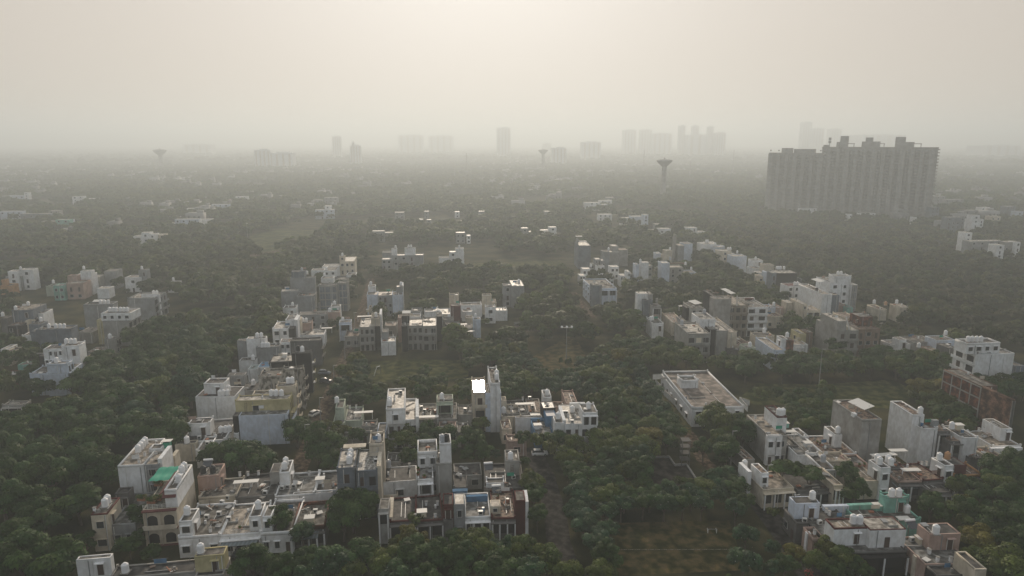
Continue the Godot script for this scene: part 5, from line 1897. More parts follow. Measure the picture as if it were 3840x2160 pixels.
	bx(-1.3, -17.2, 7.87, 6, 0, 10, "C", "w", 0.3)
	fc("F:w1")
	hs("white_house", "white flat roofed house with twin tanks further along the scrub edge", 130.5, -455.4, -6)
	bx(0, -0, 8.88, 6, 0, 8.4, "W", "w", 0.2)
	bx(4.14, 4.17, 7.75, 8, 0, 7.2, "Q", "w", 0.3)
	hs("grey_block", "tall grey tower house with a slim stair shaft and sunlit recessed terrace", 103.3, -423.5, -6)
	bx(0, -0, 3.6, 8, 0, 12.4, "G", "t", 0.1)
	bx(4.38, -0.2, 5.25, 9, 0, 13.4, "Q", "c", 0.2)
	bx(-3.27, -0.52, 0.8, 4.21, 0, 17, "N", "c", 0.1)
	bx(-2.7, -0.95, 1.38, 2, 0, 18.5, "N", "c", 0.1)
	hs("white_house", "two storey house with a pale lilac flank and a sunlit cream terrace corner", 72.5, -369, -6)
	bx(0, -0, 4.8, 8, 0, 9.6, "N", "t", 0.4)
	fc("F:w2")
	bx(-7.54, 7.04, 1.65, 6, 0, 11.4, "Q", "c", 0.2)
	bx(-2.82, 5.78, 4.07, 4, 0, 12, "W", "w", 0.1)
	hs("white_house", "two storey house with a brown framed sunlit terrace, lilac flank and roof drum", 87.5, -367.5, -6)
	bx(0, -0, 7.62, 8, 0, 9, "N", "t", 0.4)
	fc("F:w2")
	bx(-6.34, 1.62, 4.29, 7, 0, 11.6, "Q", "w", 0.3)
	bx(-0.54, 5.66, 7.74, 0.8, 11.2, 11.8, "Br", "c", 0)
	bx(9.36, -5.38, 7.56, 8, 0, 5, "Q", "c", 0.4)
	hs("white_house", "white shop block with a brown fascia and rooftop tank left of the slim shaft tower", 87.8, -413.3, -6)
	bx(0, -0, 2.99, 6, 0, 9, "Q", "w", 0.3)
	bx(3.3, 4.37, 4.24, 7, 0, 8.6, "C", "w", 0.3)
	fc("F:w2")
	bx(3.68, 7.3, 4.24, 5, 0, 11.8, "C", "w", 0.3)
	hs("office_building", "pale lilac two storey hall with a cluttered roof and a long balcony along its side", 41.7, -323.2, -5.4, "hall")
	bx(0, -0, 11.35, 23.01, 0, 8.6, "Q", "c", 0.5)
	fc("F:D3,L:w4")
	bx(-3.9, 10.07, 4.29, 6, 0, 10.4, "S", "c", 0.2)
	hs("grey_block", "grey half built tower with white stepped roof slabs at the left of the colony", 42.9, -417, -3)
	bx(0, -0, 7.54, 16.17, 0, 14, "S", "w", 0.3)
	bx(-0.59, 4.57, 4.32, 3, 15.9, 16.2, "W", "w", 0.05)
	bx(-1.86, -2.98, 3.82, 3, 17.9, 18.2, "W", "w", 0.05)
	bx(-3.34, -0.27, 0.8, 6, 13.65, 17, "G", "c", 0.1)
	hs("grey_block", "brown grey house with a rooftop tank drum and a dim blank flank", 59.5, -405.2, -6)
	bx(0, -0, 6.42, 8, 0, 11.2, "N", "w", 0.3)
	bx(-5.23, 3.18, 3.81, 6, 0, 12, "G", "c", 0.2)
	bx(1.73, -4.64, 3.73, 8, 0, 14, "N", "w", 0.2)
	bx(9.79, -15.09, 5.5, 8, 0, 10, "N", "r", 0.2)
	hs("low_house", "low tin sheet house behind the pale lilac hall, first of four from the left", 37.2, -363.9, -6)
	bx(0, -0, 2.98, 6, 0, 5, "W", "w", 0.2)
	fc("F:w2")
	hs("low_house", "low tin sheet house behind the pale lilac hall, second of four from the left", 40.2, -372.3, -6)
	bx(0, -0, 4.22, 6, 0, 7, "W", "w", 0.2)
	fc("F:w2")
	hs("low_house", "low tin sheet house behind the pale lilac hall, third of four from the left", 48.9, -371.9, -6)
	bx(0, -0, 3.29, 6, 0, 5, "W", "w", 0.2)
	fc("F:w2")
	hs("low_house", "low tin sheet house behind the pale lilac hall, fourth of four from the left", 51.8, -363.9, -6)
	bx(0, -0, 4.3, 6, 0, 5, "W", "w", 0.2)
	fc("F:w2")
	hs("low_house", "low house beside the tin sheet roofs, first of four from the left", 56.5, -379, -6)
	bx(0, -0, 4.64, 6, 0, 7, "W", "w", 0.2)
	fc("F:w2")
	hs("low_house", "low house beside the tin sheet roofs, second of four from the left", 58, -358.8, -6)
	bx(0, -0, 2.93, 6, 0, 6, "W", "w", 0.2)
	fc("F:w2")
	hs("low_house", "low house beside the tin sheet roofs, third of four from the left", 60, -353.5, -6)
	bx(0, -0, 1.44, 6, 0, 9, "W", "w", 0.2)
	fc("F:w2")
	hs("low_house", "low house beside the tin sheet roofs, fourth of four from the left", 62.3, -364, -6)
	bx(0, -0, 3.01, 6, 0, 6, "N", "w", 0.2)
	fc("F:w2")
	hs("low_house", "low hazy house below the dim tank drum house, first of four from the left", 46.7, -392.6, -6)
	bx(0, -0, 3.38, 6, 0, 6, "N", "w", 0.2)
	fc("F:w2")

func houses_three():
	hs("low_house", "low hazy house below the dim tank drum house, second of four from the left", 48.8, -392, -6)
	bx(0, -0, 3.19, 6, 0, 9, "G", "w", 0.2)
	fc("F:w2")
	hs("low_house", "low hazy house below the dim tank drum house, third of four from the left", 49.8, -387.5, -6)
	bx(0, -0, 4.32, 6, 0, 6, "W", "w", 0.2)
	fc("F:w2")
	hs("low_house", "low hazy house below the dim tank drum house, fourth of four from the left", 51.6, -393.6, -6)
	bx(0, -0, 1.96, 6, 0, 8, "G", "w", 0.2)
	fc("F:w2")
	hs("low_house", "pale house beyond the flat twin tank white house, first of five from the left", 127.5, -461.6, -6)
	bx(0, -0, 3.95, 6, 0, 8, "W", "w", 0.2)
	fc("F:w2")
	hs("low_house", "pale house beyond the flat twin tank white house, second of five from the left", 133, -461.7, -6)
	bx(0, -0, 6.87, 6, 0, 8.4, "W", "w", 0.2)
	fc("F:w2")
	hs("low_house", "pale house beyond the flat twin tank white house, third of five from the left", 137.1, -456.3, -6)
	bx(0, -0, 7.06, 6, 0, 7, "Q", "w", 0.2)
	fc("F:w2")
	hs("low_house", "pale house beyond the flat twin tank white house, fourth of five from the left", 131.3, -429.3, -6)
	bx(0, -0, 5.23, 6, 0, 8, "C", "w", 0.2)
	fc("F:w2")
	hs("low_house", "pale house beyond the flat twin tank white house, fifth of five from the left", 132.6, -415.9, -6)
	bx(0, -0, 4.77, 6, 0, 8, "Q", "w", 0.2)
	fc("F:w2")
	hs("hall_building", "hall with a white fin wall and broad pale roof over a dark glazed front", 315.3, -478.7, -6, "hall")
	bx(0, -0, 5.12, 7, 0, 13, "W", "w", 0.2)
	fc("F:w1")
	bx(0.31, 16.08, 23.81, 7, 0, 9.4, "G", "w", 0.2)
	fc("F:w4")
	bx(-2.38, 31.25, 5.44, 7, 0, 9, "W", "w", 0.2)
	fc("F:w1")
	bx(14.89, 20.89, 10.51, 7, 0, 9.2, "N", "w", 0.2)
	fc("F:w3")
	bx(16.67, 23.87, 2.94, 7, 0, 9.6, "W", "w", 0.2)
	fc("F:w1")
	hs("hazy_house", "blue grey hazy block right of the big apartment tower", 368.4, -577.2, -6)
	bx(0, -0, 15.58, 7, 0, 13, "S", "w", 0.2)
	fc("F:w4")
	bx(3.03, -18.43, 6.36, 7, 0, 8, "G", "w", 0.2)
	fc("F:w1")
	bx(51.83, -93.56, 8.62, 7, 0, 12, "S", "w", 0.2)
	fc("F:w2")
	hs("hazy_house", "pale hazy house with a stepped top near the right edge", 392.7, -589.4, -6)
	bx(0, -0, 15.51, 7, 0, 10, "W", "w", 0.2)
	fc("F:w4")
	bx(-4.04, 5.59, 6.63, 7, 0, 14, "W", "w", 0.2)
	fc("F:w1")
	hs("hazy_house", "lilac hazy block at the right edge of the town", 490.7, -686.1, -6)
	bx(0, -0, 10.7, 7, 0, 12, "S", "w", 0.2)
	fc("F:w2")
	bx(2.37, 9.19, 7.31, 7, 0, 8, "Q", "w", 0.2)
	fc("F:w1")
	hs("hazy_house", "faint roof behind the blue grey hazy block, first of five from the left", 497.4, -810.7, -6)
	bx(0, -0, 11.47, 7, 0, 12, "G", "w", 0.2)
	fc("F:w2")
	hs("hazy_house", "faint roof behind the blue grey hazy block, second of five from the left", 502.8, -793.2, -6)
	bx(0, -0, 22.46, 7, 0, 10, "G", "w", 0.2)
	fc("F:w4")
	hs("hazy_house", "faint roof behind the blue grey hazy block, third of five from the left", 453.3, -687, -6)
	bx(0, -0, 13.65, 7, 0, 8, "G", "w", 0.2)
	fc("F:w3")
	hs("hazy_house", "faint roof behind the blue grey hazy block, fourth of five from the left", 473.4, -697, -6)
	bx(0, -0, 9.89, 7, 0, 10, "W", "w", 0.2)
	fc("F:w2")
	hs("hazy_house", "faint roof behind the blue grey hazy block, fifth of five from the left", 439.5, -631.8, -6)
	bx(0, -0, 9.88, 7, 0, 8, "C", "w", 0.2)
	fc("F:w2")
	hs("hazy_house", "low pale shed below the apartment tower, first of four from the left", 315.1, -739.1, -6)
	bx(0, -0, 17.83, 7, 0, 5, "W", "w", 0.2)
	fc("F:w3")
	hs("hazy_house", "low pale shed below the apartment tower, second of four from the left", 320.7, -658.9, -6)
	bx(0, -0, 2.81, 7, 0, 7, "W", "w", 0.2)
	fc("F:w1")
	hs("hazy_house", "low pale shed below the apartment tower, third of four from the left", 351.9, -687.6, -6)
	bx(0, -0, 15.63, 7, 0, 5, "W", "w", 0.2)
	fc("F:w3")
	hs("hazy_house", "low pale shed below the apartment tower, fourth of four from the left", 367.4, -632.7, -6)
	bx(0, -0, 1.8, 7, 0, 7, "W", "w", 0.2)
	fc("F:w1")
	hs("hazy_house", "lavender walled hazy building with a raised end at the forest edge", 111.9, -622.5, -6)
	bx(0, -0, 11.94, 7, 0, 9, "Q", "w", 0.2)
	fc("F:w3")
	bx(0.1, 25.67, 4.24, 7, 0, 13, "Q", "w", 0.2)
	fc("F:w1")
	bx(-8.26, -7.01, 8.94, 7, 0, 7, "W", "w", 0.2)
	fc("F:w2")
	hs("hazy_house", "crowded pale house in the bright strip cluster, first of five from the left", 87.5, -765.8, -6)
	bx(0, -0, 16.27, 7, 0, 9, "W", "w", 0.2)
	fc("F:w3")
	hs("hazy_house", "crowded pale house in the bright strip cluster, second of five from the left", 99.4, -752.6, -6)
	bx(0, -0, 6.4, 7, 0, 8, "Q", "w", 0.2)
	fc("F:w1")
	hs("hazy_house", "crowded pale house in the bright strip cluster, third of five from the left", 89.4, -668.5, -6)
	bx(0, -0, 13.3, 7, 0, 6, "W", "w", 0.2)
	fc("F:w3")
	hs("hazy_house", "crowded pale house in the bright strip cluster, fourth of five from the left", 104.6, -779.8, -6)
	bx(0, -0, 14.35, 7, 0, 10, "W", "w", 0.2)
	fc("F:w2")
	hs("hazy_house", "crowded pale house in the bright strip cluster, fifth of five from the left", 115.4, -821.4, -6)
	bx(0, -0, 9.3, 7, 0, 10, "G", "w", 0.2)
	fc("F:w1")
	hs("hazy_house", "small pale hazy house with tanks below the raised end building", 112.3, -547.5, -6)
	bx(0, -0, 10.15, 7, 0, 6, "W", "w", 0.2)
	fc("F:w2")
	bx(6.01, 7.23, 9.25, 7, 0, 8, "W", "w", 0.2)
	fc("F:w2")
	bx(10.6, -22.06, 6.5, 7, 0, 8, "G", "w", 0.2)
	fc("F:w1")
	hs("hazy_house", "white twin block house alone among hazy trees", 139.6, -539.1, -6)
	bx(0, -0, 8.07, 7, 0, 9, "W", "w", 0.2)
	fc("F:w2")
	bx(9.9, -5.93, 7.01, 7, 0, 5, "W", "w", 0.2)
	fc("F:w2")
	hs("hazy_house", "grey walled compound with a glinting roof strip and end towers", 9.5, -527.9, -6)
	bx(0, -0, 5.27, 7, 0, 10, "G", "w", 0.2)
	fc("F:w1")
	bx(9.16, -9.48, 10.37, 7, 0, 6, "G", "w", 0.2)
	fc("F:w3")
	bx(18.81, -17.69, 7.81, 7, 0, 6, "W", "w", 0.2)
	fc("F:w2")
	bx(22.26, -3.89, 5.71, 7, 0, 10, "W", "w", 0.2)
	fc("F:w1")
	hs("hazy_house", "faint small roof deep in the trees, first of four from the left", 34, -677.2, -6)
	bx(0, -0, 5.77, 7, 0, 8, "G", "w", 0.2)
	fc("F:w1")
	hs("hazy_house", "faint small roof deep in the trees, second of four from the left", 52.8, -912.4, -6)
	bx(0, -0, 5.16, 7, 0, 6, "W", "w", 0.2)
	fc("F:w1")
	hs("hazy_house", "faint small roof deep in the trees, third of four from the left", 42.7, -669, -6)
	bx(0, -0, 7.61, 7, 0, 5, "W", "w", 0.2)
	fc("F:w1")
	hs("hazy_house", "faint small roof deep in the trees, fourth of four from the left", 63, -933.7, -6)
	bx(0, -0, 5.94, 7, 0, 9, "G", "w", 0.2)
	fc("F:w1")
	hs("warehouse", "low warehouse with two long white roofs among the hazy trees", -102, -525.8, -6, "warehouse")
	bx(0, -0, 9.37, 7, 0, 8, "G", "w", 0.2)
	fc("F:w2")
	bx(6.39, -5.98, 8.36, 7, 0, 6, "N", "w", 0.2)
	fc("F:w2")
	bx(11.81, -3.1, 6.05, 7, 0, 5, "N", "w", 0.2)
	fc("F:w1")
	hs("hazy_house", "small hazy house with a bright flat roof in the middle distance", -38.8, -517, -6)
	bx(0, -0, 7.01, 7, 0, 8, "G", "w", 0.2)
	fc("F:w2")
	bx(5.98, 2.41, 2.94, 7, 0, 6, "W", "w", 0.2)
	fc("F:w1")
	hs("hazy_house", "lavender three storey hazy house with a stepped top", -184.1, -681.8, -6)
	bx(0, -0, 17.9, 7, 0, 9, "Q", "w", 0.2)
	fc("F:w4")
	bx(1.82, -9.48, 5.88, 7, 0, 12, "W", "w", 0.2)
	fc("F:w1")
	hs("hazy_house", "long hazy house with a bright roof strip behind the stepped lavender one", -216.8, -834, -6)
	bx(0, -0, 15.93, 7, 0, 9, "G", "w", 0.2)
	fc("F:w3")
	bx(-7.82, 47.06, 10.58, 7, 0, 10, "G", "w", 0.2)
	fc("F:w2")
	hs("tin_shed", "bright tin roof shed in the far trees, first of four from the left", -65.4, -917, -6, "shed")
	bx(0, -0, 9.73, 7, 0, 5, "W", "w", 0.2)
	fc("F:w1")
	hs("tin_shed", "bright tin roof shed in the far trees, second of four from the left", -50.9, -925.6, -6, "shed")
	bx(0, -0, 5.89, 7, 0, 5, "W", "w", 0.2)
	fc("F:w1")
	hs("tin_shed", "bright tin roof shed in the far trees, third of four from the left", -45.4, -942.2, -6, "shed")
	bx(0, -0, 4, 7, 0, 6, "W", "w", 0.2)
	fc("F:w1")
	hs("tin_shed", "bright tin roof shed in the far trees, fourth of four from the left", -36.4, -908.6, -6, "shed")
	bx(0, -0, 7.07, 7, 0, 5, "W", "w", 0.2)
	fc("F:w1")
	hs("hazy_house", "scattered pale small house in the far middle trees, first of eight from the left", -106.8, -657.7, -6)
	bx(0, -0, 8.87, 7, 0, 9, "G", "w", 0.2)
	fc("F:w2")
	hs("hazy_house", "scattered pale small house in the far middle trees, second of eight from the left", -83.5, -634.4, -6)
	bx(0, -0, 3.61, 7, 0, 5, "W", "w", 0.2)
	fc("F:w1")
	hs("hazy_house", "scattered pale small house in the far middle trees, third of eight from the left", -84.8, -687.3, -6)
	bx(0, -0, 4.88, 7, 0, 7, "G", "w", 0.2)
	fc("F:w1")
	hs("hazy_house", "scattered pale small house in the far middle trees, fourth of eight from the left", -74.7, -621.4, -6)
	bx(0, -0, 4.42, 7, 0, 6, "G", "w", 0.2)
	fc("F:w1")
	hs("hazy_house", "scattered pale small house in the far middle trees, fifth of eight from the left", -66.1, -615.6, -6)
	bx(0, -0, 2.63, 7, 0, 4, "W", "w", 0.2)
	fc("F:w1")
	hs("hazy_house", "scattered pale small house in the far middle trees, sixth of eight from the left", -54.8, -692.3, -6)
	bx(0, -0, 4.92, 7, 0, 6, "W", "w", 0.2)
	fc("F:w1")
	hs("hazy_house", "scattered pale small house in the far middle trees, seventh of eight from the left", -45.4, -618.5, -6)
	bx(0, -0, 3.96, 7, 0, 5, "W", "w", 0.2)
	fc("F:w1")
	hs("hazy_house", "scattered pale small house in the far middle trees, eighth of eight from the left", -29.3, -667.1, -6)
	bx(0, -0, 6.16, 7, 0, 9, "G", "w", 0.2)
	fc("F:w1")
	hs("hazy_house", "white house pair with a glowing facade below the far left trees", -504.5, -810.7, -6)
	bx(0, -0, 12.62, 7, 0, 12, "W", "w", 0.2)
	fc("F:w2")
	bx(9.4, -7.78, 15.66, 7, 0, 9, "W", "w", 0.2)
	fc("F:w3")
	hs("hazy_house", "narrow pale hazy house with a bright cap roof", -457.7, -834, -6)
	bx(0, -0, 7.32, 7, 0, 9, "G", "w", 0.2)
	fc("F:w1")
	hs("hazy_house", "hazy house with a long bright roof at far left, first of three from the left", -393.8, -874.9, -6)
	bx(0, -0, 16.72, 7, 0, 6, "G", "w", 0.2)
	fc("F:w3")
	hs("hazy_house", "hazy house with a long bright roof at far left, second of three from the left", -338.9, -841.8, -6)
	bx(0, -0, 12.52, 7, 0, 6, "P", "w", 0.2)
	fc("F:w2")
	hs("hazy_house", "hazy house with a long bright roof at far left, third of three from the left", -329.2, -849.1, -6)
	bx(0, -0, 14.42, 7, 0, 9, "W", "w", 0.2)
	fc("F:w2")
	hs("hazy_house", "row of pale blocks stepping down the far left slope", -310.7, -741.4, -6)
	bx(0, -0, 17.87, 7, 0, 9, "Q", "w", 0.2)
	fc("F:w3")
	bx(-16.85, 32.24, 13.05, 7, 0, 8, "W", "w", 0.2)
	fc("F:w2")
	bx(-13.01, 32.56, 5.52, 7, 0, 9, "G", "w", 0.2)
	fc("F:w1")
	hs("hazy_house", "wide lavender walled building behind the lone street pole", -276.5, -589.4, -6)
	bx(0, -0, 19.28, 7, 0, 10, "Q", "w", 0.2)
	fc("F:w4")
	bx(4.87, -0.88, 10.08, 7, 0, 9, "W", "w", 0.2)
	fc("F:w2")
	bx(8.98, -17.18, 11.23, 7, 0, 8, "W", "w", 0.2)
	fc("F:w2")
	bx(-14.12, -6.83, 4.23, 7, 0, 6, "W", "w", 0.2)
	fc("F:w1")
	hs("hazy_house", "white cubist house with many roof boxes among the left trees", -273.9, -505.1, -6)
	bx(0, -0, 5.77, 7, 0, 7, "W", "w", 0.2)
	fc("F:w1")
	bx(10.78, 12.29, 5.64, 7, 0, 11, "W", "w", 0.2)
	fc("F:w1")
	bx(15.81, 13.34, 4.23, 7, 0, 10, "W", "w", 0.2)
	fc("F:w1")
	bx(18.74, 8.8, 7.11, 7, 0, 9, "C", "w", 0.2)
	fc("F:w2")
	bx(18.18, 20.6, 6.96, 7, 0, 6, "W", "w", 0.2)
	fc("F:w2")
	hs("hazy_house", "pale broad roof house with lavender flank at the left edge", -473.7, -657.1, -6)
	bx(0, -0, 19.59, 7, 0, 10, "Q", "w", 0.2)
	fc("F:w4")
	bx(24.46, 5.93, 26, 7, 0, 8, "S", "w", 0.2)
	fc("F:w4")
	bx(32.41, -11.55, 9.54, 7, 0, 9, "N", "w", 0.2)
	fc("F:w2")
	hs("hazy_house", "turquoise walled house below the broad roof house, far left", -385.3, -594.5, -6)
	bx(0, -0, 10.99, 7, 0, 9, "T", "w", 0.2)
	fc("F:w2")
	bx(-20.98, -17.42, 10.41, 7, 0, 6, "N", "w", 0.2)
	fc("F:w2")
	bx(-0.57, -9.07, 6.01, 7, 0, 8, "Q", "w", 0.2)
	fc("F:w1")
	hs("hazy_house", "hazy block with a pale stair tower at the left edge", -623.1, -877.9, -6)
	bx(0, -0, 18.63, 7, 0, 8, "Q", "w", 0.2)
	fc("F:w3")
	bx(14.61, 5.42, 4.94, 7, 0, 12, "W", "w", 0.2)
	fc("F:w1")
	bx(-18.67, -6.89, 5, 7, 0, 7, "G", "w", 0.2)
	fc("F:w1")
	hs("low_house", "low mossy yard house behind the derelict low house", -27.2, -148.2, -6)
	bx(0, -0, 3.24, 5, 0, 3.6, "N", "d", 0.35)
	fc("F:w1")
	bx(3.46, 0.96, 3.24, 4, 0, 3.2, "D", "d", 0.35)
	hs("low_house", "low dark back yard house beside the grey block front", -11.2, -137.4, -6)
	bx(0, -0, 3.01, 7, 0, 3.6, "D", "d", 0.35)
	bx(1.8, -5.09, 6.15, 6, 0, 3.4, "N", "d", 0.35)
	fc("F:w2")
	hs("low_house", "low grey and pale blue yard house below the pale green house", -36.7, -167.3, -6)
	bx(0, -0, 3.77, 4, 0, 3.8, "N", "d", 0.35)
	fc("F:w1")
	bx(3.44, 2.8, 2.3, 6, 0, 3.8, "Q", "c", 0.35)
	hs("low_house", "low pinkish yard house below the cream canopy strip", -16.5, -166.1, -6)
	bx(0, -0, 4.31, 5, 0, 3.8, "P", "r", 0.35)
	fc("F:D2")
	bx(3.76, 2.35, 2.97, 6, 0, 4, "N", "d", 0.35)
	fc("F:w1")
	hs("low_house", "small cream yard house below the blue grey blank wall", -1.6, -166.1, -6)
	bx(0, -0, 2.57, 6, 0, 4, "C", "r", 0.35)
	fc("F:w1")
	hs("low_house", "low pink yard house left of the blue house", 1, -158, -6)
	bx(0, -0, 4.67, 4, 0, 4, "P", "r", 0.35)
	fc("F:w1")
	hs("low_house", "low white and grey house crowded behind the maroon panel house", -19.2, -287.3, -6)
	bx(0, -0, 4.43, 5, 0, 4.3, "W", "w", 0.35)
	fc("F:w1")
	bx(-8.27, 13.04, 4.4, 5, 0, 4.3, "N", "c", 0.35)
	fc("F:w1")
	hs("low_house", "flat dark grey house in front of the maroon panel house", -23.8, -267.1, -6)
	bx(0, -0, 5.68, 5, 0, 4, "D", "d", 0.35)
	fc("F:w2")
	bx(6.91, -6.78, 2.83, 4, 0, 4.6, "C", "c", 0.35)
	hs("low_house", "low brown house filling the gap between the dark terrace houses", -47.7, -264, -6)
	bx(0, -0, 4.75, 7, 0, 4.6, "N", "r", 0.35)
	fc("F:w1")
	hs("low_house", "small grey house left of the dark railed terrace house", -59.4, -254.8, -6)
	bx(0, -0, 2.12, 5, 0, 4.6, "G", "c", 0.35)
	fc("F:w1")
	hs("low_house", "low cream house with a rubble brown roof behind the right hand trees", 111, -149.8, -6)
	bx(0, -0, 4.1, 6, 0, 4, "C", "r", 0.35)
	fc("F:w1")
	hs("low_house", "dim low yard house before the white end block house", 103.3, -151.7, -6)
	bx(0, -0, 2.16, 6, 0, 3.8, "D", "d", 0.35)
	hs("low_house", "small pale house behind the low grey terrace house", 71.3, -159.9, -6)
	bx(0, -0, 1.82, 5, 0, 4.6, "W", "c", 0.35)
	fc("F:w1")
	hs("low_house", "pale low house on the park corner beyond the tank tower house", -10.1, -302, -6)
	bx(0, -0, 5.76, 7, 0, 5, "C", "c", 0.35)
	fc("F:w2")
	bx(-5.65, 4.87, 3.72, 6, 0, 4.6, "W", "w", 0.35)
	fc("F:w1")
	hs("low_house", "long low white house behind the solar sheet brown house", -34.6, -287.6, -6)
	bx(0, -0, 5.83, 8, 0, 4.6, "W", "w", 0.35)
	fc("F:w2")
	bx(-5.99, 1.49, 4.54, 7, 0, 5, "G", "c", 0.35)
	fc("F:w1")
	hs("low_house", "pale low house above the cluttered brown twin", -61, -290, -6)
	bx(0, -0, 1.13, 4, 0, 5.4, "C", "c", 0.35)
	bx(19.65, 20.39, 4.59, 6, 0, 6, "W", "c", 0.35)
	fc("F:w2")
func roof_things():
	tank("w", -79.95, 9.8, -137.46, 0, 0, 4)
	tank("w", -80.11, 9.8, -138.82, 0, 1, 4)
	tank("w", -80.32, 9.8, -140.1, 0, 2, 4)
	tank("w", -80.46, 9.8, -141.41, 0, 3, 4)
	tank("w", -64.39, 10.4, -123, 1, 0, 3)
	tank("w", -65.5, 10.4, -126.7, 1, 1, 3)
	tank("w", -65.65, 10.4, -128.08, 1, 2, 3)
	clutter("bushpot", -71.15, 7.4, -121.66, 0, 1, 0, 4)
	clutter("bushpot", -68.79, 7.4, -120.69, 0, 1, 1, 4)
	clutter("bushpot", -68.17, 7.4, -121.66, 0, 1, 2, 4)
	clutter("bushpot", -70.85, 7.4, -127.5, 0, 1, 3, 4)
	tank("w", -76.89, 7.35, -119.35, 2, 0, 2)
	tank("w", -77.15, 7.35, -120.66, 2, 1, 2)
	clutter("ac", -75.78, 3.2, -119.24, 0, 2, 0, 1)
	tank("w", -60.48, 6.9, -117.33, 3, 0, 1)
	clutter("ac", -58.78, 3.8, -121.19, 0, 3, 0, 3)
	clutter("ac", -56.92, 3.8, -122.37, 0, 3, 1, 3)
	clutter("ac", -58.05, 3.8, -126.66, 0, 3, 2, 3)
	clutter("junk", -59.29, 3.8, -124.79, 1, 3, 0, 2)
	clutter("junk", -56.33, 3.8, -119.46, 1, 3, 1, 2)
	clutter("pipe", -55.78, 3.8, -122.67, 40, 3, 0, 1)
	tank("w", -47.99, 6.9, -119.41, 4, 0, 1)
	clutter("ac", -54.27, 3.8, -120.46, 0, 4, 0, 1)
	clutter("pot", -50.75, 3.8, -116.94, 0, 4, 0, 1)
	clutter("dish", -49.61, 4.5, -125.89, 0, 5, 0, 1)
	clutter("dish", -38.98, 5.2, -119.96, 0, 6, 0, 1)
	clutter("ac", -38.6, 3.5, -123.79, 0, 6, 0, 1)
	clutter("junk", -41.49, 3.5, -124.39, 1, 6, 0, 1)
	tank("k", -64.57, 6.9, -133.52, 7, 0, 2)
	tank("k", -62.61, 6.9, -133.7, 7, 1, 2)
	clutter("junk", -63.27, 3.8, -131.23, 1, 7, 0, 2)
	clutter("junk", -60.94, 3.8, -132.08, 1, 7, 1, 2)
	clutter("ac", -58.09, 3.4, -129.31, 0, 7, 0, 1)
	clutter("solar", -64.86, 7.2, -136.42, 0, 7, 0, 1)
	clutter("junk", -52.02, 3.8, -132.59, 1, 8, 0, 1)
	clutter("ac", -50.81, 3.8, -130.56, 0, 8, 0, 1)
	tank("w", -48.19, 6.9, -135.53, 9, 0, 2)
	tank("w", -48.59, 6.9, -137.59, 9, 1, 2)
	clutter("ac", -47.96, 3.8, -132.59, 0, 9, 0, 3)
	clutter("ac", -46.94, 3.8, -133.11, 0, 9, 1, 3)
	clutter("ac", -45.72, 3.8, -133.28, 0, 9, 2, 3)
	clutter("junk", -48.19, 3.8, -134.33, 1, 9, 0, 1)
	tank("w", -33.19, 10.6, -130.7, 10, 0, 4)
	tank("w", -33.42, 10.6, -132.22, 10, 1, 4)
	tank("w", -33.63, 10.6, -133.99, 10, 2, 4)
	tank("w", -28.41, 12.4, -137.23, 10, 3, 4)
	clutter("ac", -27.93, 10.4, -131.54, 0, 10, 0, 2)
	clutter("ac", -28.31, 10.4, -135.08, 0, 10, 1, 2)
	tank("s", -27.4, 4.2, -141.83, 11, 0, 1)
	tank("s", -14.8, 12.5, -136.73, 12, 0, 1)
	tank("k", -14.01, 12.5, -137.01, 12, 0, 1)
	clutter("ac", -15.46, 8.2, -138.98, 0, 12, 0, 2)
	clutter("ac", -13.78, 8.2, -139.92, 0, 12, 1, 2)
	clutter("junk", -19.17, 6.4, -139.22, 1, 12, 0, 1)
	clutter("pot", -19.6, 6.6, -133.12, 0, 12, 0, 3)
	clutter("pot", -19.88, 6.6, -135.26, 0, 12, 1, 3)
	clutter("pot", -18.14, 6.6, -131.87, 0, 12, 2, 3)
	tank("w", -0.34, 7, -140.07, 13, 0, 1)
	clutter("solar", -5.15, 4.8, -139.72, 0, 13, 0, 1)
	clutter("ac", 0.29, 3.8, -137.27, 0, 13, 0, 1)
	clutter("junk", -1.03, 3.8, -134.3, 1, 13, 0, 1)
	clutter("ac", -8.72, 3.9, -127.77, 0, 14, 0, 3)
	clutter("ac", -6.57, 3.9, -128.07, 0, 14, 1, 3)
	clutter("ac", -6.07, 3.9, -122.46, 0, 14, 2, 3)
	clutter("bin", -5.65, 3.9, -123.53, 1, 14, 0, 1)
	clutter("solar", -3.17, 4.4, -130.35, 0, 15, 0, 1)
	clutter("dish", -3.38, 4.2, -126.85, 0, 15, 0, 2)
	clutter("dish", -2.75, 4.4, -128.97, 0, 15, 1, 2)
	clutter("bin", -0.88, 3.9, -127.01, 2, 15, 0, 1)
	clutter("junk", -0.97, 3.9, -125.52, 1, 15, 0, 1)
	clutter("pot", -2.93, 3.9, -128.53, 0, 15, 0, 1)
	tank("w", -46.47, 7, -173.31, 16, 0, 1)
	tank("w", -30.46, 10.6, -162.13, 17, 0, 2)
	tank("w", -30.73, 10.6, -163.88, 17, 1, 2)
	clutter("ac", -29.07, 10.6, -170.7, 0, 17, 0, 1)
	clutter("pipe", -27.2, 7, -171.72, 60, 17, 0, 2)
	clutter("pipe", -25.97, 7, -168.62, 30, 17, 1, 2)
	clutter("junk", -26.87, 6.9, -166.86, 1, 17, 0, 1)
	tank("w", -18.79, 7.3, -175.25, 18, 0, 1)
	clutter("ac", -24.6, 3.9, -176.84, 0, 18, 0, 2)
	clutter("ac", -23.4, 3.9, -174.47, 0, 18, 1, 2)
	clutter("junk", -21.59, 3.9, -175.25, 1, 18, 0, 1)
	clutter("bin", -20.52, 3.9, -173.69, 2, 18, 0, 1)
	tank("w", -4.15, 12.9, -177.85, 19, 0, 2)
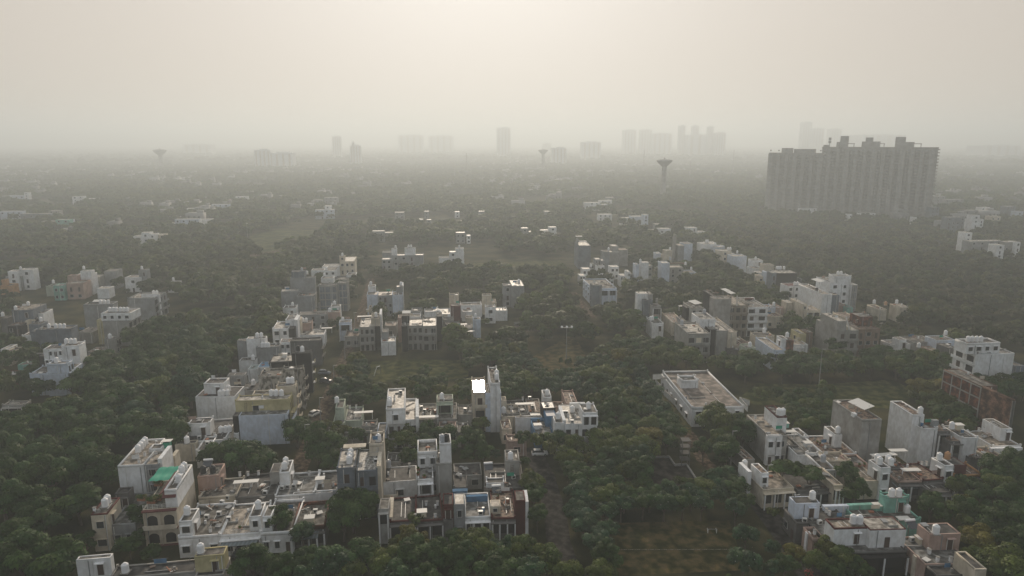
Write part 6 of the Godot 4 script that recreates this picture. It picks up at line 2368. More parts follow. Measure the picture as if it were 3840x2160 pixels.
	tank("w", -4.04, 12.9, -174.87, 19, 1, 2)
	clutter("pipe", -7.22, 10.4, -175.99, 50, 19, 0, 1)
	clutter("ac", -12.52, 4.1, -174.76, 0, 19, 0, 1)
	tank("w", -2.27, 4.1, -173.46, 20, 0, 1)
	clutter("ac", 5.53, 4, -177.06, 0, 21, 0, 1)
	tank("w", 9.57, 6.9, -179.02, 22, 0, 1)
	clutter("ac", 4.93, 4.2, -183.11, 0, 22, 0, 1)
	clutter("pot", 6.84, 3.6, -167.84, 0, 23, 0, 1)
	tank("w", 11.39, 7.7, -160.77, 24, 0, 3)
	tank("w", 15.38, 7.4, -165.79, 24, 1, 3)
	tank("w", 18.93, 10.1, -161.48, 24, 2, 3)
	clutter("ac", 13.05, 7.4, -164.69, 0, 24, 0, 3)
	clutter("ac", 13.82, 7.4, -164.69, 0, 24, 1, 3)
	clutter("ac", 14.72, 7.4, -158.91, 0, 24, 2, 3)
	clutter("junk", 13.39, 4, -179.06, 1, 25, 0, 1)
	tank("w", -61.98, 10.7, -168.65, 26, 0, 3)
	tank("w", -60.77, 10.7, -168.65, 26, 1, 3)
	tank("w", -59.41, 10.7, -168.65, 26, 2, 3)
	tank("w", -79.47, 7.1, -178.09, 27, 0, 5)
	tank("w", -78.62, 7.1, -178.24, 27, 1, 5)
	tank("w", -79.09, 7.3, -180.87, 27, 2, 5)
	tank("w", -77.53, 7.1, -178.46, 27, 3, 5)
	tank("w", -78.37, 7.3, -181.24, 27, 4, 5)
	tank("w", -77.91, 4.2, -154.51, 28, 0, 4)
	tank("w", -72.47, 3.9, -161.03, 28, 1, 4)
	tank("w", -71.39, 3.9, -161.32, 28, 2, 4)
	tank("w", -70.55, 3.9, -161.61, 28, 3, 4)
	clutter("ac", -76.21, 3.9, -157.35, 0, 28, 0, 2)
	clutter("ac", -72.82, 3.9, -154.09, 0, 28, 1, 2)
	tank("w", -77.36, 4.6, -153.4, 29, 0, 1)
	tank("w", -59.39, 12, -174.4, 30, 0, 2)
	tank("w", -58.4, 12, -174.63, 30, 1, 2)
	clutter("ac", -71.02, 10, -189.99, 0, 31, 0, 1)
	tank("k", -64.73, 12.7, -200.95, 32, 0, 1)
	tank("w", -63.37, 12.7, -200.56, 32, 0, 1)
	tank("w", -84.91, 10.8, -222.22, 33, 0, 5)
	tank("w", -83.62, 10.8, -222.45, 33, 1, 5)
	tank("w", -82.14, 8.5, -218.85, 33, 2, 5)
	tank("w", -81.19, 8.5, -218.85, 33, 3, 5)
	tank("w", -80.24, 8.5, -218.85, 33, 4, 5)
	tank("w", -84.26, 5.2, -215.5, 34, 0, 1)
	tank("w", -76.75, 4.2, -194.76, 35, 0, 1)
	tank("w", -79.8, 7.5, -255.28, 36, 0, 2)
	tank("w", -78.33, 7.5, -254.85, 36, 1, 2)
	tank("w", -74.94, 6.2, -276.14, 37, 0, 2)
	tank("w", -74.92, 7.3, -284.42, 37, 1, 2)
	tank("w", -65.19, 7, -258.15, 38, 0, 1)
	tank("w", -95.07, 5, -291.62, 39, 0, 2)
	tank("s", -97.88, 15.6, -316.87, 39, 0, 1)
	tank("w", -97.34, 13, -322.77, 39, 1, 2)
	tank("w", -98, 8.2, -359.22, 40, 0, 1)
	tank("w", -93.27, 13.2, -375.8, 41, 0, 1)
	tank("w", -93.05, 9.3, -336.95, 42, 0, 1)
	tank("w", -62.92, 12.1, -301.89, 43, 0, 2)
	tank("w", -49.35, 12.1, -301.05, 43, 1, 2)
	tank("w", -50.14, 11.6, -247.05, 44, 0, 1)
	clutter("junk", -31.87, 8.8, -250.91, 1, 45, 0, 2)
	clutter("junk", -29.93, 8.8, -250.18, 1, 45, 1, 2)
	clutter("dish", -33.44, 9, -254.59, 0, 45, 0, 1)
	tank("w", -29.81, 5.2, -276.58, 46, 0, 1)
	tank("w", -14.21, 7.4, -261.99, 47, 0, 1)
	tank("w", 3.15, 10.4, -315.49, 48, 0, 1)
	tank("w", -68.64, 13.2, -403.86, 49, 0, 3)
	tank("w", -61.14, 13.4, -404.66, 49, 1, 3)
	tank("w", -59.63, 13.4, -404.66, 49, 2, 3)
	tank("w", -31.67, 12.2, -411.05, 50, 0, 1)
	tank("w", -137.64, 9.4, -199.83, 51, 0, 1)
	tank("w", -141.99, 11.8, -212, 52, 0, 3)
	tank("w", -140.56, 11.8, -212, 52, 1, 3)
	tank("w", -139.23, 11.8, -212, 52, 2, 3)
	tank("w", -151.28, 12.2, -252.66, 53, 0, 6)
	tank("w", -149.97, 12.2, -252.66, 53, 1, 6)
	tank("w", -148.78, 12.2, -252.66, 53, 2, 6)
	tank("w", -147.17, 12.2, -252.66, 53, 3, 6)
	tank("w", -145.86, 12.2, -252.66, 53, 4, 6)
	tank("w", -144.63, 12.2, -252.66, 53, 5, 6)
	tank("w", -156.22, 9.6, -294.55, 54, 0, 2)
	tank("w", -154.83, 9.6, -294.55, 54, 1, 2)
	tank("w", -169.23, 9.4, -277.14, 55, 0, 3)
	tank("w", -167.59, 9.4, -277.14, 55, 1, 3)
	tank("w", -166.08, 9.4, -277.14, 55, 2, 3)
	tank("w", -143.95, 5.8, -238.59, 56, 0, 1)
	tank("w", -167.41, 8.7, -241.72, 57, 0, 4)
	tank("w", -164.9, 8.7, -241.72, 57, 1, 4)
	tank("w", -163.35, 8.7, -241.72, 57, 2, 4)
	tank("w", -161.91, 8.7, -241.72, 57, 3, 4)
	tank("w", -199.91, 7.6, -263.4, 58, 0, 4)
	tank("w", -191.85, 11, -259.88, 58, 1, 4)
	tank("w", -192.12, 11, -267.3, 58, 2, 4)
	tank("k", -178.12, 8.6, -250.94, 58, 0, 1)
	tank("w", -177.04, 8.6, -251.67, 58, 3, 4)
	tank("w", -250.77, 10.6, -347.4, 59, 0, 1)
	tank("w", -223.26, 7.2, -329.91, 60, 0, 1)
	tank("w", -210.53, 13.2, -334.71, 61, 0, 1)
	tank("w", -188.52, 11, -346.63, 62, 0, 1)
	tank("w", -169.51, 6.5, -339.5, 63, 0, 1)
	tank("w", -64.99, 4, -103.88, 64, 0, 1)
	clutter("pipe", -59.83, 3.9, -104.36, 10, 64, 0, 1)
	clutter("junk", -57.2, 3.9, -104.02, 1, 64, 0, 1)
	tank("w", -52.58, 6.9, -105.08, 65, 0, 1)
	clutter("dish", -54.71, 5, -105.29, 0, 65, 0, 1)
	tank("w", 61.62, 7.4, -113.46, 66, 0, 2)
	tank("w", 62.7, 7.4, -113.32, 66, 1, 2)
	tank("w", 74.04, 7.1, -123.62, 67, 0, 3)
	tank("w", 75.41, 7.1, -123.62, 67, 1, 3)
	tank("w", 77.15, 3.9, -123.18, 67, 2, 3)
	tank("w", 58.09, 7.2, -122.46, 68, 0, 1)
	clutter("ac", 55.69, 4, -119.62, 0, 68, 0, 2)
	clutter("ac", 58.22, 4, -118.87, 0, 68, 1, 2)
	tank("w", 74.85, 7.1, -110.58, 69, 0, 1)
	clutter("ac", 72.46, 4, -113.19, 0, 69, 0, 1)
	clutter("solar", 73.42, 5.5, -115.21, 0, 69, 0, 1)
	tank("w", 96.34, 12, -153.58, 70, 0, 1)
	clutter("bushpot", 98.38, 9.5, -153.6, 0, 70, 0, 2)
	clutter("bushpot", 100.16, 9.5, -154.07, 0, 70, 1, 2)
	clutter("bin", 96.26, 9.5, -152.2, 1, 70, 0, 1)
	tank("w", 103.02, 9, -151.75, 71, 0, 1)
	clutter("junk", 104.04, 9, -154.77, 1, 71, 0, 1)
	clutter("bin", 105.21, 8.2, -151.09, 1, 71, 0, 1)
	tank("w", 115.46, 3.6, -149.05, 72, 0, 1)
	clutter("junk", 116.85, 4, -158.71, 1, 72, 0, 1)
	tank("w", 64.25, 10.4, -156.74, 73, 0, 3)
	tank("w", 64.58, 10.4, -156.34, 73, 1, 3)
	tank("w", 65.26, 10.4, -156.74, 73, 2, 3)
	tank("w", 77.37, 7.1, -153.58, 74, 0, 1)
	clutter("pot", 73.18, 3.9, -154.39, 0, 74, 0, 2)
	clutter("pot", 73.46, 3.9, -153.51, 0, 74, 1, 2)
	clutter("bin", 73.74, 3.9, -153.08, 2, 74, 0, 1)
	tank("s", 69.57, 4.8, -143.35, 75, 0, 1)
	clutter("pot", 77.27, 4, -142.27, 0, 76, 0, 2)
	clutter("pot", 78.42, 4, -142.46, 0, 76, 1, 2)
	tank("w", 78.94, 7.1, -138.66, 77, 0, 4)
	tank("w", 78.86, 7.1, -137.35, 77, 1, 4)
	tank("w", 81.1, 7.1, -138.28, 77, 2, 4)
	tank("w", 81.04, 7.1, -136.98, 77, 3, 4)
	clutter("bin", 86.4, 4, -140.01, 2, 78, 0, 1)
	tank("w", 93.07, 7, -139.62, 79, 0, 1)
	tank("o", 95.87, 6.4, -141.24, 80, 0, 1)
	clutter("junk", 106.06, 4, -146.99, 1, 81, 0, 2)
	clutter("junk", 106.17, 3.9, -144.4, 1, 81, 1, 2)
	tank("w", 51.01, 5, -140.27, 82, 0, 1)
	tank("w", 137.21, 15.9, -200.34, 83, 0, 4)
	tank("w", 138.4, 15.9, -200.34, 83, 1, 4)
	tank("w", 139.75, 15.9, -200.34, 83, 2, 4)
	tank("w", 141.09, 15.9, -200.34, 83, 3, 4)
	tank("w", 142.13, 4.4, -232.22, 84, 0, 4)
	tank("w", 148.29, 4.8, -233.9, 84, 1, 4)
	tank("w", 154.82, 7.2, -238.21, 84, 2, 4)
	tank("w", 149.11, 4.6, -228.63, 84, 3, 4)
	tank("s", 61.22, 10.2, -241.3, 85, 0, 1)
	tank("s", 71.56, 12.2, -249.8, 86, 0, 1)
	tank("w", 54.42, 6, -263.02, 87, 0, 2)
	tank("w", 55.24, 6, -263.62, 87, 1, 2)
	clutter("bushpot", 69.02, 7, -265.22, 0, 87, 0, 3)
	clutter("bushpot", 70.24, 7, -264, 0, 87, 1, 3)
	clutter("bushpot", 71.61, 7, -263.39, 0, 87, 2, 3)
	clutter("junk", 80.93, 14.6, -277.74, 1, 88, 0, 2)
	clutter("junk", 82.2, 14.6, -273.33, 1, 88, 1, 2)
	tank("w", 109.97, 7.2, -282.73, 89, 0, 1)
	tank("w", 80.95, 6.4, -226.26, 90, 0, 1)
	tank("w", 89.51, 8.4, -236.96, 91, 0, 2)
	tank("w", 93.17, 10, -225.75, 91, 1, 2)
	clutter("junk", 129.34, 13.2, -246.16, 1, 92, 0, 1)
	clutter("dish", 123.94, 11, -240.59, 0, 92, 0, 2)
	clutter("dish", 132.18, 10, -239.44, 0, 92, 1, 2)
	tank("w", 157.07, 6, -292.14, 93, 0, 2)
	tank("o", 160.31, 6, -288.85, 93, 0, 1)
	tank("w", 163.94, 7.2, -287.06, 93, 1, 2)
	tank("w", 145.29, 16.6, -302.94, 94, 0, 2)
	tank("w", 146.67, 16.6, -302.94, 94, 1, 2)
	tank("w", 131.38, 9.4, -314.91, 95, 0, 2)
	tank("w", 132.7, 9.4, -314.91, 95, 1, 2)
	tank("w", 135.2, 10.8, -347.31, 96, 0, 4)
	tank("w", 136.1, 10.8, -347.31, 96, 1, 4)
	tank("w", 137, 10.8, -347.31, 96, 2, 4)
	tank("w", 138.8, 10.8, -347.31, 96, 3, 4)
	tank("w", 138.94, 8.8, -389.46, 97, 0, 1)
	tank("w", 131.4, 10, -416.7, 98, 0, 3)
	tank("w", 133.02, 10, -416.7, 98, 1, 3)
	tank("w", 133.48, 9.8, -405.43, 98, 2, 3)
	tank("w", 129.47, 8.6, -457.34, 99, 0, 2)
	tank("w", 130.47, 8.6, -457.34, 99, 1, 2)
	tank("w", 68.4, 11.8, -363.52, 100, 0, 1)
	tank("s", 85.25, 12.2, -368.12, 101, 0, 1)
	tank("w", 95.75, 8, -376.31, 101, 0, 2)
	tank("w", 97.93, 6, -371.94, 101, 1, 2)
	tank("w", 93.67, 11.8, -405.71, 102, 0, 1)
	clutter("junk", 44.77, 8.2, -322.53, 1, 103, 0, 2)
	clutter("junk", 46.45, 8.2, -319.62, 1, 103, 1, 2)
	tank("w", 56.77, 12, -402.52, 104, 0, 1)
	tank("w", 43.56, 7, -376.02, 105, 0, 5)
	tank("w", 129.45, 9, -457.52, 105, 1, 5)
	tank("w", 130.5, 9, -457.52, 105, 2, 5)
	tank("w", 135.34, 8.2, -428.82, 105, 3, 5)
	tank("w", 136.71, 8.2, -428.82, 105, 4, 5)
func street_things():
	floodlight(18.83, -229.89, 12.2)
	mast("lamp_post", 93.39, -199.76, 13.8, "slender tall pole rising beside the dark green lawn")
	car(-55.01, -181.87, 62, "sheet", "silver hatchback parked on the lane by the pale blue wall house")
	car(6.78, -156.72, 4, "tank", "white car parked at the bend of the shaded centre lane")
	car(-58.98, -208.36, -8, "k", "dark car parked under the trees beside the park lane")
	car(-61.6, -216.49, -6, "S", "blue grey car parked further up beside the park lane")
	car(-50.21, -115.54, 80, "k", "dark car under the porch of the tan roofed house")
	swing(-43.5, -215.17, "white bent swing frame on the dull park lawn")
	goal(39.11, -122.25, 1.7, "pair of small white goal posts on the dry sports field")
	boundary("short white boundary wall at the far end of the school yard", 1.8, [Vector2(45.2, -211.3), Vector2(50.3, -212.1)])
	boundary("long white stepped boundary wall along the school yard", 1.8, [Vector2(45.1, -206.5), Vector2(45.9, -196.8), Vector2(47.9, -185), Vector2(48.7, -176)])
	boundary("pale low wall at the corner of the dark paved court", 1.6, [Vector2(30.9, -149.8), Vector2(32, -154.7)])
	boundary("grey kerb wall round the dark paved court", 0.5, [Vector2(32, -154.7), Vector2(38, -155.3), Vector2(38.4, -150.8), Vector2(41.2, -151.4), Vector2(41.6, -144)])
	boundary("short grey wall at the right hand end of the school", 1.6, [Vector2(68.8, -189.1), Vector2(66.7, -191.6), Vector2(66.7, -184.5)])
	boundary("dark low wall along the park edge", 1.2, [Vector2(-46.6, -207.7), Vector2(-48.3, -214.8), Vector2(-49.6, -222.4)])
	boundary("low brown wall of the court beyond the park", 1, [Vector2(0.8, -279.4), Vector2(12.5, -281)])
	cypress(16.53, -224.16, 3.6, "dark columnar cypress at the near edge of the playground")
	cypress(18.44, -222.58, 3.6, "dark columnar cypress beside its twin on the playground edge")
	cypress(19.4, -222.06, 4.2, "tallest dark columnar cypress on the playground edge")
	cypress(18.86, -114.2, 2.6, "small dark cypress at the corner of the dry sports field")
	cypress(19.52, -111.36, 2.6, "low dark cypress below the corner of the dry sports field")
	palm(13.11, -199.04, "fan palm with drooping grey green fronds behind the glaring white terrace")
	palm(-0.89, -220.41, "grey green fan palm above the park trees by the floodlight mast")
	gate_frame(40.79, -151.56, "dark steel tower frame standing by the paved court")
	red_shrub(51.88, -107.95, "bush full of red blossom at the lower edge")
	mast("utility_pole", -49.74, -155.56, 8.5, "thin concrete utility pole at the lower end of the left lane")
	mast("utility_pole", -51.09, -173.41, 8.5, "thin concrete utility pole by the silver hatchback")
	mast("utility_pole", -54.25, -200.45, 8.5, "thin concrete utility pole at the middle of the left lane")
	mast("utility_pole", -58.51, -231.9, 8.5, "thin concrete utility pole where the left lane passes the park")
	mast("utility_pole", -62.66, -266.25, 8.5, "thin concrete utility pole at the upper left lane bend")
	mast("utility_pole", 51.85, -151.76, 8.5, "thin concrete utility pole at the top of the right lane")
	mast("utility_pole", 53.83, -134.39, 8.5, "thin concrete utility pole at the corner of the right lane")
	mast("utility_pole", 54.35, -121.79, 8.5, "thin concrete utility pole at the lower end of the right lane")
func near_trees():
	plant("d", 10, -76.7, -104.4, 5.3, 9.3, "l", 64, 0, 2)
	plant("d", 22, -30.8, -122.3, 4.7, 9.2, "l", 106, 0, 1)
	plant("d", 23, -83.9, -105.4, 4.7, 8.6, "l", 64, 1, 2)
	plant("d", 9, -97.7, -135.1, 5.6, 9.6, "l", 0, 2, 8)
	plant("d", 11, -93.4, -159.3, 6.1, 10.2, "l", 29, 1, 6)
	plant("d", 9, -104.3, -133.2, 5.6, 9.6, "l", 0, 4, 8)
	plant("d", 30, -99.4, -151.7, 5.8, 9.9, "l", 29, 2, 6)
	plant("d", 13, -45.7, -151.5, 5.2, 8.6, "f", 107, 0, 1)
	plant("d", 7, -2.3, -103.8, 3.7, 7.5, "f", 108, 3, 4)
	plant("d", 22, -84.7, -156.6, 5.7, 9.7, "l", 29, 0, 6)
	plant("o", 8, 51.5, -162.9, 5.5, 9.4, "l", 73, 0, 1)
	plant("d", 9, -101.6, -126.2, 5.2, 9.2, "l", 0, 3, 8)
	plant("o", 31, 83.4, -104.2, 4.4, 8.3, "r", 109, 0, 1)
	plant("d", 29, -104.8, -178.7, 6.4, 10.5, "l", 27, 1, 3)
	plant("d", 38, -89.6, -137, 5.1, 9.1, "l", 0, 0, 8)
	plant("d", 10, -120.7, -161.9, 6.1, 10.3, "f", 110, 1, 3)
	plant("d", 16, -95.6, -142.3, 5.3, 9.3, "l", 0, 1, 8)
	plant("d", 6, -105.4, -143.1, 5.4, 9.4, "l", 0, 5, 8)
	plant("d", 9, -115.5, -146.9, 5.6, 9.7, "l", 0, 7, 8)
	plant("d", 0, -89.3, -111.9, 4.5, 8.3, "l", 2, 2, 4)
	plant("d", 29, -61.2, -146.8, 4.8, 8, "b", 7, 0, 1)
	plant("d", 19, -89.1, -118.7, 4.5, 8.4, "l", 2, 1, 4)
	plant("d", 18, -8.6, -106.3, 3.5, 7.2, "f", 108, 1, 4)
	plant("b", 3, -91.9, -186.8, 6, 10.1, "l", 27, 0, 2)
	plant("d", 7, -112.2, -180.6, 6, 10.1, "r", 110, 2, 4)
	plant("d", 8, 91.2, -116.5, 4.4, 8.2, "r", 69, 0, 1)
	plant("d", 7, -17.5, -108.5, 3.5, 7.2, "f", 106, 1, 2)
	plant("d", 15, -85.8, -125.1, 4.4, 8.3, "l", 2, 0, 4)
	plant("f", 10, 2.8, -103.5, 3.3, 7, "f", 15, 0, 1)
	plant("o", 22, -100.6, -186.1, 5.8, 9.9, "l", 27, 0, 1)
	plant("f", 14, -30.9, -106, 3.4, 7.1, "f", 106, 0, 2)
	plant("d", 38, -95.1, -124.2, 4.4, 8.3, "l", 2, 3, 4)
	plant("o", 33, 2.2, -109.7, 3.3, 7, "f", 15, 0, 3)
	plant("d", 29, -26.4, -108.3, 3.4, 7.1, "f", 106, 0, 2)
	plant("o", 11, -5.9, -110, 3.3, 7, "f", 108, 1, 2)
	plant("d", 14, -117.5, -170.5, 5.5, 9.6, "r", 110, 0, 4)
	plant("d", 18, -38.4, -103.2, 3.3, 7, "r", 65, 1, 3)
	plant("d", 18, 89.8, -110, 4, 7.8, "r", 69, 0, 1)
	plant("d", 28, -44.4, -105.9, 3.3, 7, "r", 65, 0, 3)
	plant("d", 18, 27.8, -137.6, 3.9, 7.7, "f", 111, 0, 1)
	plant("o", 20, -121.9, -175.9, 5.5, 8.4, "r", 110, 0, 1)
	plant("d", 31, -105.6, -164.2, 5.1, 9, "l", 29, 4, 6)
	plant("o", 31, -21.9, -106.2, 3.2, 6.8, "f", 106, 0, 2)
	plant("d", 31, -87.9, -165.3, 4.9, 8.8, "l", 28, 0, 1)
	plant("d", 20, 49.9, -149.8, 4.2, 7.9, "r", 111, 0, 1)
	plant("d", 2, 105.3, -138.2, 4.5, 8.4, "r", 80, 0, 1)
	plant("d", 16, -53.6, -160.6, 4.4, 8, "r", 26, 0, 1)
	plant("o", 38, 30.3, -150.2, 4.1, 7.9, "l", 111, 0, 1)
	plant("d", 34, -108.7, -197.9, 5.7, 9.8, "r", 51, 6, 7)
	plant("b", 34, 28.6, -144.9, 3.9, 7.7, "l", 111, 0, 2)
	plant("d", 30, -107.9, -171.8, 5.1, 9.1, "l", 27, 2, 3)
	plant("o", 35, 21.8, -156.1, 4.1, 7.9, "f", 24, 0, 1)
	plant("f", 2, -19.2, -102.6, 3, 6.6, "f", 106, 1, 2)
	plant("o", 37, 6.2, -107.1, 3, 6.7, "f", 15, 1, 3)
	plant("d", 22, -101.1, -158.3, 4.7, 8.6, "l", 29, 3, 6)
	plant("d", 15, -119.1, -153.9, 4.9, 8.8, "f", 110, 2, 3)
	plant("d", 37, -111.5, -139, 4.4, 8.3, "l", 0, 6, 8)
	plant("d", 5, 100.8, -126.4, 4.1, 7.9, "f", 79, 0, 1)
	plant("d", 36, -67.1, -148.9, 4.1, 7.5, "r", 29, 0, 1)
	plant("f", 0, 40, -106.9, 3.1, 6.7, "f", 112, 0, 1)
	plant("d", 33, -112.9, -161.1, 4.8, 8.7, "r", 110, 3, 4)
	plant("d", 32, -116.5, -205.6, 5.6, 9.6, "r", 51, 4, 7)
	plant("d", 17, -116.3, -187.8, 5.2, 9.2, "r", 110, 1, 4)
	plant("f", 15, 13.9, -130.9, 3.4, 7.1, "r", 15, 0, 2)
	plant("d", 18, -97.2, -232.7, 5.9, 10, "b", 33, 0, 1)
	plant("d", 36, -120.7, -197.1, 5.4, 9.4, "r", 51, 2, 7)
	plant("d", 18, 23.8, -168.2, 4.1, 7.9, "r", 24, 0, 2)
	plant("d", 24, -43.9, -119.3, 3.2, 7.2, "f", 5, 0, 1)
	plant("o", 31, -109.9, -207.5, 5.5, 9.5, "l", 34, 0, 1)
	plant("d", 8, 16.5, -108.2, 2.9, 6.5, "l", 112, 0, 1)
	plant("b", 19, -114.9, -231.8, 5.9, 10, "l", 33, 0, 1)
	plant("b", 34, 20.1, -138.4, 3.5, 7.2, "l", 111, 1, 2)
	plant("d", 39, -96.1, -215.7, 5.4, 9.5, "l", 34, 0, 2)
	plant("b", 6, -98.8, -171.6, 4.6, 8.5, "l", 27, 1, 2)
	plant("o", 3, 9.6, -103.5, 2.8, 6.4, "f", 15, 2, 3)
	plant("d", 14, 15.7, -134.9, 3.4, 7.1, "r", 13, 1, 3)
	plant("b", 21, 13.6, -119.1, 3, 6.7, "r", 15, 0, 1)
	plant("d", 37, 28.6, -185.9, 4.4, 8.2, "r", 25, 0, 1)
	plant("o", 36, 33.1, -182.7, 4.3, 8.2, "r", 25, 0, 1)
	plant("d", 3, 27.8, -172.8, 4.1, 7.9, "r", 24, 1, 2)
	plant("o", 27, 12.8, -145.7, 3.5, 7.2, "r", 13, 1, 2)
	plant("d", 11, -108.9, -149.8, 4.3, 8.1, "l", 29, 5, 6)
	plant("y", 35, 33.4, -156.6, 3.8, 7.8, "b", 111, 0, 1)
	plant("y", 33, 35.6, -214.3, 4.9, 9.3, "f", 113, 0, 1)
	plant("o", 16, 53.7, -170.8, 4.1, 7.9, "b", 73, 0, 1)
	plant("f", 25, -34, -102.6, 2.8, 6.4, "r", 65, 0, 1)
	plant("d", 13, -13.1, -107.3, 2.7, 6.4, "f", 108, 0, 4)
	plant("o", 38, 25.1, -151.3, 3.6, 7.3, "l", 111, 0, 2)
	plant("b", 39, 39.2, -171.3, 4, 7.8, "f", 114, 0, 1)
	plant("d", 12, -35.9, -107.2, 2.8, 6.4, "r", 65, 2, 3)
	plant("o", 14, 18.6, -128.3, 3.1, 6.8, "b", 112, 0, 2)
	plant("d", 5, -14, -102.5, 2.6, 6.2, "f", 108, 2, 4)
	plant("o", 1, 58.4, -108.9, 3, 5.6, "f", 66, 0, 1)
	plant("y", 15, 85.1, -113.4, 3.3, 6.8, "r", 69, 0, 1)
	plant("d", 9, 88.2, -122.4, 3.5, 7.4, "f", 115, 0, 2)
	plant("o", 7, 14.9, -104, 2.6, 6.2, "f", 112, 0, 1)
	plant("d", 38, 22.3, -144.7, 3.4, 7.1, "l", 111, 0, 1)
	plant("d", 23, -32.2, -119.4, 3, 6.4, "r", 6, 0, 1)
	plant("d", 4, -9.3, -153, 3.5, 8.3, "l", 116, 0, 1)
	plant("d", 0, -114.1, -240.6, 5.7, 9.8, "r", 56, 4, 6)
	plant("d", 31, -56.6, -145.1, 3.5, 6.4, "b", 8, 0, 1)
	plant("o", 20, -26.9, -103.9, 2.6, 6.2, "f", 106, 1, 2)
	plant("d", 36, 96.7, -120.4, 3.5, 7.2, "f", 115, 1, 2)
	plant("d", 24, -128.2, -162.2, 4.5, 8.4, "f", 110, 0, 3)
	plant("o", 33, 50.2, -155, 3.6, 7.4, "l", 73, 0, 1)
	plant("o", 34, 20, -151.3, 3.4, 7.1, "f", 24, 1, 2)
	plant("b", 31, 15.4, -113, 2.7, 6.3, "l", 112, 0, 1)
	plant("d", 38, 56.9, -158.9, 3.7, 7.5, "l", 73, 0, 1)
	plant("d", 2, -123.8, -205.4, 5.1, 9, "r", 51, 1, 7)
	plant("b", 7, 39.3, -187.4, 4.1, 7.9, "l", 114, 0, 1)
	plant("o", 22, 25.5, -200.4, 4.3, 8, "b", 25, 0, 1)
	plant("o", 33, 14.9, -152.5, 3.4, 7.1, "f", 24, 0, 2)
	plant("d", 1, 14.1, -140, 3.1, 6.8, "r", 13, 0, 3)
	plant("d", 34, -93.6, -179.6, 4.3, 8.1, "l", 27, 0, 3)
	plant("d", 37, -34.7, -144.9, 3.3, 7, "l", 117, 0, 1)
	plant("d", 38, 25.7, -192.6, 4.1, 7.9, "b", 25, 0, 1)
	plant("d", 35, -134.9, -257, 5.9, 10, "r", 53, 0, 2)
	plant("d", 21, 39.5, -166.2, 3.7, 7.4, "b", 111, 2, 3)
	plant("d", 2, 113.2, -143.3, 3.9, 7.7, "f", 118, 0, 2)
	plant("d", 13, -98.9, -200.5, 4.6, 8.5, "f", 34, 1, 2)
	plant("d", 6, -107.5, -231.5, 5.2, 9.2, "l", 33, 1, 4)
	plant("o", 6, 35.2, -164.2, 3.6, 7.3, "b", 111, 0, 1)
	plant("d", 14, -116.2, -213.5, 5, 8.9, "r", 51, 5, 7)
	plant("o", 38, 28, -158.2, 3.4, 7.1, "r", 24, 0, 1)
	plant("d", 39, 1.5, -190, 4, 7.7, "b", 22, 0, 1)
	plant("d", 4, -117.6, -220.5, 5.1, 9, "r", 52, 2, 3)
	plant("f", 5, 30.5, -126.4, 2.9, 6.5, "b", 112, 0, 5)
	plant("d", 18, -121.9, -228.2, 5.2, 9.2, "r", 56, 3, 6)
	plant("a", 37, 63.4, -135.4, 3.2, 8.4, "l", 119, 0, 1)
	plant("d", 14, 20.9, -133.4, 3, 6.6, "b", 112, 4, 5)
	plant("o", 12, 4.3, -134.2, 2.9, 6.6, "r", 13, 0, 2)
	plant("d", 31, -129.8, -200.8, 4.8, 8.8, "r", 51, 0, 7)
	plant("d", 39, 23.7, -161.9, 3.4, 7.1, "r", 24, 0, 3)
	plant("d", 33, -123.1, -190.6, 4.6, 8.4, "r", 51, 3, 7)
	plant("d", 22, -99.9, -241, 5.2, 9.2, "l", 120, 0, 2)
	plant("b", 17, 11.1, -191.9, 3.9, 7.7, "b", 25, 2, 4)
	plant("d", 1, -1.5, -197.1, 4, 7.8, "b", 21, 2, 3)
	plant("b", 33, 38.1, -180.2, 3.7, 7.5, "l", 114, 0, 2)
	plant("o", 6, 25.1, -140.7, 3, 6, "l", 111, 1, 2)
	plant("d", 10, 90.3, -214.2, 4.6, 8.5, "f", 91, 0, 1)
	plant("d", 39, -0.3, -185.8, 3.7, 7.5, "b", 21, 0, 3)
	plant("d", 19, -111.9, -225.6, 4.9, 8.8, "l", 33, 3, 4)
	plant("f", 25, 21.8, -126.1, 2.7, 6.3, "b", 112, 2, 5)
	plant("d", 28, -102, -211.4, 4.6, 8.5, "l", 34, 1, 2)
	plant("d", 25, -89.5, -173, 3.9, 7.6, "f", 27, 0, 1)
	plant("a", 13, -130.2, -194, 4.6, 8, "f", 51, 0, 1)
	plant("o", 7, 3.7, -197.9, 3.9, 7.7, "b", 22, 1, 2)
	plant("d", 38, -94, -206.9, 4.4, 8.3, "f", 34, 0, 2)
	plant("d", 26, 73.4, -206.8, 4.3, 8.1, "f", 90, 0, 1)
	plant("f", 20, -38.9, -116, 2.6, 6.2, "f", 6, 0, 1)
	plant("o", 6, 53.1, -108.5, 2.6, 5.1, "f", 121, 0, 1)
	plant("d", 31, 28.4, -130, 2.8, 6.4, "b", 112, 2, 5)
	plant("o", 5, 81.2, -107.8, 2.8, 6, "f", 69, 0, 1)
	plant("d", 21, -133.6, -215.3, 4.9, 8.8, "r", 52, 0, 3)
	plant("d", 19, 30.1, -210.1, 4.1, 7.9, "f", 113, 0, 1)
	plant("o", 35, 40.2, -132.3, 2.8, 6.5, "l", 82, 1, 2)
	plant("d", 20, 34.3, -127, 2.7, 6.3, "b", 112, 0, 5)
	plant("o", 7, 29, -203.4, 4, 7.8, "b", 25, 0, 1)
	plant("d", 10, -96.1, -192.5, 4.1, 7.9, "l", 35, 0, 1)
	plant("d", 21, -101.9, -222.8, 4.6, 8.5, "l", 33, 0, 4)
	plant("d", 34, -2.4, -192.6, 3.7, 7.5, "b", 21, 1, 3)
	plant("d", 33, -128.1, -232.3, 5, 8.9, "r", 56, 1, 6)
	plant("o", 36, -7.9, -113.9, 2.4, 5.9, "f", 108, 0, 2)
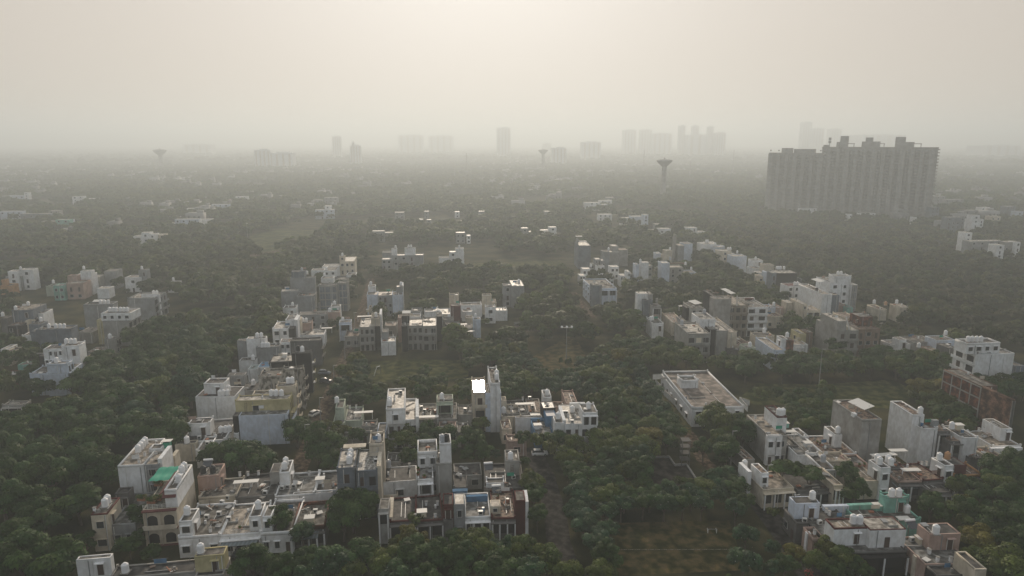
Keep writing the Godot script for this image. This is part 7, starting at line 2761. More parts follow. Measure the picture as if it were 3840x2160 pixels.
	plant("d", 39, -40.9, -144.6, 3, 6.6, "b", 122, 0, 1)
	plant("o", 1, -25.6, -154.1, 3.1, 7.5, "b", 117, 0, 1)
	plant("d", 29, -42, -152, 3.1, 7.5, "f", 107, 0, 1)
	plant("d", 6, 30.3, -166.2, 3.3, 7, "r", 24, 1, 3)
	plant("d", 4, 33.2, -172.4, 3.4, 7.1, "r", 24, 2, 3)
	plant("d", 0, 138.1, -188.7, 4.4, 8.2, "f", 83, 3, 4)
	plant("d", 37, 4.6, -130.1, 2.6, 6.2, "r", 15, 0, 1)
	plant("d", 27, 23, -129.6, 2.7, 6.3, "b", 112, 3, 5)
	plant("d", 38, 38.1, -208.5, 4, 7.8, "b", 114, 0, 1)
	plant("y", 23, 124.5, -189.3, 4.2, 8.1, "b", 123, 0, 2)
	plant("o", 17, 33.5, -177.5, 3.5, 7.2, "r", 25, 1, 3)
	plant("d", 2, -15.4, -151.8, 3, 6.6, "r", 117, 1, 2)
	plant("o", 14, 58, -220.1, 4.2, 8.1, "f", 85, 0, 1)
	plant("b", 16, -119.5, -246.6, 5, 8.9, "r", 56, 0, 1)
	plant("b", 30, -49.1, -189, 3.6, 7.4, "b", 16, 0, 1)
	plant("d", 22, 54.7, -228.4, 4.3, 8.1, "l", 85, 1, 2)
	plant("y", 21, 118.6, -189.5, 4.1, 7.9, "b", 123, 1, 2)
	plant("f", 25, 17.9, -117, 2.4, 6, "l", 112, 0, 1)
	plant("o", 26, 122.3, -209.7, 4.4, 8.2, "l", 83, 0, 1)
	plant("d", 6, 144.3, -187.9, 4.3, 8.1, "f", 83, 2, 4)
	plant("f", 3, 43.2, -115.2, 2.4, 6, "l", 121, 0, 1)
	plant("d", 9, 47.3, -107.2, 2.4, 4.9, "f", 121, 0, 1)
	plant("y", 18, 50.1, -110.7, 2.4, 5.1, "f", 121, 0, 1)
	plant("s", 25, 170.3, -282.2, 5.8, 8.6, "r", 93, 0, 1)
	plant("d", 31, 46.7, -132.9, 2.7, 6.4, "l", 82, 0, 1)
	plant("d", 24, 72.2, -133.6, 2.9, 6.5, "r", 119, 1, 2)
	plant("a", 7, 58.3, -138.3, 2.8, 8.1, "r", 82, 0, 1)
	plant("d", 4, 96, -129.2, 3, 6.8, "r", 115, 0, 1)
	plant("o", 35, 102.4, -133.8, 3.1, 7.1, "f", 80, 0, 1)
	plant("d", 24, 106.5, -133.8, 3.2, 7.1, "f", 80, 0, 1)
	plant("d", 24, 109.3, -140.3, 3.3, 7.6, "f", 118, 1, 2)
	plant("o", 18, -95.1, -224.2, 4.4, 8.2, "l", 33, 0, 1)
	plant("d", 36, 26.3, -127, 2.5, 6.1, "b", 112, 1, 5)
	plant("d", 34, -127.1, -221.7, 4.5, 8.4, "r", 52, 1, 3)
	plant("o", 21, 79, -218.3, 4.1, 8, "f", 90, 0, 1)
	plant("f", 34, 38.1, -126.9, 2.6, 6.1, "b", 112, 1, 5)
	plant("d", 8, -135.4, -246.9, 4.9, 8.9, "r", 56, 0, 6)
	plant("d", 1, 40.3, -161, 3.1, 6.7, "b", 111, 1, 3)
	plant("o", 37, 80.6, -175.3, 3.5, 7.2, "b", 124, 1, 2)
	plant("b", 37, 1, -214.8, 3.8, 7.6, "f", 113, 1, 2)
	plant("d", 33, -123.9, -215.4, 4.4, 8.2, "b", 51, 1, 2)
	plant("d", 36, 10.4, -156.4, 2.9, 6.6, "r", 116, 0, 1)
	plant("b", 15, 17.4, -192.5, 3.5, 7.2, "b", 25, 1, 4)
	plant("o", 11, 105.5, -215.7, 4.2, 8.1, "b", 125, 0, 1)
	plant("o", 18, 136.2, -218.3, 4.5, 8.4, "b", 83, 0, 1)
	plant("d", 39, 126, -214.1, 4.4, 8.2, "l", 83, 0, 1)
	plant("d", 2, -108.2, -188.2, 3.8, 7.6, "l", 27, 0, 1)
	plant("o", 34, 85.8, -175.4, 3.5, 7.2, "b", 126, 0, 1)
	plant("o", 19, 5.8, -193.3, 3.5, 7.2, "b", 22, 0, 2)
	plant("d", 4, 9.9, -197.8, 3.5, 7.3, "b", 25, 0, 3)
	plant("d", 25, -6.6, -219.8, 3.9, 7.7, "r", 127, 2, 3)
	plant("d", 33, 150.3, -192.7, 4.3, 8.1, "f", 83, 1, 4)
	plant("d", 11, 115.3, -211.6, 4.2, 8, "r", 125, 0, 1)
	plant("d", 10, -21.2, -153.9, 2.8, 6.5, "b", 117, 0, 1)
	plant("f", 19, 0, -113, 2.2, 5, "f", 15, 0, 1)
	plant("d", 9, -23.6, -148, 2.8, 5.7, "r", 117, 0, 2)
	plant("d", 38, -44.4, -189.2, 3.4, 7.1, "b", 16, 0, 1)
	plant("d", 19, -109.2, -218.2, 4.2, 8, "l", 33, 2, 4)
	plant("d", 12, 5, -122.4, 2.3, 5.9, "r", 15, 0, 1)
	plant("d", 27, -108.6, -248.9, 4.6, 8.5, "l", 120, 1, 2)
	plant("d", 27, 138.5, -193.9, 4.1, 7.9, "f", 83, 0, 4)
	plant("o", 13, 102, -220.4, 4.2, 8, "r", 91, 0, 1)
	plant("o", 19, -51.9, -205.5, 3.7, 7.4, "r", 32, 0, 1)
	plant("o", 12, 119.2, -180.6, 3.7, 7.5, "b", 123, 0, 1)
	plant("b", 26, 18, -197.7, 3.4, 7.2, "b", 25, 3, 4)
	plant("f", 36, 14.8, -126.6, 2.4, 5.9, "r", 15, 1, 2)
	plant("d", 29, 77.2, -170.2, 3.2, 6.9, "b", 124, 0, 2)
	plant("d", 22, -129.4, -252.4, 4.8, 8.7, "r", 53, 1, 2)
	plant("o", 29, -14.9, -228.5, 3.9, 7.7, "r", 127, 0, 2)
	plant("d", 1, 97.9, -214.6, 4, 7.8, "f", 91, 0, 1)
	plant("d", 11, 53.1, -234.5, 4.1, 7.9, "l", 85, 0, 2)
	plant("f", 13, 36.9, -130.5, 2.5, 6, "b", 112, 3, 5)
	plant("d", 39, 16.7, -132.1, 2.4, 5.7, "r", 13, 2, 3)
	plant("o", 20, 26, -134.3, 2.5, 5, "b", 112, 1, 2)
	plant("o", 2, 40.4, -135.2, 2.6, 5.4, "l", 82, 0, 2)
	plant("d", 19, 45.3, -152.1, 2.8, 6.2, "r", 111, 0, 1)
	plant("d", 5, 37.2, -155.4, 2.8, 6.7, "b", 111, 0, 3)
	plant("d", 16, -130.1, -208.8, 4.1, 8, "b", 51, 0, 2)
	plant("d", 22, -18.3, -231.5, 3.9, 7.7, "r", 127, 0, 3)
	plant("d", 12, 58.1, -166.6, 3.1, 6.7, "b", 73, 0, 1)
	plant("b", 24, 33.6, -206.3, 3.6, 7.3, "b", 114, 0, 1)
	plant("o", 35, 33, -195.6, 3.4, 7.1, "r", 25, 2, 3)
	plant("d", 5, 131.1, -197.5, 4, 7.8, "l", 83, 0, 1)
	plant("d", 12, 72.2, -137.6, 2.7, 7.4, "r", 119, 0, 2)
	plant("b", 15, -103.2, -257.7, 4.6, 8.5, "l", 120, 0, 1)
	plant("o", 4, -128.6, -261.4, 4.8, 8.7, "r", 53, 0, 1)
	plant("d", 27, 55.3, -106.6, 2.2, 4.4, "f", 66, 1, 2)
	plant("d", 19, 59.8, -106.3, 2.3, 4.6, "f", 66, 0, 2)
	plant("o", 38, 50.7, -224.3, 3.8, 7.6, "f", 85, 0, 2)
	plant("d", 10, -121.7, -239.8, 4.4, 8.3, "r", 56, 2, 6)
	plant("d", 6, 83.2, -125.4, 2.7, 6.3, "r", 67, 0, 1)
	plant("b", 3, 12.4, -123.3, 2.3, 5.8, "r", 15, 0, 1)
	plant("d", 36, -16.5, -160.2, 2.8, 6.4, "f", 128, 0, 1)
	plant("f", 8, 32.6, -132, 2.4, 6, "b", 112, 4, 5)
	plant("d", 39, -114.6, -252.5, 4.6, 8.4, "r", 56, 5, 6)
	plant("b", 8, 21.8, -187.2, 3.2, 6.9, "b", 25, 0, 4)
	plant("b", 35, 23.9, -214.2, 3.6, 7.3, "f", 113, 0, 2)
	plant("d", 27, 84.9, -207.4, 3.7, 7.5, "b", 125, 1, 2)
	plant("o", 32, 145, -194, 4, 7.8, "f", 83, 0, 1)
	plant("d", 36, 94.3, -207.7, 3.8, 7.6, "b", 125, 0, 2)
	plant("f", 38, 18.8, -123.5, 2.3, 5.8, "l", 112, 0, 1)
	plant("o", 17, 44.7, -243.5, 4.1, 7.9, "l", 85, 0, 1)
	plant("o", 30, 75, -164.9, 3.1, 6.7, "b", 124, 0, 2)
	plant("d", 37, 82.4, -179.7, 3.3, 7, "f", 125, 1, 2)
	plant("d", 30, -69.9, -113.6, 2.4, 4.7, "r", 2, 0, 1)
	plant("d", 7, -12.4, -186.9, 3.2, 6.8, "b", 19, 0, 1)
	plant("o", 28, -125.1, -170.9, 3.5, 6.8, "r", 110, 0, 1)
	plant("o", 15, -25.7, -158.3, 2.8, 6.4, "f", 17, 0, 1)
	plant("o", 20, -10.1, -223.4, 3.7, 7.5, "r", 127, 1, 2)
	plant("d", 26, 81.8, -168.7, 3.1, 6.8, "b", 126, 0, 1)
	plant("o", 4, 34.1, -201.1, 3.4, 7.1, "l", 114, 0, 1)
	plant("d", 2, 113.7, -170.9, 3.4, 7.1, "l", 123, 0, 1)
	plant("d", 35, -9.6, -229.6, 3.8, 7.5, "r", 127, 1, 3)
	plant("d", 26, -45.3, -196.5, 3.3, 7, "r", 31, 0, 1)
	plant("d", 14, 40.7, -233.2, 3.9, 7.6, "r", 113, 0, 1)
	plant("d", 39, 75.1, -215.1, 3.7, 7.5, "f", 90, 0, 1)
	plant("d", 35, -24.5, -194.9, 3.2, 6.9, "b", 18, 0, 1)
	plant("b", 8, 39.3, -201.4, 3.4, 7.1, "l", 114, 1, 2)
	plant("d", 2, 77.1, -180.8, 3.2, 6.9, "b", 124, 1, 2)
	plant("d", 15, 22, -203.2, 3.3, 7, "b", 25, 2, 3)
	plant("d", 24, 87.9, -183.7, 3.3, 7, "f", 125, 0, 2)
	plant("o", 24, 27, -177.9, 3, 6.6, "r", 25, 0, 3)
	plant("o", 8, 51.8, -217.1, 3.6, 7.3, "f", 85, 1, 2)
	plant("d", 14, 16.3, -202.6, 3.3, 7, "b", 25, 1, 3)
	plant("d", 18, 118.3, -216.7, 3.9, 7.7, "f", 129, 0, 1)
	plant("f", 24, 44.3, -124.8, 2.3, 5.8, "l", 68, 0, 1)
	plant("b", 12, -48.7, -210.6, 3.5, 7.2, "l", 127, 0, 1)
	plant("d", 6, 125.9, -224.7, 4.1, 7.9, "f", 130, 0, 1)
	plant("f", 37, -3.3, -111.6, 2, 5.1, "f", 108, 0, 1)
	plant("d", 28, -13.3, -111.9, 2, 5.1, "f", 108, 1, 2)
	plant("y", 16, -16.4, -113.9, 2.1, 4.9, "f", 108, 0, 1)
	plant("d", 16, -10.5, -114.2, 2.1, 5.6, "f", 108, 0, 2)
	plant("o", 22, -5.5, -114.8, 2.1, 5.6, "f", 108, 0, 1)
	plant("y", 37, -19, -114.8, 2.1, 5.9, "f", 106, 0, 1)
	plant("d", 13, -6.7, -149, 2.5, 6.2, "f", 116, 0, 1)
	more("o", 12, -18.5, -121.1, 2.1, 5.2)
	more("y", 2, -20.4, -113.3, 2, 4.8)
	more("y", 7, -21.3, -112.7, 1.5, 4)
	more("d", 17, -38.6, -142.3, 2, 5.1)
	more("d", 22, -38, -159.1, 2.3, 5.9)
	more("d", 25, -21.2, -159.1, 2.4, 6.4)
	more("d", 38, -10.4, -148.5, 2.1, 5.6)
	more("d", 14, 2.5, -157.4, 2.4, 5.9)
	more("b", 38, -3.8, -150.6, 1.6, 4.3)
	more("y", 36, 3.6, -140.6, 1.5, 4.2)
	more("d", 22, 3.1, -147.9, 1.4, 3.7)
	more("y", 37, -43.6, -164, 2.8, 5.2)
	more("d", 16, -55.1, -170.3, 2.2, 4.8)
	more("d", 22, -70.9, -148.9, 2.5, 5.2)
	more("d", 31, -72.2, -121.8, 2.1, 6.6)
	more("d", 17, -71.3, -119.5, 1.6, 5.5)
	more("d", 35, -69.6, -116.1, 1.6, 4.3)
	more("d", 30, -64.9, -112, 1.6, 3.7)
	more("d", 11, -78.4, -114.5, 2.2, 4.8)
	more("a", 12, 60.7, -137.6, 2.5, 7.6)
	more("d", 15, 70.1, -131.7, 2.1, 4.9)
	more("d", 36, 73.6, -132.7, 1.7, 4.6)
	more("d", 23, 49.6, -137, 1.9, 5)
	more("d", 25, 46.5, -130.4, 2.1, 4.9)
	more("o", 12, 51.9, -125.3, 1.3, 3.7)
	more("d", 18, 83.8, -122.6, 1.8, 5.1)
	more("y", 19, 56.5, -111.9, 1.8, 5)
	more("f", 7, 47.1, -112.3, 1.6, 4.4)
	more("f", 4, 45, -106.6, 2, 4.4)
	more("o", 11, 86.3, -117.7, 2.4, 5.9)
	more("o", 32, 86.7, -124.8, 2.3, 5.8)
	more("o", 10, 92.9, -133.3, 2.2, 5.8)
	more("d", 10, 85, -128, 2.1, 5.9)
	more("d", 30, 96.3, -134.6, 2.5, 6)
	more("y", 12, 90.5, -126.8, 2.2, 5.7)
	more("d", 3, 107.1, -141.9, 2.4, 6.1)
	more("y", 1, 31.9, -248.1, 2.2, 7.8)
	more("y", 20, 27.3, -244.1, 1.8, 6.4)
	more("y", 32, 0.7, -225.8, 3.2, 7.5)
	more("y", 33, 17.9, -146.3, 1.8, 5.4)
	more("o", 24, 6.4, -156.3, 2.3, 5.8)
	more("y", 33, 9.3, -153, 2.3, 5.4)
	more("d", 17, -137.5, -191.7, 3.4, 6.7)
	more("y", 15, 125, -193.2, 2.1, 6.7)
	more("d", 14, 113.2, -232.6, 3.7, 7.9)
	more("d", 39, 139.9, -246.7, 3.8, 7.6)
	more("d", 35, 117.5, -262.3, 3.8, 8.1)
	more("y", 4, -51.5, -214.7, 2.4, 6.5)
	more("o", 38, -53.5, -208, 1.5, 4.8)
	more("d", 37, -49.6, -203.3, 2.1, 5.7)
	more("d", 39, -48.8, -192.7, 2.3, 5.6)
	more("d", 28, -38.1, -187.3, 2.4, 5.9)
	more("d", 13, -27.5, -206.9, 2.9, 6.3)
	more("y", 11, -25.1, -198.4, 1.6, 4.9)
	more("o", 36, -25.7, -192.1, 1.6, 5)
	more("o", 31, -8.1, -165.1, 2.5, 6.4)
	more("d", 33, -10.3, -160.5, 2.7, 6.3)
	more("o", 31, -26.6, -161.8, 2.1, 6.3)
	more("o", 39, -28.9, -159.1, 1.7, 5.4)
	more("d", 1, -21.3, -164.1, 2.1, 6.1)
	more("y", 6, -48.6, -168.8, 1.8, 4.1)
	more("d", 28, -14, -190.3, 2.4, 5.9)
	more("o", 18, -1.7, -202.2, 2.1, 6.1)
	more("d", 12, -119.9, -257.7, 4.4, 8.2)
	more("o", 27, -109.4, -260.5, 3.8, 7.6)
	more("d", 30, -106.9, -240.9, 4, 7.8)
	more("d", 33, -130.7, -239.6, 4.2, 8)
	more("f", 12, 42.1, -129.2, 2.3, 5.9)
	more("f", 28, 43.3, -137.3, 2.4, 5.9)
	more("f", 13, 43.9, -133.6, 2.4, 5.9)
	more("f", 10, 46.8, -139.3, 2.5, 6)
	more("o", 26, 36.5, -134.2, 2.3, 5.9)
	more("d", 12, 47.1, -127.2, 2, 5.5)
	more("d", 8, 43.4, -223.9, 3.2, 6.9)
	more("o", 24, 22.8, -181.4, 2.8, 6.5)
	more("o", 25, 35, -223.5, 3, 6.7)
	more("o", 5, 39.7, -227.7, 3.1, 6.8)
	more("d", 24, 46.7, -237.3, 3.7, 7.5)
	more("d", 21, 23.4, -208.5, 2.9, 6.6)
	more("d", 21, 28.1, -219.4, 3.1, 6.7)
	more("d", 6, 46.8, -231.5, 3.3, 7)
	more("o", 24, 31.5, -228.4, 3.1, 6.8)
	more("o", 1, 39.1, -238.4, 3.3, 6.9)
	more("o", 20, 39.5, -219.1, 3.3, 6.9)
	more("o", 13, 45.5, -217.2, 3.2, 6.9)
	more("b", 34, 38.4, -194.6, 2.9, 6.6)
	more("b", 10, 33.4, -188.1, 3, 6.6)
	more("o", 16, 60.2, -225.9, 3.1, 6.7)
	more("d", 8, 35.5, -232.3, 3.1, 6.8)
	more("d", 12, 1.1, -206.6, 2.8, 6.4)
	more("b", 37, 6.4, -214.3, 2.8, 6.4)
	more("b", 38, 4, -222, 3, 6.6)
	more("o", 35, -1.2, -222.4, 2.8, 6.4)
	more("d", 11, 7.8, -208.6, 2.9, 6.5)
	more("b", 26, -0.9, -233.3, 2.6, 6.2)
	more("d", 26, 9.2, -203.6, 3.1, 6.7)
	more("d", 10, -1.4, -240.4, 3, 6.6)
	more("d", 33, 2.2, -229.7, 3.5, 7.2)
	more("d", 19, 4.1, -202.8, 2.9, 6.5)
	more("d", 2, 27.1, -104.1, 1.5, 2.3)
	more("d", 32, 22.6, -103.4, 1.6, 2.6)
	more("d", 33, 34.4, -104.7, 1.4, 2.3)
	more("o", 18, 30.3, -103.5, 1.3, 2)
	more("o", 11, 19.8, -103.3, 1.4, 2.3)
	more("d", 11, 36.9, -103.2, 1.5, 2.4)
	more("o", 13, 37.6, -105.5, 1.3, 2.1)
	more("o", 35, 39.5, -103.9, 1.6, 2.5)
	more("d", 14, 25, -103, 1.6, 2.5)
	more("d", 0, 32.7, -103.1, 1.2, 1.9)
	more("d", 2, -41.9, -183, 3, 6.6)
	more("b", 3, -47.2, -184.3, 2.9, 6.5)
	more("b", 24, -50.8, -196.3, 3.2, 6.8)
	more("b", 24, -46.9, -205.4, 3.1, 6.8)
	more("o", 9, -39.1, -191.9, 2.7, 6.4)
	more("y", 18, -48.2, -200.2, 3.1, 6.8)
	more("y", 15, -51.6, -218, 3, 6.7)
	more("d", 11, -37.1, -184, 2.9, 6.6)
	more("y", 39, -21, -190.8, 2.8, 6.4)
	more("o", 26, -33.4, -197.6, 2.5, 6.1)
	more("d", 22, -21.2, -198.2, 2.9, 6.6)
	more("y", 1, -16.9, -187.6, 2.6, 6.2)
	more("y", 34, -30.7, -193.1, 3, 6.6)
	more("d", 36, -28.5, -199.1, 2.6, 6.2)
	more("o", 3, -14.2, -194.9, 3, 6.7)
	more("d", 28, -26.1, -188.5, 2.9, 6.5)
	more("o", 6, -3.2, -207.9, 2.6, 6.2)
	more("o", 17, -2.8, -212.4, 2.9, 6.5)
	more("d", 4, 75.4, -174.5, 2.9, 6.5)
	more("o", 0, 72.4, -168.8, 2.7, 6.3)
	more("d", 0, 117.8, -168, 2.6, 6.2)
	more("d", 36, 114.9, -176, 2.8, 6.4)
	more("d", 25, 129.2, -186.3, 2.9, 6.5)
	more("o", 14, 114.7, -183, 3.2, 6.9)
	more("o", 16, 129.3, -176.1, 3.4, 7.1)
	more("o", 28, 127.7, -181.8, 3.3, 7)
	more("d", 22, 133.5, -184, 2.8, 6.5)
	more("d", 36, 119.7, -174, 3.4, 7.1)
	more("d", 30, 132.6, -179.4, 3.1, 6.8)
	more("d", 7, 125.2, -169.6, 2.6, 6.2)
	more("d", 39, 133.6, -192.1, 2.8, 6.5)
	more("o", 24, 114, -164.3, 3, 6.7)
	more("d", 0, 128.5, -193.2, 3.5, 7.2)
	more("o", 21, 66.2, -215.1, 3.3, 7)
	more("d", 21, 132.4, -221.9, 3.6, 7.3)
	more("o", 35, 127.4, -218.9, 3.3, 7)
	more("d", 2, 78.7, -211.3, 3.4, 7.1)
	more("d", 16, 124.7, -205.3, 3.8, 7.5)
	more("d", 10, 119.8, -222.4, 3.6, 7.4)
	more("d", 38, 135.3, -209.6, 3, 6.7)
	more("d", 11, 142.5, -221.8, 3.1, 6.7)
	more("o", 27, 99.4, -209.6, 3.6, 7.4)
	more("d", 34, 143.4, -216.4, 3.2, 6.9)
	more("o", 21, 110.2, -209.9, 3.3, 7)
	more("d", 23, 84.1, -217.3, 3.4, 7.2)
	more("d", 9, 110.6, -215, 3.4, 7.1)
	more("o", 0, 131.5, -213.2, 3, 6.7)
	more("d", 30, 110.8, -221.5, 3.5, 7.2)
	more("d", 20, 130.1, -203.5, 3.4, 7.1)
	more("d", 10, 138.7, -213.6, 3.9, 7.7)
	more("o", 6, 94.7, -218.7, 3.6, 7.4)
	more("o", 25, 60, -215.2, 3.5, 7.2)
	more("d", 37, 70.7, -217.6, 3.4, 7.1)
	more("d", 28, 105.2, -209.3, 3.5, 7.2)
	more("o", 21, 70.5, -211.8, 3.1, 6.8)
	more("o", 31, -5.4, -224.8, 3.6, 7.3)
	more("d", 3, -10.3, -217.1, 2.9, 6.5)
	more("o", 27, -12.7, -232.8, 3.6, 7.4)
	more("d", 31, -2.5, -218, 3.3, 7)
	more("d", 29, -3.2, -229.1, 3, 6.6)
	more("d", 20, -5.4, -234.2, 3.6, 7.4)
	more("d", 18, -13.7, -214, 3.1, 6.8)
	more("d", 12, -14.5, -223.7, 3.2, 6.9)
	more("o", 27, -30, -152.5, 2.5, 6.1)
	more("d", 23, -153.1, -224, 3.6, 7.4)
	more("o", 25, -163.6, -226.7, 2.9, 6.6)
	more("d", 29, -147.8, -198.4, 3.7, 7.4)
	more("d", 4, -151.2, -208.5, 2.7, 6.3)
	more("o", 25, -176.4, -237.2, 3.2, 6.9)
	more("d", 35, -182.5, -239.5, 3.7, 7.5)
	more("d", 36, -162.4, -220, 3.6, 7.3)
	more("d", 7, -169.4, -220.5, 3.2, 6.9)
	more("o", 16, -148.6, -192.1, 3.7, 7.5)
	more("d", 5, -166, -214.6, 3.1, 6.8)
	more("d", 1, -168.9, -233.1, 2.8, 6.4)
	more("o", 4, -154.6, -200.6, 2.9, 6.5)
	more("o", 9, -147.3, -219.4, 3.3, 7)
	more("d", 34, -152.7, -215.2, 2.9, 6.5)
	more("d", 30, -158, -228.4, 3.7, 7.5)
	more("d", 17, -141.9, -194.6, 2.9, 6.5)
	more("d", 25, -178.7, -231.8, 3.1, 6.8)
	more("o", 21, 71.1, -186.3, 3, 6.6)
	more("d", 16, 83.2, -188.4, 2.3, 5.9)
	more("o", 28, 90.9, -189.5, 3, 6.6)
	more("d", 23, 76.8, -187.2, 2.9, 6.6)
	more("o", 1, 129.3, -207.9, 3.5, 7.2)
	more("d", 2, 90.1, -209.5, 3.6, 7.4)

# ---------------------------------------------------------------- far things
func mast(kind: String, x: float, z: float, h: float, label: String):
	var o := thing(kind, label, "pole", Vector3(x, 0, z), 10.0, "poles and masts")
	var w := 0.8 if h > 22.0 else 0.16
	var c := CylinderMesh.new()
	c.top_radius = w * 0.45
	c.bottom_radius = w
	c.height = h
	c.radial_segments = 10
	part(o, "pole", c, M.metal, Vector3(0, h / 2, 0))
	if kind == "pylon":
		for k in 3:
			part(o, "cross_arm", box(5.0 - k * 0.6, 0.18, 0.18), M.metal, Vector3(0, h - 1.5 - k * 4.2, 0))
	elif kind == "street_mast":
		part(o, "lamp_head", box(1.1, 0.5, 0.5), M.pale_metal if h < 14.0 else M.metal, Vector3(0.2, h, 0))
		part(o, "bracket", box(0.9, 0.1, 0.1), M.metal, Vector3(-0.4, h - 0.9, 0))
	else:
		part(o, "bracket", box(1.2, 0.08, 0.08), M.pale_metal, Vector3(0.5, h - 0.1, 0))

func water_tower(x: float, z: float, top: float, w: float, label: String):
	var o := thing("water_tower", label, "water tower", Vector3(x, 0, z))
	var r := w / 2
	part(o, "bowl", lathe([Vector2(r * 0.30, top - r * 0.95), Vector2(r * 0.62, top - r * 0.66), Vector2(r * 0.98, top - r * 0.30), Vector2(r, top - r * 0.2), Vector2(r * 0.97, top - r * 0.12), Vector2(r * 0.5, top - 0.02 * r), Vector2(0, top)], 28), M.N)
	part(o, "shaft", lathe([Vector2(r * 0.42, 0), Vector2(r * 0.30, top * 0.4), Vector2(r * 0.30, top - r * 0.9)], 20), M.N)
	part(o, "lantern", lathe([Vector2(r * 0.09, top - 0.3), Vector2(r * 0.09, top + r * 0.13), Vector2(0, top + r * 0.2)], 12), M.N)

func far_tower(x: float, z: float, h: float, w: float, label: String):
	var o := thing("far_tower", label, "tower block", Vector3(x, 0, z), 6.0, "tower blocks on the hazy skyline")
	part(o, "wall", box(w, h - 3.0, w * 0.7), M.W, Vector3(0, (h - 3.0) / 2, 0))
	part(o, "roof_room", box(w * 0.5, 3.0, w * 0.4), M.W, Vector3(w * 0.08, h - 1.5, 0))
	for k in 4:
		part(o, "rib", box(w * 0.08, h - 6.0, 1.2), M.C, Vector3((-0.375 + 0.25 * k) * w, (h - 6.0) / 2, w * 0.35 + 0.5))

func apartments(x: float, z: float, len_: float, ang: float):
	var o := thing("apartment_tower", "huge grey apartment block with stacked balconies, roof rooms and a roof mast", "apartment block", Vector3(x, 0, z), -ang)
	var hl := 62.5
	var hr := 68.0
	var split := len_ * 0.34
	part(o, "left_wing_wall", box(split, hl, 15), M.N, Vector3(split / 2, hl / 2, -8.5))
	part(o, "main_wall", box(len_ - split, hr, 17), M.N, Vector3(split + (len_ - split) / 2, hr / 2, -9.5))
	part(o, "roof_edge", box(len_ - split + 0.6, 1.0, 17.6), M.N, Vector3(split + (len_ - split) / 2, hr + 0.5, -9.5))
	var bal := st_begin()
	var win := st_begin()
	var u := 2.5
	var k := 0
	while u < len_ - 3.0:
		var h := hl if u < split else hr
		var w := 4.6 if k % 3 == 0 else 3.4
		if k % 2 == 0:
			var pier := part(o, "pier", box(w, h - 1.0, 2.6), M.N, Vector3(u, (h - 1.0) / 2, 0.4))
			pier.name = numbered_part(o, "pier")
			for f in 21:
				add_box(win, Vector3(u, 4.0 + f * 3.05, 1.72), 1.5, 1.35, 0.06)
		else:
			for f in 21:
				if 3.0 + f * 3.05 < h - 3.0:
					add_box(bal, Vector3(u, 3.0 + f * 3.05, 0.2), w + 0.6, 0.2, 1.5)
					add_box(bal, Vector3(u, 3.7 + f * 3.05, 0.9), w + 0.6, 1.2, 0.08)
					add_box(win, Vector3(u, 4.3 + f * 3.05, -0.96), w - 0.6, 2.0, 0.08)
		u += 4.2
		k += 1
	for f in 22:
		add_box(bal, Vector3(len_ + 0.9, 2.8 + f * 3.05, -5.0), 1.8, 1.1, 6.0)
	var b := part(o, "balconies", done(bal), M.N)
	b.set_meta("kind", "stuff")
	var w2 := part(o, "windows", done(win), M.G)
	w2.set_meta("kind", "stuff")
	# roof rooms, from the left end: start and end along the front, height above the ground
	for q in [[0.079, 0.145, 67.5], [0.158, 0.291, 66.6], [0.342, 0.375, 71.0], [0.421, 0.438, 74.0], [0.442, 0.487, 80.0], [0.571, 0.675, 74.5], [0.592, 0.632, 78.5], [0.762, 0.817, 79.0], [0.817, 0.867, 74.0]]:
		var base := hl if q[1] < 0.34 else hr + 1.0
		part(o, "roof_room", box((q[1] - q[0]) * len_, q[2] - base, 8.0), M.N, Vector3((q[0] + q[1]) / 2 * len_, (q[2] + base) / 2, -8.0 - 0.7 * q[0]))
	for q in [[0.488, 0.53], [0.87, 0.91], [0.68, 0.705]]:
		part(o, "roof_frame", box((q[1] - q[0]) * len_, 0.7, 3.0), M.N, Vector3((q[0] + q[1]) / 2 * len_, 72.3, -5.0))
		part(o, "frame_post", box(0.7, 3.2, 0.7), M.N, Vector3(q[1] * len_ - 0.6, 70.4, -5.0))
	part(o, "roof_mast", box(0.6, 9.0, 0.6), M.metal, Vector3(0.378 * len_, 73.5, -6.0))
	for y in [74.0, 77.2]:
		part(o, "mast_panel", box(2.4, 2.6, 2.0), M.metal, Vector3(0.378 * len_, y, -5.9))
	foot.append([x + len_ / 2 * cos(deg_to_rad(ang)), z + len_ / 2 * sin(deg_to_rad(ang)), len_ / 2, 24.0, deg_to_rad(ang)])

func numbered_part(o: Node, called: String) -> String:
	return called

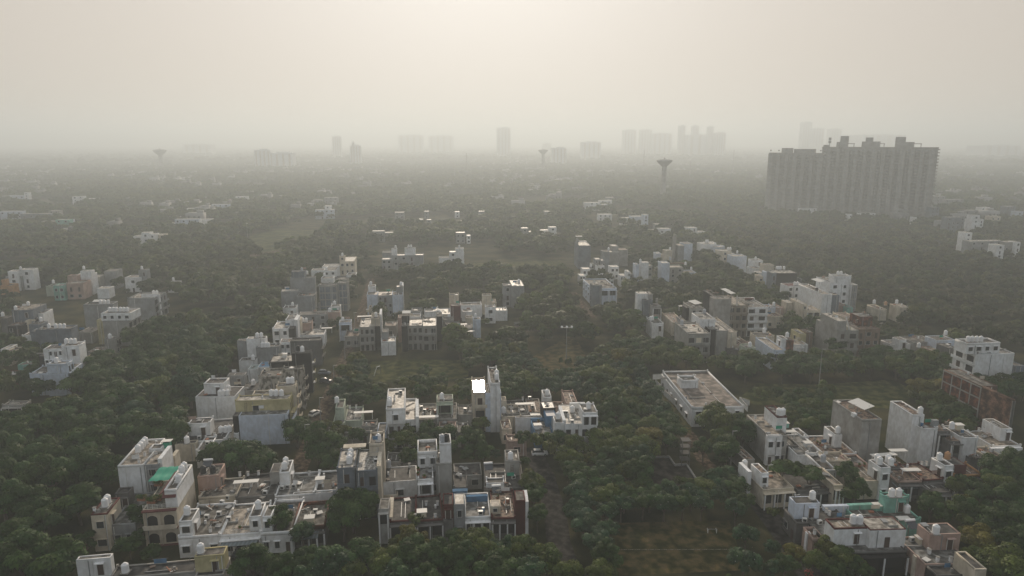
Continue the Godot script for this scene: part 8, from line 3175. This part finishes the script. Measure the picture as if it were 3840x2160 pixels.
# Small pale houses too far off to tell apart, strewn between the far trees.
func far_houses():
	var r := RandomNumberGenerator.new()
	r.seed = 99
	var n := FastNoiseLite.new()
	n.seed = 5
	n.frequency = 0.0035
	var where := []
	var tint := []
	while where.size() < 2300:
		var d := sqrt(r.randf_range(640.0 * 640.0, 4200.0 * 4200.0))
		var a := r.randf_range(-0.72, 0.72)
		var p := Vector3(sin(a) * d, 0, -cos(a) * d)
		if n.get_noise_2d(p.x, p.z) < 0.02 or (a > 0.1 and a < 0.45 and d < 1400.0):
			continue
		var s := Vector3(r.randf_range(7, 16), r.randf_range(6, 13), r.randf_range(7, 14))
		where.append(Transform3D(Basis(Vector3.UP, 0.1 + r.randf_range(-0.1, 0.1)) * Basis.from_scale(s), p + Vector3(0, s.y / 2, 0)))
		var v := r.randf_range(0.14, 0.36)
		tint.append(Color(v, v * 0.97, v * 0.94))
	var mm := MultiMesh.new()
	mm.transform_format = MultiMesh.TRANSFORM_3D
	mm.use_colors = true
	mm.mesh = house_block()
	mm.instance_count = where.size()
	for i in where.size():
		mm.set_instance_transform(i, where[i])
		mm.set_instance_color(i, tint[i])
	var o := MultiMeshInstance3D.new()
	o.name = "distant_town"
	o.multimesh = mm
	var m := mat("town", Color.WHITE, 0.9)
	m.vertex_color_use_as_albedo = true
	o.material_override = m
	tag(o, "hazy strewn roofs of the distant town between far trees", "town", "", "stuff")
	add_child(o)

# Unit block with a roof room, for the distant town.
func house_block() -> ArrayMesh:
	var s := st_begin()
	s.set_color(Color.WHITE)
	add_box(s, Vector3(0, -0.1, 0), 1.0, 0.8, 1.0)
	add_box(s, Vector3(0.25, 0.4, -0.2), 0.35, 0.2, 0.4)
	s.set_color(Color(0.25, 0.25, 0.25))
	for u in [-0.28, 0.05, 0.32]:
		add_box(s, Vector3(u, -0.05, 0.5), 0.14, 0.22, 0.02)
	return done(s)

func smoke(x: float, z: float):
	for k in 4:
		var f := FogVolume.new()
		f.name = numbered("smoke")
		f.shape = RenderingServer.FOG_VOLUME_SHAPE_ELLIPSOID
		f.size = Vector3(5.0 + k * 1.6, 13.0 + k * 3.0, 5.0 + k * 1.6)
		f.position = Vector3(x - k * 6.0 - 2.0, 5.0 + k * 7.0, z)
		f.rotation_degrees.z = 42
		var m := FogMaterial.new()
		m.density = 0.02 - k * 0.0045
		m.albedo = Color(0.95, 0.95, 0.95)
		f.material = m
		tag(f, ["dense low puff of the pale smoke plume at the foot of the apartment block", "lower middle puff of the pale smoke plume before the apartment block", "upper middle puff of the pale smoke plume before the apartment block", "thin topmost puff of the pale smoke plume before the apartment block"][k], "smoke", "smoke plume", "stuff")
		add_child(f)

# ---------------------------------------------------------------- street things
func floodlight(x: float, z: float, h: float):
	var o := thing("floodlight_mast", "tall floodlight mast with three white lamp heads over the playground", "floodlight", Vector3(x, 0, z))
	var c := CylinderMesh.new()
	c.top_radius = 0.08
	c.bottom_radius = 0.18
	c.height = h
	part(o, "pole", c, M.metal, Vector3(0, h / 2, 0))
	part(o, "cross_bar", box(4.2, 0.16, 0.2), M.metal, Vector3(0, h, 0))
	for u in [-1.7, 0.0, 1.7]:
		var l := part(o, "lamp_head", lathe([Vector2(0, -0.2), Vector2(0.36, -0.16), Vector2(0.42, 0.08), Vector2(0.2, 0.22), Vector2(0, 0.24)], 14), M.tank, Vector3(u, h + 0.3, 0.2), Vector3(70, 0, 0))
		part(l, "lens", lathe([Vector2(0.33, -0.19), Vector2(0, -0.22)], 14), M.tank)

func car(x: float, z: float, yaw: float, paint: String, label: String):
	var o := thing("parked_car", label, "car", Vector3(x, 0, z), yaw, "cars parked in the lanes")
	if not mesh_cache.has("car_body"):
		mesh_cache.car_body = car_hull([[-2.0, 0.35, 0.72, 0.72], [-1.95, 0.3, 0.86, 0.8], [-1.3, 0.28, 0.95, 0.86], [0.9, 0.28, 0.95, 0.86], [1.75, 0.3, 0.82, 0.8], [2.0, 0.36, 0.62, 0.66]])
		mesh_cache.car_cabin = car_hull([[-1.85, 0.9, 1.02, 0.74], [-1.45, 0.9, 1.46, 0.64], [0.1, 0.9, 1.5, 0.64], [0.95, 0.9, 1.0, 0.72]])
		mesh_cache.car_roof = car_hull([[-1.5, 1.44, 1.48, 0.6], [-0.7, 1.46, 1.55, 0.62], [0.15, 1.46, 1.53, 0.6]])
		var wh := CylinderMesh.new()
		wh.top_radius = 0.31
		wh.bottom_radius = 0.31
		wh.height = 0.2
		wh.radial_segments = 16
		mesh_cache.wheel = wh
	part(o, "body", mesh_cache.car_body, M[paint])
	part(o, "window", mesh_cache.car_cabin, M.glass)
	part(o, "roof", mesh_cache.car_roof, M[paint])
	for u in [-1.25, 1.25]:
		for v in [-0.78, 0.78]:
			var t := part(o, "wheel", mesh_cache.wheel, M.dark, Vector3(u, 0.31, v), Vector3(90, 0, 0))
			part(t, "rim", box(0.3, 0.22, 0.3), M.metal)
	for v in [-0.55, 0.55]:
		part(o, "headlight", box(0.08, 0.14, 0.3), M.sheet, Vector3(1.93, 0.58, v))
		part(o, "tail_light", box(0.08, 0.2, 0.2), M.maroon, Vector3(-1.95, 0.66, v))

# Sections along x: [x, bottom, top, half width].
func car_hull(sec: Array) -> ArrayMesh:
	var s := st_begin()
	var ring := func(q): return [Vector3(q[0], q[1], q[3]), Vector3(q[0], (q[1] + q[2]) / 2, q[3] * 1.03), Vector3(q[0], q[2], q[3] * 0.9), Vector3(q[0], q[2], -q[3] * 0.9), Vector3(q[0], (q[1] + q[2]) / 2, -q[3] * 1.03), Vector3(q[0], q[1], -q[3])]
	for i in sec.size() - 1:
		var a: Array = ring.call(sec[i])
		var b: Array = ring.call(sec[i + 1])
		for k in 6:
			quad(s, a[k], a[(k + 1) % 6], b[(k + 1) % 6], b[k])
	for e in [0, sec.size() - 1]:
		var a: Array = ring.call(sec[e])
		for k in range(1, 5):
			for v in ([a[0], a[k], a[k + 1]] if e > 0 else [a[0], a[k + 1], a[k]]):
				s.add_vertex(v)
	return done(s)

func swing(x: float, z: float, label: String):
	var o := thing("swing_frame", label, "swing", Vector3(x, 0, z), 20.0)
	var s := st_begin()
	bar(s, Vector3(-1.6, 0, 0), Vector3(-0.6, 3.0, 0), 0.09)
	bar(s, Vector3(-0.6, 3.0, 0), Vector3(0.5, 3.1, -0.4), 0.09)
	part(o, "bent_post", done(s), M.tank)
	var s2 := st_begin()
	bar(s2, Vector3(0.5, 3.1, -0.4), Vector3(0.9, 0, -1.2), 0.07)
	part(o, "rear_leg", done(s2), M.metal)
	part(o, "seat", box(0.5, 0.06, 0.25), M.wood, Vector3(0, 0.6, -0.2))

func goal(x: float, z: float, w: float, label: String):
	var o := thing("goal_frame", label, "goal", Vector3(x, 0, z))
	for u in [-w / 2, w / 2]:
		part(o, "post", box(0.1, 0.9, 0.1), M.pale_metal, Vector3(u, 0.45, 0))
		part(o, "stay", box(0.08, 1.0, 0.08), M.pale_metal, Vector3(u, 0.42, -0.3), Vector3(-34, 0, 0))
	part(o, "crossbar", box(w + 0.16, 0.08, 0.08), M.metal, Vector3(0, 0.9, 0))

func boundary(label: String, h: float, pts: Array):
	var o := thing("boundary_wall", label, "wall", Vector3(pts[0].x, 0, pts[0].y))
	for i in pts.size() - 1:
		var a: Vector2 = pts[i] - pts[0]
		var b: Vector2 = pts[i + 1] - pts[0]
		var m := (a + b) / 2
		part(o, "wall_panel", box(a.distance_to(b), h, 0.23), M.W if h > 1.3 else M.G, Vector3(m.x, h / 2 - 0.1 + 0.002 * i, m.y), Vector3(0, -rad_to_deg((b - a).angle()), 0))
		part(o, "coping", box(a.distance_to(b), 0.1, 0.33), M.N, Vector3(m.x, h - 0.05 + 0.002 * i, m.y), Vector3(0, -rad_to_deg((b - a).angle()), 0))

func cypress(x: float, z: float, h: float, label: String):
	var o := thing("cypress_tree", label, "tree", Vector3(x, 0, z), h * 60.0, "small cypress trees")
	part(o, "trunk", trunk_mesh(1), M.bark).scale = Vector3(0.5, h * 0.3, 0.5)
	var c := part(o, "crown", crown_mesh("crown_cone", 71, 1.0, 26, 90, 0.12), M.leaf_dark, Vector3(0, h * 0.55, 0))
	c.scale = Vector3(h * 0.2, h * 0.48, h * 0.2)

func palm(x: float, z: float, label: String):
	var o := thing("palm_tree", label, "palm", Vector3(x, 0, z), 30.0, "fan palms in the park")
	part(o, "trunk", lathe([Vector2(0.24, 0), Vector2(0.16, 2.5), Vector2(0.18, 5.0)], 8), M.bark)
	for k in 14:
		var s := st_begin()
		var up := 0.9 - 0.11 * k
		for j in 5:
			var a := -0.5 + j * 0.25
			var t0 := Vector3(0.2, 0, 0)
			var t1 := Vector3(1.2 * cos(a), 0.5 * up, 1.2 * sin(a))
			var t2 := Vector3(2.2 * cos(a), 0.5 * up - 0.7, 2.2 * sin(a))
			s.set_color(Color(0.6, 0.6, 0.55))
			for v in [t0, t1 + Vector3(0, 0, 0.14), t1 - Vector3(0, 0, 0.14), t1 + Vector3(0, 0, 0.14), t2, t1 - Vector3(0, 0, 0.14)]:
				s.add_vertex(v)
		part(o, "frond", s.commit(), M.leaf_blue, Vector3(0, 5.0 - k * 0.05, 0), Vector3(0, k * 137.5, 0))

func gate_frame(x: float, z: float, label: String):
	var o := thing("scaffold_tower", label, "scaffold tower", Vector3(x, 0, z))
	for u in [-0.9, 0.9]:
		for v in [-0.9, 0.9]:
			part(o, "leg", box(0.14, 6.5, 0.14), M.D, Vector3(u, 3.25, v))
	for y in [1.6, 3.2, 4.8, 6.4]:
		part(o, "deck_ring", box(2.1, 0.1, 2.1), M.D, Vector3(0, y, 0))

func red_shrub(x: float, z: float, label: String):
	var o := thing("flowering_bush", label, "bush", Vector3(x, 0, z))
	part(o, "stem", box(0.08, 0.6, 0.08), M.bark, Vector3(0, 0.3, 0))
	part(o, "foliage", bush_mesh(2, 0.9), M.leaf_dark, Vector3(0, 1.0, 0))
	part(o, "blossom", bush_mesh(1, 0.95), mat("red_petal", lin(0.45, 0.06, 0.05), 0.7), Vector3(0, 1.1, 0))
